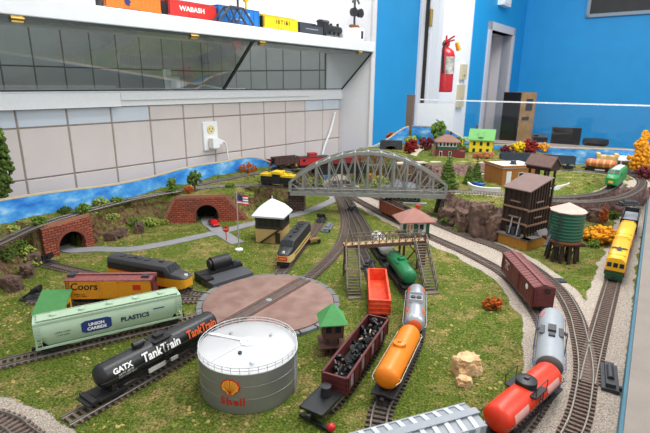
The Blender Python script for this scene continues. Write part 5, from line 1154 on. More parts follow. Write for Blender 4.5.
for k in range(24):
    a = k * 2 * PI / 24; mb = MB(); mb.lathe([(RT + .12, 0), (RT + .12, .5), (RT + 1.0, .5), (RT + 1.0, 0)], 5, a0=a + .012, a1=a + 2 * PI / 24 - .012)
    for q in (a + .012, a + 2 * PI / 24 - .012): mb.add([((RT + .12) * math.cos(q), (RT + .12) * math.sin(q), 0), ((RT + 1.0) * math.cos(q), (RT + 1.0) * math.sin(q), 0), ((RT + 1.0) * math.cos(q), (RT + 1.0) * math.sin(q), .5), ((RT + .12) * math.cos(q), (RT + .12) * math.sin(q), .5)], [(0, 1, 2, 3)])
    obj('ring_segment', mb, mat('ring grey', '#76797a', .8, var=.2, scale=50), rs)
# drive housing
q = np.array(G(226, 279)); d_ = q - TT; ha = math.atan2(d_[1], d_[0])
mh = thing('turntable_drive', 'black turntable drive unit on a dark grey plate at the edge of the pink deck', 'motor', (TT[0] + math.cos(ha) * (RT + 3.3), TT[1] + math.sin(ha) * (RT + 3.3), 0), ha - PI / 2)
mb = MB(); mb.prism([(-4.4, -3.2), (4.4, -3.2), (4.8, 1.0), (-4.8, 1.0)], .1, 1.15); obj('cover_plate', mb, mat('plate grey', '#4b4d52', .5, var=.1), mh)
mb = MB(); mb.box(-4.9, 4.6, 1.0, 3.2, 0, 1.7); mb.box(-4.9, -3.2, -1.4, 1.0, 1.1, 1.6); obj('base_block', mb, M_black, mh)
mb = MB(); mb.cyl((-1.8, 2.2, 2.9), (2.2, 2.2, 2.9), 1.25, n=20); mb.cyl((-2.3, 2.2, 2.9), (-1.8, 2.2, 2.9), .9, n=16); mb.box(-1.4, 1.8, 1.3, 3.0, 1.6, 2.6); obj('motor', mb, M_black, mh); mb = MB(); mb.cyl((3.0, 1.6, 1.6), (3.0, 1.6, 2.6), .5, n=12); mb.box(3.4, 4.4, 1.2, 2.8, 1.6, 2.2); obj('gear_post', mb, M_dark, mh)
# ---- oil storage tank
TC_ = np.array((-9.45, 52.2)); RS = 6.1; ZT = zat(374.5, -8.4, 46.2)
M_st = mat('tank silver', '#979794', .4, .6, var=.12, scale=30)
ot = thing('storage_tank', 'big silver oil storage tank with red and yellow shell emblem', 'storage tank', (*TC_, 0))
mb = MB(); mb.lathe([(RS, 0), (RS, ZT)], 72); obj('tank_wall', mb, M_st, ot)
for zz in (.36, .68): obj('weld_seam', MB().lathe([(RS - .02, ZT * zz - .05), (RS + .03, ZT * zz - .03), (RS + .03, ZT * zz + .03), (RS - .02, ZT * zz + .05)], 72), M_st, ot)
mb = MB(); mb.lathe([(RS + .08, ZT - .08), (RS + .1, ZT + .05), (RS * .5, ZT + .38), (.01, ZT + .6)], 72); obj('tank_roof', mb, mat('tank roof silver', '#d3d4d5', .35, .45, var=.08, scale=30), ot, label='bright silver roof')
mb = MB(); mb.lathe([(1.0, ZT + .5), (1.0, ZT + .68), (.9, ZT + .72), (.01, ZT + .74)], 24); mb.cyl((0, 0, ZT + .7), (0, 0, ZT + .95), .16, n=8); obj('roof_hatch', mb, M_white, ot)
for x, y, r in ((-2.6, 2.2, .22), (2.6, 1.8, .2), (-.6, -2.4, .25)): obj('vent', MB().cyl((x, y, ZT + .25), (x, y, ZT + .65), r, n=10), M_silver if r < .24 else M_dark, ot)
mb = MB(); mb.cyl((1.2, -4.1, ZT + .15), (1.2, -4.1, ZT + .6), .4, n=14); obj('roof_manway', mb, M_white, ot)
mb = MB(); 
for zz in (.42, .8):
    mb.loft([[((RS - .05) * math.cos(a) * f, (RS - .05) * math.sin(a) * f, ZT + zz + h_) for f, h_ in ((.992, -.03), (1.008, -.03), (1.008, .03), (.992, .03))] for a in [2 * PI * k / 72 for k in range(73)]], caps=False)
for k in range(36): a = 2 * PI * k / 36; mb.bar(((RS - .05) * math.cos(a), (RS - .05) * math.sin(a), ZT), ((RS - .05) * math.cos(a), (RS - .05) * math.sin(a), ZT + .82), .06)
obj('railing', mb, mat('railing pale', '#c9cacb', .4, .3), ot)
mb = MB(); mb.bar((0, 0, ZT + .72), (RS * math.cos(2.7), RS * math.sin(2.7), ZT + .2), .42, .1); mb.bar((0, 0, ZT + .72), (RS * math.cos(-2.35), RS * math.sin(-2.35), ZT + .2), .07, .07); obj('roof_walk', mb, M_white, ot)
ang0 = math.atan2(-TC_[1], -TC_[0])          # towards the viewer
def tank_label(mbf, m, name, dang, zc, **kw):
    a = ang0 + dang; M = Matrix.Translation((math.cos(a) * (RS + .02), math.sin(a) * (RS + .02), zc)) @ Matrix.Rotation(a + PI / 2, 4, 'Z') @ Matrix.Rotation(PI / 2, 4, 'X'); mb = MB(); mbf(mb, M); return obj(name, mb, m, ot, **kw)
def shell_poly(k=1.0):
    pts = [(-.42 * k, -1.0 * k), (.42 * k, -1.0 * k), (.5 * k, -.72 * k)]; 
    for i in range(0, 15):
        a = math.radians(-25 + 230 * i / 14); r = 1.0 + (.05 if i % 2 == 0 else -.03); pts.append((1.06 * r * k * math.cos(a), r * k * math.sin(a) * .92))
    pts.append((-.5 * k, -.72 * k)); return pts
def wrap(mbf):      # bend a flat emblem round the tank
    return mbf
ea_ = -.37
tank_label(lambda mb, M: mb.prism(shell_poly(1.08), -.12, .06, M), M_redtxt, 'emblem', ea_, ZT * .68, label='red and yellow shell emblem')
tank_label(lambda mb, M: mb.prism(shell_poly(.93), -.1, .08, M), M_yellowtxt, 'emblem', ea_, ZT * .68)
def rays(mb, M):
    for k in range(7):
        a = math.radians(15 + 25 * k); mb.bar(M @ Vector((.25 * math.cos(a) * .4, -.85, .09)), M @ Vector((.86 * math.cos(a), .8 * math.sin(a), .09)), .09, .03)
tank_label(rays, M_redtxt, 'emblem_ray', ea_, ZT * .68)
for k, ch_ in enumerate('Shell'):
    da = (-.56, -.43, -.30, -.205, -.14)[k]; a = ang0 + da + .02; text(ch_, 1.35, M_redtxt, ot, (math.cos(a) * (RS + .03), math.sin(a) * (RS + .03), ZT * .30), (PI / 2, 0, a + PI / 2), bold=.05)
mb = MB(); a = ang0 + 1.1; ladder(mb, 0, 0, 0, ZT, .7); lo_ = obj('ladder', mb, M_silver, ot, (math.cos(a) * (RS + .15), math.sin(a) * (RS + .15), 0), a + PI / 2)
# ---- arch bridge
bA = np.array(G(291.5, 188.5, UP)); bB = np.array(G(443.5, 191.7, UP)); bL = float(np.linalg.norm(bB - bA)); bang = math.atan2(*(bB - bA)[::-1]); bm_ = (bA + bB) / 2
br = thing('arch_bridge', 'long grey arched truss railway bridge crossing the main line tracks', 'bridge', (bm_[0], bm_[1], UP), bang)
M_brg = mat('bridge paint', '#85867f', .55, var=.14, scale=80); M_brl = mat('bridge paint highlit', '#b7b9b6', .5, var=.1)  # lighter copy puts whitish highlights into the top bracing's colour
NP = 12; X = [-bL / 2 + bL * k / NP for k in range(NP + 1)]
def arch_z(x): return 2.6 + 8.6 * (1 - (2 * x / bL) ** 2)
for s in (-1, 1):
    y = s * 3.0; mb = MB(); mb.box(-bL / 2, bL / 2, y - .3, y + .3, -1.35, -.25); obj('bottom_chord', mb, M_brg, br)
    mb = MB(); pts = [(x, y, arch_z(x)) for x in np.linspace(-bL / 2, bL / 2, 37)]; mb.loft([[(x, y - .36, z - .42), (x, y + .36, z - .42), (x, y + .36, z + .42), (x, y - .36, z + .42)] for x, y, z in pts]); obj('top_chord', mb, M_brg, br)
    for k, x in enumerate(X):
        obj('vertical_post', MB().bar((x, y, -.4), (x, y, arch_z(x)), .5 if k not in (0, NP) else .9, .42), M_brg, br)
    for k in range(NP):
        a, b = X[k], X[k + 1]; za, zb = arch_z(a) - .2, arch_z(b) - .2
        q = ((a, y, -.3), (b, y, zb)) if k >= NP / 2 else ((a, y, za), (b, y, -.3))
        obj('diagonal_brace', MB().bar(*q, .3, .3), M_brg, br)
        if 3 <= k < NP - 3:
            q = ((b, y, -.3), (a, y, za)) if k >= NP / 2 else ((b, y, zb), (a, y, -.3)); obj('diagonal_brace', MB().bar(*q, .2, .2), M_brg, br)
mb = MB(); mb.box(-bL / 2, bL / 2, -2.8, 2.8, -.85, -.28)
for k, x in enumerate(X): mb.box(x - .2, x + .2, -2.9, 2.9, -1.3, -.8)
for s in (-1, 1): mb.box(-bL / 2, bL / 2, s * 1.9 - .15, s * 1.9 + .15, -.28, .1)
obj('deck', mb, M_brg, br)
for k in range(2, NP - 1):
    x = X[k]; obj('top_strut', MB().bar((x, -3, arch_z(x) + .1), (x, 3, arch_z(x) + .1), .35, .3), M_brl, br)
    if k < NP - 2:
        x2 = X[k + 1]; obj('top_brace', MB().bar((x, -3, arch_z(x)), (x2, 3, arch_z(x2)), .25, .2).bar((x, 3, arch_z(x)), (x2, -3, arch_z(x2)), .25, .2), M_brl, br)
mb = MB()
for s in (-1, 1): mb.bar((-bL / 2 + .5, s * 3.25, .8), (bL / 2 - .5, s * 3.25, .8), .12)
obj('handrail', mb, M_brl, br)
M_stone = brick_mat('pier stone', '#6d5248', '#574139', '#3b2e29', 1.6, .8, .12)
def pier(px0, px1, pyb, label, ztop, depth=4.2):
    a = np.array(G(px0, pyb)); b = np.array(G(px1, pyb)); m = (a + b) / 2; w_ = np.linalg.norm(b - a)
    o = thing('bridge_pier', label, 'bridge pier', (m[0], m[1] + depth / 2, -.3), bang); mb = MB(); mb.loft([[(-w_ / 2 * f, -depth / 2 * f, z), (w_ / 2 * f, -depth / 2 * f, z), (w_ / 2 * f, depth / 2 * f, z), (-w_ / 2 * f, depth / 2 * f, z)] for z, f in ((0, 1.08), (ztop, 1.0))]); obj('stone_block', mb, M_stone, o)
    obj('cap_stone', MB().box(-w_ / 2 - .2, w_ / 2 + .2, -depth / 2 - .2, depth / 2 + .2, ztop - .45, ztop), M_stone, o)
pier(289, 304, 211, 'brown stone pier under the near end of the arch bridge beside the grey road', UP - 1.1, 5.5)
a = G(441, 221); o = thing('bridge_pier', 'dark timber trestle leg under the far end of the arch bridge', 'bridge pier', (bB[0] - .3, bB[1], -.2), bang)
mb = MB(); M_trs = mat('trestle dark', '#4d463b', .85, var=.3, scale=150)
for s in (-1, 1):
    obj('post', MB().bar((-.8, s * 3.6, 0), (-.2, s * 2.4, UP - 1.2), .9, .9), M_trs, o)
obj('cross_brace', MB().bar((-.7, -3.2, 1.2), (-.3, 2.7, 5.0), .4).bar((-.7, 3.2, 1.2), (-.3, -2.7, 5.0), .4), M_trs, o); obj('cap_beam', MB().box(-.7, .7, -3.4, 3.4, UP - 1.9, UP - 1.2), M_trs, o)
# ---- black plate girder bridge at the back
ga_ = np.array(G(316, 168.3, UP)); gb_ = np.array(G(363, 166.1, UP)); gm = (ga_ + gb_) / 2; gang = math.atan2(*(gb_ - ga_)[::-1]); gL = float(np.linalg.norm(gb_ - ga_)) + 2
gd = thing('girder_bridge', 'black plate girder bridge seen through the arch bridge', 'bridge', (gm[0], gm[1], UP), gang)
for s in (-1, 1):
    mb = MB(); mb.box(-gL / 2, gL / 2, s * 1.95 - .15, s * 1.95 + .15, -2.2, .9)
    for k in range(11): x = -gL / 2 + gL * k / 10; mb.box(x - .12, x + .12, s * 1.95 - .35, s * 1.95 + .35, -2.2, .9)
    mb.box(-gL / 2, gL / 2, s * 1.95 - .35, s * 1.95 + .35, .75, .95); obj('girder', mb, M_black, gd)
obj('deck', MB().box(-gL / 2, gL / 2, -1.8, 1.8, -.9, -.1), M_black, gd)
o = thing('bridge_pier', 'dark pier under the black girder bridge', 'bridge pier', (*G(357, 181), -.2)); obj('pier_column', MB().loft([[(x * f, y * f, z) for x, y in ((-1.3, -2.2), (1.3, -2.2), (1.3, 2.2), (-1.3, 2.2))] for z, f in ((0, 1.15), (5.0, .9))]), M_trs, o); obj('cap_beam', MB().box(-1.7, 1.7, -2.4, 2.4, 4.6, 5.1), M_trs, o)
# ---- timber helpers
def wall_box(mb, w, d, z0, z1): return mb.box(-w / 2, w / 2, -d / 2, d / 2, z0, z1)
def hip(mb, w, d, z0, z1, rid=0.0, th=.12): return mb.loft([[(-w / 2, -d / 2, z0 - th), (w / 2, -d / 2, z0 - th), (w / 2, d / 2, z0 - th), (-w / 2, d / 2, z0 - th)], [(-w / 2, -d / 2, z0), (w / 2, -d / 2, z0), (w / 2, d / 2, z0), (-w / 2, d / 2, z0)], [(-rid, -.05, z1), (rid, -.05, z1), (rid, .05, z1), (-rid, .05, z1)]])
def gable(mb, w, d, z0, z1, over=.3): return mb.loft([[(x, -d / 2 - over, z0 - .25), (x, -d / 2 - over, z0), (x, 0, z1 + .12), (x, d / 2 + over, z0), (x, d / 2 + over, z0 - .25), (x, 0, z1 - .12)] for x in (-w / 2 - over, w / 2 + over)])
def window(par, x, y, z, w, h, face, m=None, fm=None, name='window'):
    """window on a wall facing -y/+y ('y') or -x/+x ('x'); a frame with a pane"""
    t_ = .09; mb = MB()
    if face[0] == 'y':
        s = -1 if face[1] == '-' else 1; y0, y1 = sorted((y, y + s * t_)); mb.box(x - w / 2 - .12, x + w / 2 + .12, y0, y1, z - h / 2 - .12, z + h / 2 + .12); f = obj(name, mb, fm or M_white, par)
        y0, y1 = sorted((y, y + s * (t_ + .04))); obj('pane', MB().box(x - w / 2, x + w / 2, y0, y1, z - h / 2, z + h / 2), m or M_glassdark, f)
    else:
        s = -1 if face[1] == '-' else 1; x0, x1 = sorted((x, x + s * t_)); mb.box(x0, x1, y - w / 2 - .12, y + w / 2 + .12, z - h / 2 - .12, z + h / 2 + .12); f = obj(name, mb, fm or M_white, par)
        x0, x1 = sorted((x, x + s * (t_ + .04))); obj('pane', MB().box(x0, x1, y - w / 2, y + w / 2, z - h / 2, z + h / 2), m or M_glassdark, f)
    return f
# ---- station with white roof
sp_ = G(273, 239); sa = zat(216, sp_[0], sp_[1] - 2); so = thing('station', 'tan and brown station with a big white hipped roof beside the flagpole', 'building', (*sp_, 0), math.radians(-12))
M_tan = mat('station tan', '#c3a468', .7, var=.1); M_dkb = mat('station brown', '#3a2f29', .7, var=.25, scale=150)
mb = MB(); wall_box(mb, 6.6, 6.0, 0, 3.4); obj('lower_wall', mb, M_tan, so); mb = MB(); wall_box(mb, 6.7, 6.1, 3.4, 6.5); obj('upper_wall', mb, M_dkb, so)
for x in (-2.2, -.7, .8, 2.3): window(so, x, -3.05, 5.1, 1.1, 1.7, 'y-', fm=M_dkb)
for y in (-1.8, 0, 1.8): window(so, 3.35, y, 5.1, 1.2, 1.7, 'x+', fm=M_dkb)
obj('door', MB().box(1.6, 2.8, -3.1, -2.9, 0, 2.6), M_dkb, so); mb = MB(); mb.bar((-1.8, -3.4, .2), (2.4, -3.4, 3.3), .25, .35)
for k in range(9): f = k / 8; mb.box(-1.8 + 4.2 * f - .2, -1.8 + 4.2 * f + .3, -3.9, -3.05, .2 + 3.1 * f, .35 + 3.1 * f)
obj('staircase', mb, M_dkb, so); mb = MB(); mb.loft([[(-3.9, -3.7, 6.3), (3.9, -3.7, 6.3), (3.9, 3.7, 6.3), (-3.9, 3.7, 6.3)], [(-4.0, -3.8, 6.7), (4.0, -3.8, 6.7), (4.0, 3.8, 6.7), (-4.0, 3.8, 6.7)], [(-2.5, -2.2, 8.6), (2.5, -2.2, 8.6), (2.5, 2.2, 8.6), (-2.5, 2.2, 8.6)], [(-.25, -.1, 10.2), (.25, -.1, 10.2), (.25, .1, 10.2), (-.25, .1, 10.2)]]); mb.cyl((0, 0, 10), (0, 0, 10.9), .12, n=8)
obj('roof', mb, mat('roof white', '#e3e6ea', .6, var=.04), so, label='white hipped roof', smooth=12)
# ---- flagpole
fp = G(239, 250); fz = zat(191, *fp); o = thing('flagpole', 'thin flagpole flying a striped flag with a blue canton', 'flagpole', (*fp, 0)); obj('pole', MB().cyl((0, 0, 0), (0, 0, fz), .16, .1, 10), mat('pole grey', '#b8b8b8', .4, .4), o); obj('base_disc', MB().lathe([(.9, 0), (.9, .3), (.5, .45), (.01, .5)], 18), M_white, o)
fl = thing('flag', 'small striped flag on the pole beside the white-roofed station', 'flag', (fp[0], fp[1], fz - 3.0), math.radians(5)); mb = MB(); nx = 10
for i in range(nx):
    for j in range(7):
        x0, x1 = i * .24, (i + 1) * .24; z0, z1 = j * .3, (j + 1) * .3; w0, w1 = .12 * math.sin(x0 * 3), .12 * math.sin(x1 * 3)
        for d_ in (0, .03): mb.add([(x0 + .1, w0 + d_, z0 - x0 * .12), (x1 + .1, w1 + d_, z0 - x1 * .12), (x1 + .1, w1 + d_, z1 - x1 * .12), (x0 + .1, w0 + d_, z1 - x0 * .12)], [(0, 1, 2, 3)], 2 if (i < 5 and j >= 3) else (0 if j % 2 == 0 else 1))
obj('flag_cloth', mb, [M_redtxt, M_white, M_bluetxt], fl)
# ---- red round stop sign, red car
q = G(226.5, 240.5); z_ = zat(229, *q); o = thing('road_sign', 'red octagonal road sign on a thin post by the road junction', 'sign', (*q, 0)); obj('post', MB().cyl((0, 0, 0), (0, 0, z_), .1, n=8), M_redtxt, o); mb = MB(); mb.prism([(.8 * math.cos(PI / 8 + k * PI / 4), .8 * math.sin(PI / 8 + k * PI / 4)) for k in range(8)], 0, .12, Matrix.Translation((0, -.1, z_)) @ Matrix.Rotation(PI / 2, 4, 'X')); obj('sign_plate', mb, M_redtxt, o); text('STOP', .48, M_whitetxt, o, (0, -.24, z_), (PI / 2, 0, 0))
q0 = np.array(G(210.5, 223)); q1 = np.array(G(218, 228.5)); cm = (q0 + q1) / 2; o = thing('car', 'small red toy car driving out of the winged tunnel portal', 'car', (*cm, .15), math.atan2(*(q1 - q0)[::-1])); M_rc = mat('car red', '#b3161e', .25, var=.05)
prof = [(-2.2, .35), (-2.25, .9), (-1.6, 1.05), (-1.0, 1.45), (.3, 1.45), (.9, 1.0), (2.0, .85), (2.2, .6), (2.2, .35)]; mb = MB(); mb.loft([[(x, y * (1 if z < 1.1 else .8), z) for x, z in prof] for y in (-.95, -.4, .4, .95)]); obj('body', mb, M_rc, o); mb = MB(); mb.loft([[(x, y, z) for x, z in ((-1.5, 1.06), (-1.02, 1.4), (.3, 1.4), (.78, 1.06))] for y in (-.86, .86)]); obj('window', mb, M_glassdark, o)
for x in (-1.35, 1.35):
    for s in (-1, 1): obj('wheel', MB().cyl((x, s * .7, .36), (x, s * .98, .36), .36, n=14), M_black, o)
# ---- watchman's tower with green roof
q = G(331.5, 350); W_ = zat(303.5, *q); o = thing('watch_tower', 'little brown watch tower with green roof between turntable and scrap gondola', 'tower', (*q, 0), math.radians(8)); zf = zat(333.5, *q)
for x in (-.8, .8):
    for y in (-.8, .8): obj('leg', MB().bar((x * 1.25, y * 1.25, 0), (x * .9, y * .9, zf), .28), mat('tower brown', '#5a3a2e', .75, var=.2), o)
M_tb = MATS['tower brown']; obj('cabin', MB().box(-1.45, 1.45, -1.45, 1.45, zf, zf + 2.3), M_tb, o); obj('platform', MB().box(-1.9, 1.9, -1.9, 1.9, 1.3, 1.5).box(-1.2, 1.2, -1.2, 1.2, 0, .3), M_tb, o)
for k in (-.65, .65): window(o, k, -1.45, zf + 1.4, .8, .9, 'y-', fm=M_tb); window(o, -1.45, k, zf + 1.4, .8, .9, 'x-', fm=M_tb); window(o, 1.45, k, zf + 1.4, .8, .9, 'x+', fm=M_tb)
mb = MB(); hip(mb, 3.9, 3.9, zf + 2.3, W_, .05); obj('roof', mb, mat('roof green', '#4f9a55', .6, var=.1), o, label='green pyramid roof'); obj('ladder', MB().bar((-.4, -1.9, 0), (-.3, -1.5, zf), .1).bar((.4, -1.9, 0), (.3, -1.5, zf), .1), M_tb, o)
# ---- footbridge
ZB = 7.0; fa = np.array(G(344, 244, ZB)); fb = np.array(G(423, 239, ZB)); fL = float(np.linalg.norm(fb - fa)); fang = math.atan2(*(fb - fa)[::-1]); FB = thing('footbridge', 'timber footbridge with stairs crossing the yard tracks', 'footbridge', (*((fa + fb) / 2), 0), fang)
M_plank = mat('plank tan', '#c4a276', .8, var=.15, scale=160); M_rlg = mat('weathered rail', '#75695c', .75, var=.2)
obj('walkway', MB().box(-fL / 2, fL / 2, -1.0, 1.0, ZB - .25, ZB), M_plank, FB)
for s in (-1, 1): obj('side_beam', MB().box(-fL / 2, fL / 2, s * 1.05 - .12, s * 1.05 + .12, ZB - .7, ZB), mat('beam brown', '#5d4638', .75, var=.2), FB)
M_bmb = MATS['beam brown']
for s in (-1, 1):
    mb = MB(); y = s * 1.05; n_ = 12; mb.bar((-fL / 2 + (1.9 if s < 0 else 0), y, ZB + 1.7), (fL / 2, y, ZB + 1.7), .16)
    for k in range(n_ + 1):
        x = -fL / 2 + fL * k / n_; mb.bar((x, y, ZB), (x, y, ZB + 1.75), .16)
        if k < n_: x2 = x + fL / n_; mb.bar((x, y, ZB + .1), (x2, y, ZB + 1.65), .11); mb.bar((x2, y, ZB + .1), (x, y, ZB + 1.65), .11)
    obj('railing', mb, M_rlg, FB)
def to_fb(p): d_ = np.array(p) - (fa + fb) / 2; return (d_[0] * math.cos(fang) + d_[1] * math.sin(fang), -d_[0] * math.sin(fang) + d_[1] * math.cos(fang))
for lab, xt, foot in (('near', -fL / 2 + 1.3, G(354, 297)), ('far', fL / 2 - 1.1, G(431, 292))):
    fx, fy = to_fb(foot); top = Vector((xt, -1.1, ZB - .1)); bot = Vector((fx, fy, .1)); st_ = thing_part = None
    mb = MB(); d_ = bot - top; side = Vector((d_.y, -d_.x, 0)).normalized()
    for s in (-1, 1): mb.bar(top + side * s * 1.2, bot + side * s * 1.2, .2, .5)
    for k in range(1, 18): p_ = top + d_ * (k / 18); mb.bar(p_ - side * 1.2, p_ + side * 1.2, .42, .1)
    mb.box(bot.x - 1.2, bot.x + 1.2, bot.y - 1.0, bot.y + .2, -.05, .18); sobj = obj('staircase', mb, M_rlg, FB)
    for s in (-1, 1):
        mb = MB(); up = Vector((0, 0, 1.5)); mb.bar(top + side * s * 1.2 + up, bot + side * s * 1.2 + up, .2)
        for k in range(0, 8): p_ = top + d_ * (k / 7) + side * s * 1.2; mb.bar(p_, p_ + up, .13)
        obj('handrail', mb, M_rlg, sobj)
for x in (-fL / 2 + .4, fL / 2 - .4):
    for s in (-1, 1): obj('support_leg', MB().bar((x * 1.0, s * 1.25, -.1), (x, s * .85, ZB - .6), .32), M_bmb, FB)
    mb = MB()
    for k in range(3): z0 = .3 + k * 2; mb.bar((x, -1.1, z0), (x, 1.1, z0 + 1.9), .16); mb.bar((x, 1.1, z0), (x, -1.1, z0 + 1.9), .16)
    obj('leg_brace', mb, M_bmb, FB)
# ---- signal cabin at the end of the footbridge
q = np.array(G(417, 237.5, ZB)) + np.array((-.2, 3.4)); o = thing('signal_cabin', 'raised signal cabin with a reddish hipped roof and chimney at the end of the footbridge', 'building', (*q, 0), math.radians(8))
M_mr = mat('cabin maroon', '#6d2a26', .7, var=.15); M_cg = mat('cabin green', '#1f5a40', .6, var=.1); M_pk = mat('roof rose', '#9b6c60', .75, var=.12, scale=90)
for x in (-2.2, 2.2):
    for y in (-1.5, 1.5): obj('post', MB().bar((x * 1.05, y, -.1), (x, y, ZB), .4), M_mr, o)
obj('post_brace', MB().bar((-2.2, -1.5, .6), (2.2, -1.5, 6.2), .22).bar((2.2, -1.5, .6), (-2.2, -1.5, 6.2), .22), M_mr, o); obj('floor_frame', MB().box(-3.0, 3.0, -2.2, 2.2, ZB - .5, ZB), M_mr, o)
obj('cabin_wall', MB().box(-2.4, 2.4, -1.8, 1.8, ZB, ZB + 3.0), mat('cabin cream', '#d5d3c6', .7), o)
for x in (-2.45, -.2, 2.45): obj('corner_board', MB().box(x - .35, x + .35, -1.9, -1.75, ZB, ZB + 3), M_cg, o)
for s in (-1.35, 1.35): obj('corner_board', MB().box(2.35, 2.5, s - .45, s + .45, ZB, ZB + 3), M_cg, o)
for x in (-1.7, -1.0): window(o, x, -1.82, ZB + 1.7, .5, 1.2, 'y-', m=mat('amber glass', '#c98a32', .3))  # panes in a plain amber base colour
window(o, 1.1, -1.82, ZB + 1.7, .9, 1.2, 'y-'); window(o, 2.45, 0, ZB + 1.6, .9, 1.2, 'x+'); obj('door', MB().box(-.1, .4, -1.9, -1.8, ZB, ZB + 2.2), M_cg, o)
mb = MB(); hip(mb, 7.6, 6.2, ZB + 3.05, ZB + 5.3, .3, .2); obj('roof', mb, M_pk, o, label='reddish hipped roof'); obj('chimney', MB().box(.5, 1.1, -.1, .5, ZB + 3.6, ZB + 5.8).box(.4, 1.2, -.2, .6, ZB + 5.5, ZB + 5.9), M_redtxt, o)
# ---- timber coal tower
A_ = np.array(G(523, 248)); D_ = np.array(G(549, 240)); B_ = np.array(G(504, 241)); mang = math.atan2(*(D_ - A_)[::-1]); ml = 7.6; mw = 6.2
ux = np.array((math.cos(mang), math.sin(mang))); uy = np.array((-ux[1], ux[0])); mc = A_ + ux * ml / 2 + uy * mw / 2
mo = thing('coal_tower', 'tall dark timber coaling tower with a small ochre shed at its foot', 'building', (*mc, 0), mang)
M_tim = mat('dark timber', '#38271f', .85, var=.35, scale=160, bump=.3); M_rf = mat('timber roof', '#7c6560', .8, var=.12, scale=60); M_och = mat('shed ochre', '#b07a2a', .75, var=.15, scale=120)
zt1 = zat(190, *A_); 
zt2 = max(zt1 + 1.0, min(zat(178, *(A_ + ux * ml)), zt1 + 4.0)); rise = zt2 - zt1
obj('bin_wall', MB().loft([[(-ml / 2, y, 3.2), (ml / 2, y, 3.2), (ml / 2, y, zt2), (-ml / 2, y, zt1)] for y in (-mw / 2, mw / 2)]), M_tim, mo)
for f, n_ in (('f', 8), ('s', 6)):
    for k in range(n_):
        if f == 'f': x = -ml / 2 + ml * k / (n_ - 1); obj('stud', MB().bar((x, -mw / 2 - .12, .2), (x, -mw / 2 - .12, zt1 - .1 + rise * k / 7), .34, .3), M_tim, mo)
        else: y = -mw / 2 + mw * k / (n_ - 1); obj('stud', MB().bar((-ml / 2 - .12, y, .2), (-ml / 2 - .12, y, zt1 - .1), .3, .34), M_tim, mo)
M_beam = mat('pale beam', '#8a6a54', .8, var=.2)
for z_ in (5.2, 8.8): obj('cross_beam', MB().box(-ml / 2 - .5, ml / 2 + .3, -mw / 2 - .5, -mw / 2 - .2, z_, z_ + .4), M_beam, mo); obj('cross_beam', MB().box(-ml / 2 - .5, -ml / 2 - .2, -mw / 2 - .3, mw / 2 + .3, z_ + .3, z_ + .7), M_beam, mo)
for z_ in (6.9, 10.6): obj('cross_beam', MB().box(-1.4, 1.6, -mw / 2 - .5, -mw / 2 - .25, z_, z_ + .3), M_beam, mo); obj('cross_beam', MB().box(-ml / 2 - .5, -ml / 2 - .25, -1.2, 1.4, z_, z_ + .3), M_beam, mo)
mb = MB(); mb.loft([[(-ml / 2 - .9, y, zt1 - .45), (-ml / 2 - .9, y, zt1 - .2), (ml / 2 + .4, y, zt2 + .25), (ml / 2 + .4, y, zt2)] for y in (-mw / 2 - .7, mw / 2 + .5)]); obj('lean_to_roof', mb, M_rf, mo, label='brownish pitched roof')
# high head house on posts
hp = np.array(G(534, 231.5)); dl_ = hp - mc; hx, hy = float(np.dot(dl_, ux)), float(np.dot(dl_, uy)); zh = zat(168.5, *hp); zp = zat(156, *hp)
for x in (-1.5, 1.5):
    for y in (-2.5, 0, 2.5): obj('tall_post', MB().bar((hx + x, hy + y, 0), (hx + x, hy + y, zh), .45), M_tim, mo)
mb = MB(); mb.box(hx - 1.8, hx + 1.8, hy - 2.9, hy + 2.9, zh - 4.4, zh - 4.0); mb.box(hx - 1.8, hx + 1.8, hy - 2.8, hy - 2.5, zh - 2.2, zh - 1.9); obj('head_floor', mb, M_tim, mo)
M2 = Matrix.Translation((hx, hy, 0)); mb = MB(); mb.loft([[M2 @ Vector((x, y, z_)) for x, z_ in ((-2.0, zh - .1), (-2.1, zh + 1.0), (0, zp), (2.1, zh + 1.0), (2.0, zh - .1))] for y in (-3.3, 3.3)]); obj('head_house', mb, M_tim, mo)
mb = MB(); mb.loft([[M2 @ Vector((x, y, z_)) for x, z_ in ((-2.5, zh + .7), (-2.5, zh + 1.0), (0, zp + .25), (2.5, zh + 1.0), (2.5, zh + .7), (0, zp - .05))] for y in (-3.6, 3.6)]); obj('head_roof', mb, mat('head roof', '#6b534c', .8, var=.15), mo)
obj('red_brace', MB().bar((hx + 2.2, hy - 1.8, 1.0), (hx + 2.2, hy - 1.8, 9.5), .4), mat('brace red', '#7d2c2a', .7), mo)
# ochre shed and chutes at the foot
mb = MB(); mb.box(-ml / 2 - .4, ml / 2 - .8, -mw / 2 - 1.6, -mw / 2 - .2, 0, 2.4); mb.box(-ml / 2 - 1.2, -ml / 2 - .2, -mw / 2 - 1.6, mw / 2, 0, 2.4); obj('shed_wall', mb, M_och, mo)
mb = MB(); mb.box(-ml / 2 - 1.6, ml / 2 - .5, -mw / 2 - 2.0, -mw / 2 + .1, 2.4, 2.7); mb.box(-ml / 2 - 1.6, -ml / 2 + .1, -mw / 2 - 2.0, mw / 2 + .4, 2.4, 2.7); mb.loft([[(x, -mw / 2 - 2.0, 2.6), (x, -mw / 2 - .9, 4.0), (x, -mw / 2 + .1, 2.6)] for x in (-.6, ml / 2 - .5)]); obj('shed_roof', mb, mat('shed roof grey', '#77706e', .8, var=.12), mo)
mb = MB()
for y in (-1.6, .4): mb.bar((-ml / 2 - .3, y, 7.2), (-ml / 2 - 1.7, y - .4, 3.2), .25, .25); mb.bar((-ml / 2 - 1.7, y - .4, 3.2), (-ml / 2 - 1.0, y - .4, 5.4), .16)
obj('loading_chute', mb, mat('chute grey', '#8f9396', .5, .3), mo)
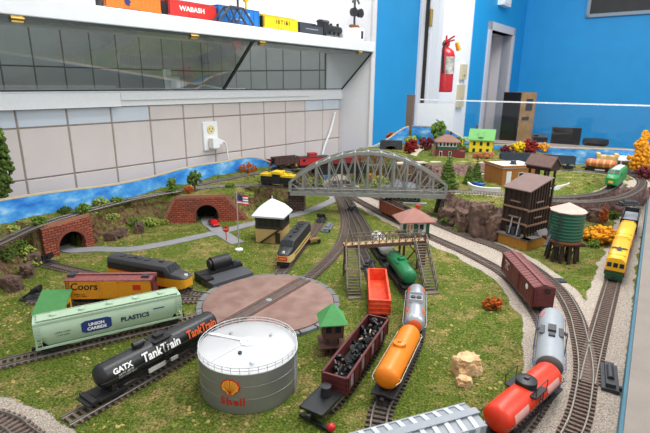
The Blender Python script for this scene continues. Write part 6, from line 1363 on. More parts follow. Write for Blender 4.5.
for y in (-2.0, -.6, .8): obj('chute_barrel', MB().cyl((-ml / 2 - .9, y, 2.7), (-ml / 2 - .9, y, 4.6), .5, n=12), M_dark, mo)
# ---- water tower
q = G(561, 258.5); zb_ = zat(243, q[0], q[1] - 3.3); ze = zat(214.5, q[0], q[1] - 3.3); zk = zat(202.5, *q)
wo = thing('water_tower', 'green banded water tower on dark timber legs', 'water tower', (*q, 0)); M_wt = mat('tower green', '#0b5039', .55, var=.12, scale=40)
RW = 3.4; prof = [(RW, zb_)]; 
for k in range(9): z_ = zb_ + (ze - zb_) * (k + .5) / 9; prof += [(RW, z_ - .12), (RW + .09, z_), (RW, z_ + .12)]
mb = MB(); mb.lathe(prof + [(RW + .05, ze)], 36); obj('tank', mb, M_wt, wo)
mb = MB(); mb.lathe([(RW + .3, ze - .1), (RW + .35, ze + .1), (.05, zk)], 10); obj('cone_roof', mb, mat('roof pinkish', '#cbb0a4', .75, var=.12, scale=40), wo, smooth=15, label='pinkish faceted cone roof')
obj('base_ring', MB().lathe([(RW + .2, zb_ - .45), (RW + .2, zb_), (.1, zb_), (.1, zb_ - .45)], 36), mat('ring rust', '#8c4a30', .8, var=.2), wo); mb = MB()
for k in range(9): mb.box(-3.3, 3.3, -3.2 + k * .79, -2.9 + k * .79, zb_ - .95, zb_ - .5)
obj('joists', mb, M_tim, wo)
for k in range(12):
    a = k * PI / 6; obj('leg', MB().bar((3.2 * math.cos(a), 3.2 * math.sin(a), -.1), (2.8 * math.cos(a), 2.8 * math.sin(a), zb_ - .5), .5), M_tim, wo)
for k in range(4): a = k * PI / 2 + .4; obj('leg', MB().bar((1.5 * math.cos(a), 1.5 * math.sin(a), -.1), (1.5 * math.cos(a), 1.5 * math.sin(a), zb_ - .5), .55), M_tim, wo)
mb = MB()
for k in range(12): a = k * PI / 6; b = a + PI / 6; mb.bar((3.15 * math.cos(a), 3.15 * math.sin(a), .8), (2.85 * math.cos(b), 2.85 * math.sin(b), zb_ - 1.2), .18)
obj('leg_brace', mb, M_tim, wo); mb = MB(); mb.bar((-3.7, -1.4, zb_ + 1.2), (-5.6, -3.4, zb_ - .6), .45); mb.bar((-3.7, -1.0, zb_ + 3.2), (-5.5, -3.3, zb_ - .4), .1); mb.bar((-3.8, -1.6, zb_ + 3.4), (-4.1, -1.9, 3.0), .12); obj('spout', mb, M_dark, wo)
mb = MB(); ladder(mb, 0, 0, 0, ze - .3, .8); obj('ladder', mb, M_dark, wo, (-2.75, -2.4, 0), math.radians(-50))
# ---- track fittings
def switch_machine(px, py, ang, label, m, L=4.6, z=0):
    q = G(px, py, z); o = thing('switch_machine', label, 'switch machine', (*q, z), ang); obj('case', MB().box(-L / 2, L / 2, -1.0, 1.0, 0, .45).box(-L / 2 + .4, L / 2 - .4, -.55, .55, .45, .95), m, o); mb = MB(); mb.cyl((-L / 4, 0, .95), (L / 4, 0, .95), .42, n=12); obj('coil_cover', mb, m, o); obj('throw_bar', MB().box(-L / 2 + .3, -L / 2 + .8, -1.3, -.9, .2, .8), M_black, o)
M_sm = mat('switch grey', '#6f757c', .55, var=.12); M_smd = mat('switch dark', '#35373c', .55, var=.2)
switch_machine(327.5, 229, math.radians(78), 'grey switch machine beside the turntable lead track', M_sm, 7)
switch_machine(609, 379, math.radians(62), 'dark grey switch machine beside the table rail near the track junction', M_smd, 6.4)
switch_machine(368, 266, math.radians(70), 'dark switch machine under the footbridge beside the red-orange gondola', M_smd, 5)
switch_machine(352, 210, math.radians(60), 'black switch machine at the yard throat', M_smd, 5)
switch_machine(628, 205.2, math.radians(10), 'black switch machine on the far loop above the black open car', M_smd, 6, UP)
def bumper(px, py, ang, label):
    q = G(px, py); o = thing('track_bumper', label, 'track bumper', (*q, .1), ang); obj('base', MB().box(-2.0, 2.0, -1.3, 1.3, 0, .3), M_dark, o); obj('buffer_frame', MB().bar((-1.6, -.8, .3), (.6, -.8, 1.9), .3).bar((-1.6, .8, .3), (.6, .8, 1.9), .3).box(.3, .8, -1.2, 1.2, 1.2, 2.1), M_black, o); obj('buffer_pad', MB().cyl((.8, 0, 1.6), (1.3, 0, 1.6), .5, n=12), M_black, o)
def end_ang(key, end): P = TR[key][0]; d_ = (P[0] - P[8]) if end == 0 else (P[-1] - P[-9]); return math.atan2(d_[1], d_[0]) + PI
bumper(47, 263.5, end_ang('TA', 0), 'black track bumper at the end of the spur below the rocky bank')
bumper(35, 298.5, end_ang('TB', 0), 'black track bumper beside the green-roofed shed')
bumper(321.5, 221, end_ang('TE', 0), 'black track bumper behind the black and cream locomotive')
q = G(314, 243.5); o = thing('scrap_barrow', 'small rusty tan barrow in the grass beside the black and cream locomotive', 'cart', (*q, .1), .6); obj('tray', MB().box(-1.4, 1.4, -.7, .7, .6, 1.2), mat('barrow tan', '#8a6a42', .8, var=.3), o); obj('handle', MB().bar((-1.4, -.5, .8), (-3.2, -.5, .5), .14).bar((-1.4, .5, .8), (-3.2, .5, .5), .14), M_black, o)
for s in (-1, 1): obj('wheel', MB().cyl((.9, s * .75, .5), (.9, s * .9, .5), .5, n=12), M_black, o)
# green roofed shed
q = G(55, 314); o = thing('shed', 'small yellow shed with flat green roof behind the pale green hopper', 'shed', (*q, 0), math.radians(6)); obj('wall', MB().loft([[(x, -1.7, 0), (x, 1.7, 0), (x, 1.7, 2.8), (x, -1.7, 1.15)] for x in (-2.1, 2.1)]), mat('shed yellow', '#d3a220', .7), o); obj('roof', MB().loft([[(x, -2.4, z_ - 1.4), (x, 2.2, z_ + .9), (x, 2.2, z_ + 1.1), (x, -2.4, z_ - 1.2)] for x, z_ in ((-2.5, 2.3), (2.3, 2.3))]), mat('shed green', '#4b8a4c', .7, var=.12), o, label='flat green roof'); obj('door', MB().box(2.05, 2.18, -.2, .9, 0, 1.6), M_dkb, o)
# wooden handle strips in the grass
# ---- green building with grey roof under the bridge
q = G(402, 201); o = thing('depot', 'dark green depot with grey hipped roofs seen under the arch bridge', 'building', (*q, 0), math.radians(-6)); obj('wall', MB().box(-5.6, 5.6, -2.6, 2.6, 0, 3.4), mat('depot green', '#274a3a', .7, var=.15), o)
for x in (-3.9, -1.3, 1.3, 3.9): window(o, x, -2.62, 1.9, 1.1, 1.5, 'y-', fm=mat('depot frame', '#a98a62', .7))
mb = MB(); hip(mb, 12.6, 7.4, 3.5, 6.4, 3.4, .25); obj('roof', mb, mat('depot roof grey', '#70737a', .75, var=.12, scale=90), o); mb = MB(); hip(mb, 4.2, 4.2, 5.2, 7.6, .2, .2); obj('roof_turret', mb, MATS['depot roof grey'], o, (-2.2, -1.4, 0)); obj('chimney', MB().box(3.0, 3.8, -.4, .4, 4.5, 7.4), M_mr, o); obj('platform', MB().box(-7.5, 7.5, -4.4, -2.6, 0, .4), mat('platform grey', '#a2a4a2', .8), o)
# ---- brick building with white roof and its curved white wall
ba = np.array(G(501, 187.5, UP)); bb = np.array(G(527, 185.5, UP)); bang2 = math.atan2(*(bb - ba)[::-1]); o = thing('brick_building', 'ochre brick building with flat white roof inside a curved white wall', 'building', (*ba, UP - .2), bang2 - .12); M_ob = brick_mat('ochre brick', '#b5772f', '#a0652a', '#7b4f26', .9, .42, .06)
obj('wall', MB().box(0, 12, 0, 10, 0, 6.2), M_ob, o); obj('roof', MB().box(-.3, 12.3, -.3, 10.3, 6.0, 6.5), mat('roof pale', '#cdccca', .7, var=.06), o, label='flat white roof'); obj('parapet', MB().box(-.4, 12.4, -.4, 0, 6.2, 6.8).box(-.4, 0, -.4, 10.4, 6.2, 6.8), M_ob, o)
window(o, 2.2, 0, 3.0, 1.3, 3.8, 'y-', m=mat('door white', '#dddcd6', .6), name='door'); window(o, 6.4, 0, 3.6, 1.6, 1.8, 'y-'); obj('roof_vent', MB().cyl((6, 4, 6.4), (6, 4, 7.6), .8, n=12).box(5.2, 6.8, 3.2, 4.8, 6.4, 6.8), M_dark, o)
wl = [G3(*p, UP) for p in [(486, 178), (476, 180), (469, 183.5), (468, 187.5), (474, 191), (486, 193), (500, 193.5)]]; P_ = spline(wl, .8); o0 = P_[0]; o = thing('yard_wall', 'low curved white wall round the ochre brick building', 'wall', (o0[0], o0[1], UP - .2)); Dv = np.gradient(P_[:, :2], axis=0); Dv /= np.linalg.norm(Dv, axis=1)[:, None]; mb = MB(); mb.loft([[(p[0] - o0[0] + n_[1] * w_, p[1] - o0[1] - n_[0] * w_, z_) for w_, z_ in ((-.2, 0), (.2, 0), (.2, 1.7), (-.2, 1.7))] for p, n_ in zip(P_, Dv)]); obj('wall_panel', mb, mat('yard wall white', '#d9d8d0', .7, var=.08), o); obj('coping', MB().loft([[(p[0] - o0[0] + n_[1] * w_, p[1] - o0[1] - n_[0] * w_, z_) for w_, z_ in ((-.3, 1.65), (.3, 1.65), (.3, 1.85), (-.3, 1.85))] for p, n_ in zip(P_, Dv)]), M_white, o)
for px, py, lab in ((475, 186.5, 'small blue crate by the curved white wall nearest the evergreens'), (481, 188, 'larger blue crate inside the curved white wall'), (558, 184.5, 'blue barrel beside the grey road near the dark tower')):
    q = G(px, py, UP); obx = MB().box(-.9, .9, -.7, .7, 0, 1.2).box(-1, 1, -.8, .8, 1.0, 1.3); ob_ = obj('crate', obx, mat('crate blue', '#2560b0', .6), None, (*q, UP + .1), random.random()); tag(ob_, lab, 'crate')
# fence along the far road
P_ = [G3(*p, UP) for p in [(545, 194), (556, 191.5), (568, 188)]]; o = thing('white_fence', 'low white fence at the edge of the grassy mound inside the far loop', 'fence', P_[0]); mb = MB(); mb.bar((0, 0, .8), (P_[2][0] - P_[0][0], P_[2][1] - P_[0][1], .8), .25, 1.3); obj('fence_panel', mb, M_white, o)
for f in (0, .5, 1): obj('post', MB().box(-.2, .2, -.2, .2, 0, 1.7), M_white, o, ((P_[2][0] - P_[0][0]) * f, (P_[2][1] - P_[0][1]) * f, 0))
# ---- village
q = G(446, 157, VIL); k_ = 1.0; o = thing('signal_tower', 'maroon and green signal tower with a brown roof in the far village', 'building', (*q, VIL), math.radians(-8))
obj('lower_wall', MB().box(-4.2, 4.6, -3, 3, 0, 3.2), M_mr, o); obj('upper_wall', MB().box(-3.8, 3.6, -2.7, 2.7, 3.2, 4.2), M_cg, o); obj('window_band', MB().box(-3.6, 3.4, -2.5, 2.5, 4.2, 6.0), mat('cabin cream', '#d5d3c6', .7), o)
for x in (-2.6, -1.3, 0, 1.3, 2.6): window(o, x, -2.5, 5.1, .7, 1.2, 'y-')
for x in (-2.4, 1.0): window(o, x, -3.0, 1.6, .8, 1.7, 'y-')
mb = MB(); hip(mb, 9.6, 7.6, 6.1, 8.6, 1.0, .2); obj('roof', mb, mat('village roof', '#8a6355', .75, var=.12), o); obj('chimney', MB().box(.8, 1.5, -.3, .4, 7.6, 9.6), M_dkb, o); obj('side_porch', MB().box(4.6, 6.6, -2.4, 1.2, 0, 2.6), M_mr, o); obj('lean_to', MB().box(-5.6, -4.2, -2.2, 1.5, 0, 4.6), mat('porch tan', '#8a7050', .7), o)
q = G(480, 153.5, VIL); o = thing('house', 'bright yellow two-storey house with green gable roof in the far village', 'house', (*q, VIL - .1), math.radians(-22)); M_hy = mat('house yellow', '#f0cf1d', .65, var=.05); M_hg = mat('house green', '#6fae63', .7, var=.1)
obj('wall', MB().box(-4.2, 4.6, -3.2, 3.2, 0, 6.0), M_hy, o); mb = MB(); mb.loft([[(x, -3.2, 5.9), (x, 3.2, 5.9), (x, 0, 9.4)] for x in (-4.2, 4.6)]); obj('gable_wall', mb, M_hy, o)
mb = MB(); mb.loft([[(x, -4.0, 5.6), (x, -4.0, 5.9), (x, 0, 9.9), (x, 4.0, 5.9), (x, 4.0, 5.6), (x, 0, 9.5)] for x in (-4.8, 5.2)]); obj('roof', mb, M_hg, o, label='green gable roof')
mb = MB(); mb.loft([[(x, -3.9, 7.0), (x, -1.0, 7.2), (x, -1.0, 9.0), (x, -2.5, 9.0)] for x in (-.9, .9)]); obj('dormer', mb, M_hg, o)
for x in (-2.6, 0, 2.6):
    for z_ in (1.7, 4.4): window(o, x + .3, -3.2, z_, .9, 1.4, 'y-', fm=M_hg)
for y in (-1.6, 1.6):
    for z_ in (1.7, 4.4): window(o, -4.2, y, z_, .9, 1.4, 'x-', fm=M_hg); window(o, 4.6, y, z_, .9, 1.4, 'x+', fm=M_hg)
window(o, -4.25, 0, 7.2, .8, 1.2, 'x-', fm=M_hg); obj('porch_roof', MB().box(-7.2, -4.2, -3.6, 3.6, 3.2, 3.5).box(-7.2, -4.2, -3.6, 3.6, 5.9, 6.2), M_hg, o)
for y in (-3.3, -1.1, 1.1, 3.3): obj('porch_post', MB().box(-7.0, -6.7, y - .15, y + .15, 0, 6), M_hy, o)
obj('porch_floor', MB().box(-7.2, -4.2, -3.6, 3.6, 0, .4).box(-7.1, -6.9, -3.5, 3.5, 4.0, 4.2).box(-7.1, -6.9, -3.5, 3.5, 1.2, 1.4), M_hy, o); obj('chimney', MB().box(-2.6, -1.8, .6, 1.4, 8.4, 11.2), mat('chimney brick', '#6d4034', .8), o)
q = G(391, 153.5, 9); o = thing('stone_portal', 'dark grey stone tunnel mouth at the far corner below the painted sky', 'tunnel portal', (q[0], q[1], 8), math.radians(-12)); mb = MB(); aw, ah = 2.6, 4.4; k = 12; arch = [(-aw, 0)] + [(-aw * math.cos(PI * i / k), ah - aw + aw * math.sin(PI * i / k)) for i in range(k + 1)] + [(aw, 0)]
mb.prism([(-5.0, 0)] + arch + [(5.0, 0), (4.4, 6.6), (-4.4, 6.6)], 0, 2.0, Matrix(((1, 0, 0, 0), (0, 0, -1, 0), (0, 1, 0, 0), (0, 0, 0, 1)))); obj('stone_wall', mb, brick_mat('dark stone', '#4c4f55', '#3c3f46', '#2b2c30', 1.4, .7, .1), o, smooth=0); obj('tunnel_lining', MB().loft([[(x * 1.02, y, z_) for x, z_ in arch] for y in (-.1, 3.0)], caps=False, closed=False).add([(x * 1.02, 3.0, z_) for x, z_ in arch], [tuple(range(len(arch)))]), M_hole, o)
# ---- stucco station by the far loop
q = G(606, 170.6, UP); o = thing('stucco_station', 'cream stucco station with white canopy by the far loop', 'building', (*q, UP), RZB + .12); M_stu = mat('stucco', '#d9b97a', .75, var=.1)
obj('wall', MB().box(-3.4, 3.2, 0, 5, 0, 5.2), M_stu, o); obj('parapet', MB().box(-3.6, -2.4, -.15, 5.1, 5.0, 6.0).box(2.2, 3.4, -.15, 5.1, 5.0, 6.0).box(-.8, .6, -.15, .3, 5.0, 5.7), M_stu, o); window(o, -1.6, 0, 3.0, 1.3, 1.6, 'y-', fm=M_cg); window(o, 1.6, 0, 2.2, 1.2, 3.4, 'y-', fm=M_stu, name='door')
obj('canopy_roof', MB().loft([[(x, -2.6, 4.2), (x, -2.6, 4.5), (x, 2.0, 5.6), (x, 5.4, 4.9), (x, 5.4, 4.6)] for x in (3.0, 11.5)]), mat('canopy white', '#dfe6ec', .5), o, label='white canopy roof')
for x in (4.0, 7.6, 11.0): obj('canopy_post', MB().box(x - .18, x + .18, -2.2, -1.85, 0, 4.3), M_white, o)
obj('back_wall', MB().box(3.2, 11.2, 4.2, 5.0, 0, 4.6), M_stu, o); obj('platform', MB().box(-4, 12, -3.0, 0, 0, .35), mat('platform grey', '#a2a4a2', .8), o)
q2 = G(617, 170.3, UP); ob_ = obj('crate', MB().box(-.9, .9, -.7, .7, 0, 1.4).box(-.7, .7, -.5, .5, 1.4, 2.0), mat('crate orange', '#e08a24', .6), None, (*q2, UP + .35), RZ2); tag(ob_, 'small orange crate under the white station canopy', 'crate')
# ---- shelf ornaments
def shelf_thing(name, label, cat, t, d): return thing(name, label, cat, (WO[0] + E1[0] * t + E2[0] * d, WO[1] + E1[1] * t + E2[1] * d, 53.0), RZ1)
tL, _ = plane_at(215, 18, WO, E1, E2, 14); tR, _ = plane_at(251, 25, WO, E1, E2, 14); o = shelf_thing('truss_frame', 'small dark metal truss frame on the shelf in front of the blue car', 'model truss', (tL + tR) / 2, 14); wL = (tR - tL) / 2
for s in (-1, 1):
    y = s * 1.4; mb = MB(); mb.bar((-wL, y, 0), (-wL * .35, y, 4.6), .45); mb.bar((-wL * .35, y, 4.6), (wL * .4, y, 4.6), .45); mb.bar((wL * .4, y, 4.6), (wL, y, 0), .45); mb.bar((-wL * .35, y, 4.6), (0, y, .2), .35); mb.bar((0, y, .2), (wL * .4, y, 4.6), .35); mb.bar((-wL, y, .2), (wL, y, .2), .4); obj('side_truss', mb, mat('gunmetal', '#5c5f66', .4, .7, var=.2), o)
mb = MB()
for x in (-wL, 0, wL): mb.bar((x, -1.4, .2), (x, 1.4, .2), .35)
for x in (-wL * .35, wL * .4): mb.bar((x, -1.4, 4.6), (x, 1.4, 4.6), .3)
obj('cross_tie', mb, MATS['gunmetal'], o)
for px, h_, m, nm, lab, cat in ((238, 11, M_dark, 'signal_post', 'dark signal post behind the blue shelf car', 'signal'), (246, 9.5, mat('lamp yellow', '#e8b81c', .5), 'crossing_post', 'yellow post behind the blue shelf car', 'post')):
    t_, _ = plane_at(px, 10, WO, E1, E2, 4.5); o = shelf_thing(nm, lab, cat, t_, 4.5); obj('pole', MB().cyl((0, 0, 0), (0, 0, h_), .35, n=10), m, o); obj('base', MB().box(-.9, .9, -.9, .9, 0, .5), M_dark, o); obj('signal_head', MB().cyl((0, -.5, h_), (0, .5, h_), .9, n=16), m, o)
t_, _ = plane_at(354, 38, WO, E1, E2, 11); o = shelf_thing('crossing_signal', 'railroad crossing signal with two dark lamps on a white box', 'crossing signal', t_, 11)
obj('white_box', MB().box(-2.0, 2.0, -2.0, 2.0, 0, 3.8), M_white, o); obj('box_label', MB().box(.4, 1.5, -2.06, -2.0, .8, 3.0), M_dark, o); obj('post', MB().cyl((0, 0, 3.8), (0, 0, 16), .3, n=10), M_dark, o); mb = MB(); mb.box(-1.9, 1.9, -.4, .4, 4.0, 4.3)
for x in (-1.5, -.6, .4, 1.3): mb.cyl((x, -.45, 4.4), (x, .45, 4.4), .42, n=10)
obj('rusty_foot', mb, mat('rust', '#8a5426', .8, var=.3), o)
for s in (-1, 1):
    mb = MB(); mb.cyl((s * 1.5, -.2, 8.2), (s * 1.5, -1.2, 8.2), 1.15, 1.3, 18); mb.bar((0, 0, 8.2), (s * 1.5, 0, 8.2), .3); lp = obj('lamp_housing', mb, M_black, o); obj('lens', MB().cyl((s * 1.5, -.9, 8.2), (s * 1.5, -1.0, 8.2), .9, n=16), mat('lamp lens', '#4a1416', .2), lp)
for a in (.8, -.8): obj('crossbuck', MB().bar((-2.4 * math.cos(a), -.35, 12.6 - 2.4 * math.sin(a)), (2.4 * math.cos(a), -.35, 12.6 + 2.4 * math.sin(a)), .15, .7), mat('crossbuck grey', '#5c5a56', .6, var=.3), o)
t_, _ = plane_at(366, 40, WO, E1, E2, 11); o = obj('throttle_box', MB().box(-1.6, 1.6, -1.2, 1.2, 0, .9).box(-1.2, 1.2, -.9, .9, .9, 1.3), M_dark, None, (WO[0] + E1[0] * min(t_, 60) + E2[0] * 11, WO[1] + E1[1] * min(t_, 60) + E2[1] * 11, 53.0), RZ1); tag(o, 'small black box at the very end of the white shelf', 'box')
for o in list(COL.objects):
    if o.parent is None and o.get('label') == 'railroad crossing signal with two dark lamps on a white box': o.scale = (1.45, 1.45, 1.3)
    if o.parent is None and o.name.startswith('steam_locomotive'): o.scale = (1, 1.1, 1.35)
# ------------------------------------------------------------------ plants and rocks
def fol(name, c1, c2): return mat(name, c1, .95, var=.3, scale=300, hex2=c2, spec=.1)
F_dg = fol('leaf dark green', '#3a4f24', '#5a6c32'); F_mg = fol('leaf mid green', '#4c6a2a', '#71873c'); F_lg = fol('leaf light green', '#7f9440', '#a3ac58'); F_red = fol('leaf red', '#8a2c26', '#6d2024'); F_mar = fol('leaf maroon', '#5a2830', '#73343a')
F_or = fol('leaf orange', '#d58a1c', '#e3a638'); F_yel = fol('leaf yellow', '#e6c81e', '#cfae1c'); F_rust = fol('leaf rust', '#b8612a', '#9a4a26'); F_em = fol('leaf emerald', '#1f8a4a', '#2c7040'); F_sal = fol('leaf salmon', '#c9805c', '#b4694a')
M_bark = mat('bark', '#5a4634', .9, var=.3, scale=300)
def foliage(mb, c, rx, ry, rz_, n, r, seed, hollow=.35):
    rr = random.Random(seed)
    for _ in range(n):
        while True:
            v = Vector((rr.uniform(-1, 1), rr.uniform(-1, 1), rr.uniform(-1, 1)))
            if hollow < v.length < 1: break
        k = r * rr.uniform(.6, 1.35); V, FF = ico(1)
        mb.add([(c[0] + v.x * rx + p[0] * k * rr.uniform(.6, 1.3), c[1] + v.y * ry + p[1] * k * rr.uniform(.6, 1.3), c[2] + v.z * rz_ + p[2] * k * rr.uniform(.6, 1.3)) for p in V], FF)
def bush(pos, w, h, m, label, seed, name='bush', trunk=0.0, cat='bush', n=None):
    o = thing(name, label, cat, (pos[0], pos[1], pos[2] - .1)); mb = MB(); r = max(.18, min(w, h) * .12)
    foliage(mb, (0, 0, trunk + h / 2), w / 2, w / 2 * .9, h / 2, n or 70, r, seed, .2); obj('foliage', mb, m, o, smooth=0)
    mb = MB(); mb.cyl((0, 0, 0), (0, 0, trunk + h * .4), max(.12, w * .05), max(.08, w * .03), 7)
    rr = random.Random(seed)
    for k in range(3): a = rr.uniform(0, 6.28); mb.cyl((0, 0, trunk * .8 + .1), (w * .28 * math.cos(a), w * .28 * math.sin(a), trunk + h * .5), max(.08, w * .025), .04, 5)
    obj('stem', mb, M_bark, o); return o
def conifer(pos, h, w, m, label, seed):
    o = thing('evergreen_tree', label, 'tree', (pos[0], pos[1], pos[2] - .1)); rr = random.Random(seed); mb = MB()
    nl = 13
    for i in range(nl):
        f = i / (nl - 1); z = h * (.12 + .86 * f); R_ = w / 2 * (1 - f) ** .85 + .12; nb = max(6, int(16 * (1 - f) + 6))
        for k in range(nb):
            a = 2 * PI * k / nb + rr.uniform(-.2, .2); rl = R_ * rr.uniform(.8, 1.15); mb.lump((rl * .55 * math.cos(a), rl * .55 * math.sin(a), z - .18 * rl), max(.2, rl * .5), sub=1, sz=.6, jit=.3)
    obj('foliage', mb, m, o, smooth=0); obj('trunk', MB().cyl((0, 0, 0), (0, 0, h * .95), w * .06 + .06, .04, 7), M_bark, o)
def P3(px, py, zg_=UP): return on_ground(px, py, zg_)
# tall leafy tree at the edge
q = P3(24, 233, 7); zt_ = zat(118, q[0], q[1]); o = thing('tree', 'tall dense green tree standing before the painted sky next to the tiled wall', 'tree', (q[0] - 4.4, q[1], q[2] - .2)); mb = MB(); hh = zt_ - q[2]
for f, w_ in ((.30, 3.6), (.40, 4.6), (.50, 5.0), (.60, 5.0), (.70, 4.6), (.80, 4.2), (.90, 3.4), (.97, 2.2)): foliage(mb, (0, 0, hh * f), w_ * .78, w_ * .72, hh * .08, 150, .55, int(f * 100), .2)
obj('foliage', mb, F_dg, o, smooth=0); mb = MB(); foliage(mb, (.6, -1.0, hh * .85), 3.0, 3.0, hh * .13, 130, .5, 5, .5); obj('foliage', mb, F_mg, o, smooth=0, label='lighter green upper foliage'); mb = MB(); mb.cyl((0, 0, 0), (0, 0, hh * .9), .6, .15, 10)
for k in range(6): a = k * 1.05; mb.cyl((0, 0, hh * (.2 + k * .08)), (3.2 * math.cos(a), 3.2 * math.sin(a), hh * (.34 + k * .08)), .2, .06, 6)
obj('trunk', mb, M_bark, o)
# hilltop saplings and bushes beside the tiled wall
bush(P3(173, 194.5), 3.0, 4.2, F_mg, 'small bushy sapling on the hilltop below the power outlet', 1, 'sapling', 1.0, 'sapling')
bush(P3(195, 191.5), 3.8, 4.6, F_dg, 'larger dark green sapling on the hilltop over the winged portal', 2, 'sapling', 1.4, 'sapling')
bush(P3(189, 193), 2.6, 2.2, F_rust, 'rust-coloured bush at the foot of the larger hilltop sapling', 3)
bush(P3(248, 172), 7.5, 3.2, F_rust, 'low rust-red bush before the painted sky behind the yellow switcher', 4); bush(P3(269, 166.5), 3.0, 2.8, F_red, 'small red bush beside the brown hopper', 5)
for k, (px, py, w_, h_, m, lab) in enumerate(((84, 214, 3.2, 2.6, F_mg, 'green bush on the hilltop above the first brick portal'), (101, 207, 4.0, 2.4, F_lg, 'pale green bush on the hilltop between the two portals'), (117, 205, 3.4, 2.4, F_mg, 'mid green bush beside the pale one on the hilltop'), (66, 222, 3.0, 1.8, F_dg, 'dark low bush beside the hilltop track'), (40, 228, 3.2, 2.2, F_mg, 'green bush by the trunk of the tall tree'), (30, 246, 4.0, 2.4, F_lg, 'yellow-green bush over the rocky bank'), (20, 252, 3.6, 2.2, F_mg, 'green bush low on the rocky bank'), (148, 224, 4.4, 2.0, F_lg, 'yellow-green bush at the wing of the second brick portal'), (15, 236, 2.6, 2.0, F_lg, 'small yellow-green bush under the tall tree'), (165, 212, 3.6, 1.6, F_lg, 'flat pale bush on the slope beside the winged portal'), (128, 214, 3.2, 1.8, F_dg, 'dark bush on the slope between the portals'))): bush(P3(px, py), w_, h_, m, lab, 20 + k, n=90)
for k, (px, py, w_, h_, m, lab) in enumerate(((134, 218, 4.6, 2.0, F_mg, 'mid green bush on the hill face over the bend of the grey road'), (152, 210, 5.0, 1.8, F_lg, 'pale bush on the hill top before the winged portal slope'), (112, 219, 4.2, 1.8, F_lg, 'yellow-green bush high on the hill face beside the first brick portal'), (262, 200, 4.4, 1.8, F_mg, 'green bush on the bank behind the white-roofed station'), (248, 197, 4.0, 1.6, F_lg, 'pale bush on the bank over the end of the winged portal'), (8, 262, 4.0, 2.2, F_dg, 'dark green bush on the rocky bank at the table edge'), (28, 258, 4.4, 2.4, F_lg, 'bright yellow-green bush on the rocky bank beside the first brick portal'), (230, 187.5, 3.0, 1.6, F_mg, 'small green bush beside the hilltop track before the yellow switcher'))): bush(P3(px, py), w_, h_, m, lab, 170 + k, n=90)
# bushes on the plain
bush((*G(492, 309), 0), 3.2, 2.4, F_rust, 'small orange-rust bush in the grass beside the brown boxcar', 40)
bush((*G(400, 207), 0), 2.4, 2.0, F_dg, 'round dark green bush in front of the depot', 41); bush((*G(396, 262), 0), 1.4, .9, F_lg, 'tiny pale bush in the grass by the dark green tank car', 42)
q = (*G(601, 243), 0); bush(q, 7.4, 4.2, F_or, 'big golden orange bush at the foot of the water tower', 43, n=190); bush((*G(586, 239), 0), 4.0, 2.8, F_or, 'small golden bush tucked between water tower and the bigger golden bush', 44); bush((*G(593, 247), 0), 3.2, 1.8, F_mg, 'green bush in front of the golden bushes', 45)
bush((*G(602, 226), 0), 2.2, 5.6, F_rust, 'slim orange-brown sapling behind the golden bush', 46, 'sapling', .6, 'sapling')
for k, (px, py, h_, lab) in enumerate(((447, 189.5, 11.5, 'tallest evergreen at the end of the arch bridge'), (468, 186, 7.4, 'shortest evergreen in the middle of the three'), (475.5, 184.5, 8.8, 'evergreen next to the curved white wall'))): conifer((*G(px, py, UP), UP), h_, h_ * .46, F_dg, lab, 60 + k)
# village trees
VT = [(391, 143.5, 4.5, 5.0, F_rust, 'rust-red bush over the grey stone tunnel mouth'), (411, 153.5, 5.0, 5.4, F_red, 'crimson bush on the pale green mound'), (410, 146, 5.6, 4.4, F_lg, 'yellow-green bush behind the crimson bush'), (418, 143, 5.4, 4.4, F_em, 'emerald bush below the white card'), (424, 140, 5.2, 4.8, F_yel, 'yellow bush beside the emerald bush'), (426, 150, 6.5, 5.0, F_mar, 'dark maroon bush beside the far signal tower'), (437, 146, 6.2, 10.5, F_mg, 'tall green tree behind the far signal tower'), (446, 139, 4.6, 4.2, F_or, 'orange bush behind the far signal tower roof'), (456, 147, 7.0, 4.6, F_mg, 'green bush between the far signal tower and the yellow house'), (461, 152, 5.5, 2.6, F_dg, 'dark low bush beside the yellow house porch'), (457, 154, 4.4, 2.4, F_red, 'dull red bush below the green one by the yellow house'),
      (487, 158.5, 6.0, 2.4, F_sal, 'salmon flower bush in front of the yellow house'), (478, 158.5, 4.6, 2.2, F_sal, 'smaller salmon flower bush by the yellow house steps'), (507, 154.5, 6.0, 3.4, F_mar, 'maroon bush before the painted sky, first of four beside the dark hopper'), (517, 153.5, 6.4, 4.4, F_yel, 'bright yellow bush before the painted sky'), (529, 154.5, 6.4, 5.4, F_red, 'dark red bush before the painted sky behind the coaling tower'), (542, 156.5, 6.0, 4.2, F_or, 'orange-yellow bush before the painted sky behind the coaling tower')]
for k, (px, py, w_, h_, m, lab) in enumerate(VT):
    q = P3(px, py, VIL if px < 500 else 8.5); bush(q, w_, h_, m, lab, 80 + k, 'tree' if h_ > 8 else 'bush', 1.2 if h_ > 8 else .2, 'tree' if h_ > 8 else 'bush', n=90)
q = G(637, 174.6, UP); o = thing('tree', 'tall golden orange tree beside the stucco station', 'tree', (*q, UP - .1)); mb = MB()
for z_, r_ in ((3, 3.2), (5.5, 3.5), (8, 3.0), (10.5, 1.8), (13, .9)): foliage(mb, (0.6 * math.sin(z_), 0, z_), r_, r_, 2.2, 90, .6, int(z_), .2)
obj('foliage', mb, F_or, o, smooth=0); obj('trunk', MB().cyl((0, 0, 0), (0, 0, 12.5), .5, .15, 8), M_bark, o)
bush((*G(628, 167.6, UP), UP), 5.0, 7.4, F_dg, 'dark green bush behind the stucco station canopy', 111, n=100); bush((*G(643, 178.5, UP), UP), 6.0, 4.0, F_mar, 'maroon bush at the foot of the tall golden tree', 112, n=100)
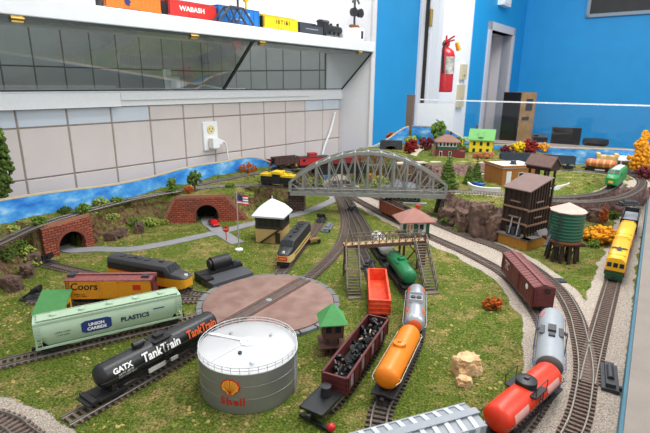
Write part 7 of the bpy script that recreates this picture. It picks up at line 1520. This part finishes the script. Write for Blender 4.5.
for k, (px, py, m, w_, h_, lab) in enumerate(((572, 230, F_mg, 5, 2.2, 'green bush behind the water tower'), (612, 219, F_dg, 4.2, 2.6, 'dark green bush on the bank above the golden bush'), (622, 216, F_mar, 3.6, 1.8, 'dull maroon bush on the bank beside the black open car'), (458, 232, F_mg, 4.0, 1.8, 'green bush at the foot of the rocks'), (448, 226, F_dg, 4.4, 3.0, 'dark bush by the timber trestle leg'), (380, 188, F_lg, 6.0, 4.4, 'yellow-green bush seen through the arch bridge'), (392, 182, F_mg, 5.0, 3.4, 'green bush beside the depot roof seen through the arch bridge'), (312, 184, F_lg, 4.2, 2.6, 'pale bush behind the arch bridge by the girder bridge'), (372, 181, F_or, 4.2, 3.2, 'ochre bush behind the arch bridge'))): bush(P3(px, py, 1 if py > 185 else 5), w_, h_, m, lab, 130 + k, n=90)
# rocks
def rock(pos, w, d, h, m, label, seed, rz=0.0):
    rr = random.Random(seed); bm = bmesh.new(); bmesh.ops.create_icosphere(bm, subdivisions=4, radius=1)
    for v in bm.verts:
        p = v.co.copy(); n_ = mnoise.noise(p * 1.5 + Vector((seed, 0, 0))) * .5 + abs(mnoise.noise(p * 3.2 + Vector((0, seed, 0)))) * .35 + mnoise.noise(p * 8 + Vector((0, seed, 3))) * .1 - .1
        v.co = p * (1 + n_); 
        for ax in range(3): v.co[ax] = max(-.78, min(.78, v.co[ax]))
        v.co.x *= w / 2 / .78; v.co.y *= d / 2 / .78; v.co.z = (v.co.z + .55) * h / 1.33
    me = bpy.data.meshes.new('rock'); 
    for v in bm.verts: v.co *= S
    bm.to_mesh(me); bm.free(); me.materials.append(m); o = bpy.data.objects.new('rock', me); COL.objects.link(o); o.location = (pos[0] * S, pos[1] * S, (pos[2] - .2) * S); o.rotation_euler = (0, 0, rz); tag(o, label, 'rock'); return o
M_rt1 = mat('rock tan', '#c39a66', .85, var=.3, scale=90, bump=.8, bscale=200, hex2='#e0c49a'); M_rk = mat('rock brown', '#4b3a32', .9, var=.4, scale=70, bump=.9, bscale=160, hex2='#73584a')
rock((*G(466, 372), 0), 3.4, 2.6, 2.6, M_rt1, 'larger tan rock in the grass above the grey hopper', 1, .3); rock((*G(464, 384), 0), 1.9, 1.5, 1.2, M_rt1, 'smaller tan rock at the foot of the larger tan rock', 2)
for k, (px, py, w_, d_, h_, lab) in enumerate(((480, 236, 5.5, 5, 8.6, 'tallest brown boulder on the bank beside the coaling tower'), (493, 238, 6, 4, 6.2, 'dark boulder tucked behind the coaling tower'), (462, 229, 8, 4, 5.4, 'broad reddish boulder on the bank beside the tallest one'), (449, 224.5, 6, 4, 4.6, 'boulder beside the timber trestle leg'), (596, 221, 5, 3.5, 3.6, 'boulder on the bank behind the golden bush'), (618, 213, 5, 3.2, 2.4, 'low boulder on the bank by the black open car'))): rock((*G(px, py), 0), w_, d_, h_, M_rk, lab, 10 + k, k * .7)
for k, (px, py, w_) in enumerate(((110, 240, 3.6), (121, 237, 3.2), (28, 276, 3.2), (12, 290, 3.6), (35, 266, 3), (140, 232.5, 2.6))):
    rock((*G(px, py), 0), w_, 2.2, 2.2 if k < 2 else 2.8, M_rk, ('brown rock beside the first brick portal', 'brown rock in the bank between the portals', 'jagged brown rock in the bank above the spur bumper', 'brown rock lowest in the bank at the table corner', 'brown rock right under the first brick portal edge', 'small brown rock before the winged portal slope')[k], 30 + k, k)
q = G(557, 281); rock((*q, 0), 3.2, 1.8, .5, M_smd, 'flat dark stone in the grass by the outer curved track', 50)
# ------------------------------------------------------------------ light
w = bpy.data.worlds.new('room light'); SC.world = w; w.use_nodes = True
bg = w.node_tree.nodes['Background']; bg.inputs['Color'].default_value = (0.93, 0.96, 1.0, 1); bg.inputs['Strength'].default_value = 0.82
def area(name, x, y, z, sx, sy, e, tx, ty, tz, col=(1, .98, .95)):
    l = bpy.data.lights.new(name, 'AREA'); l.shape = 'RECTANGLE'; l.size = sx * S; l.size_y = sy * S; l.energy = e; l.color = col
    o = bpy.data.objects.new(name, l); COL.objects.link(o); o.location = (x * S, y * S, z * S)
    d = Vector((tx - x, ty - y, tz - z)); o.rotation_euler = d.to_track_quat('-Z', 'Y').to_euler(); return o
area('ceiling_lamp', 20, 60, 175, 30, 120, 18, 20, 70, 0)
area('ceiling_lamp', 75, 150, 175, 120, 30, 21, 60, 150, 0)
area('recess_fill', -90, 150, 120, 100, 60, 5, -75, 190, 40)  # added light, unseen behind the glass, brightens the tiled recess
area('wall_fill', 150, 20, 120, 120, 80, 14, -20, 150, 20, (.95, .98, 1))  # added side light aimed at the tiled wall to brighten it
area('ceiling_lamp', 190, 420, 220, 120, 60, 60, 200, 450, 0)
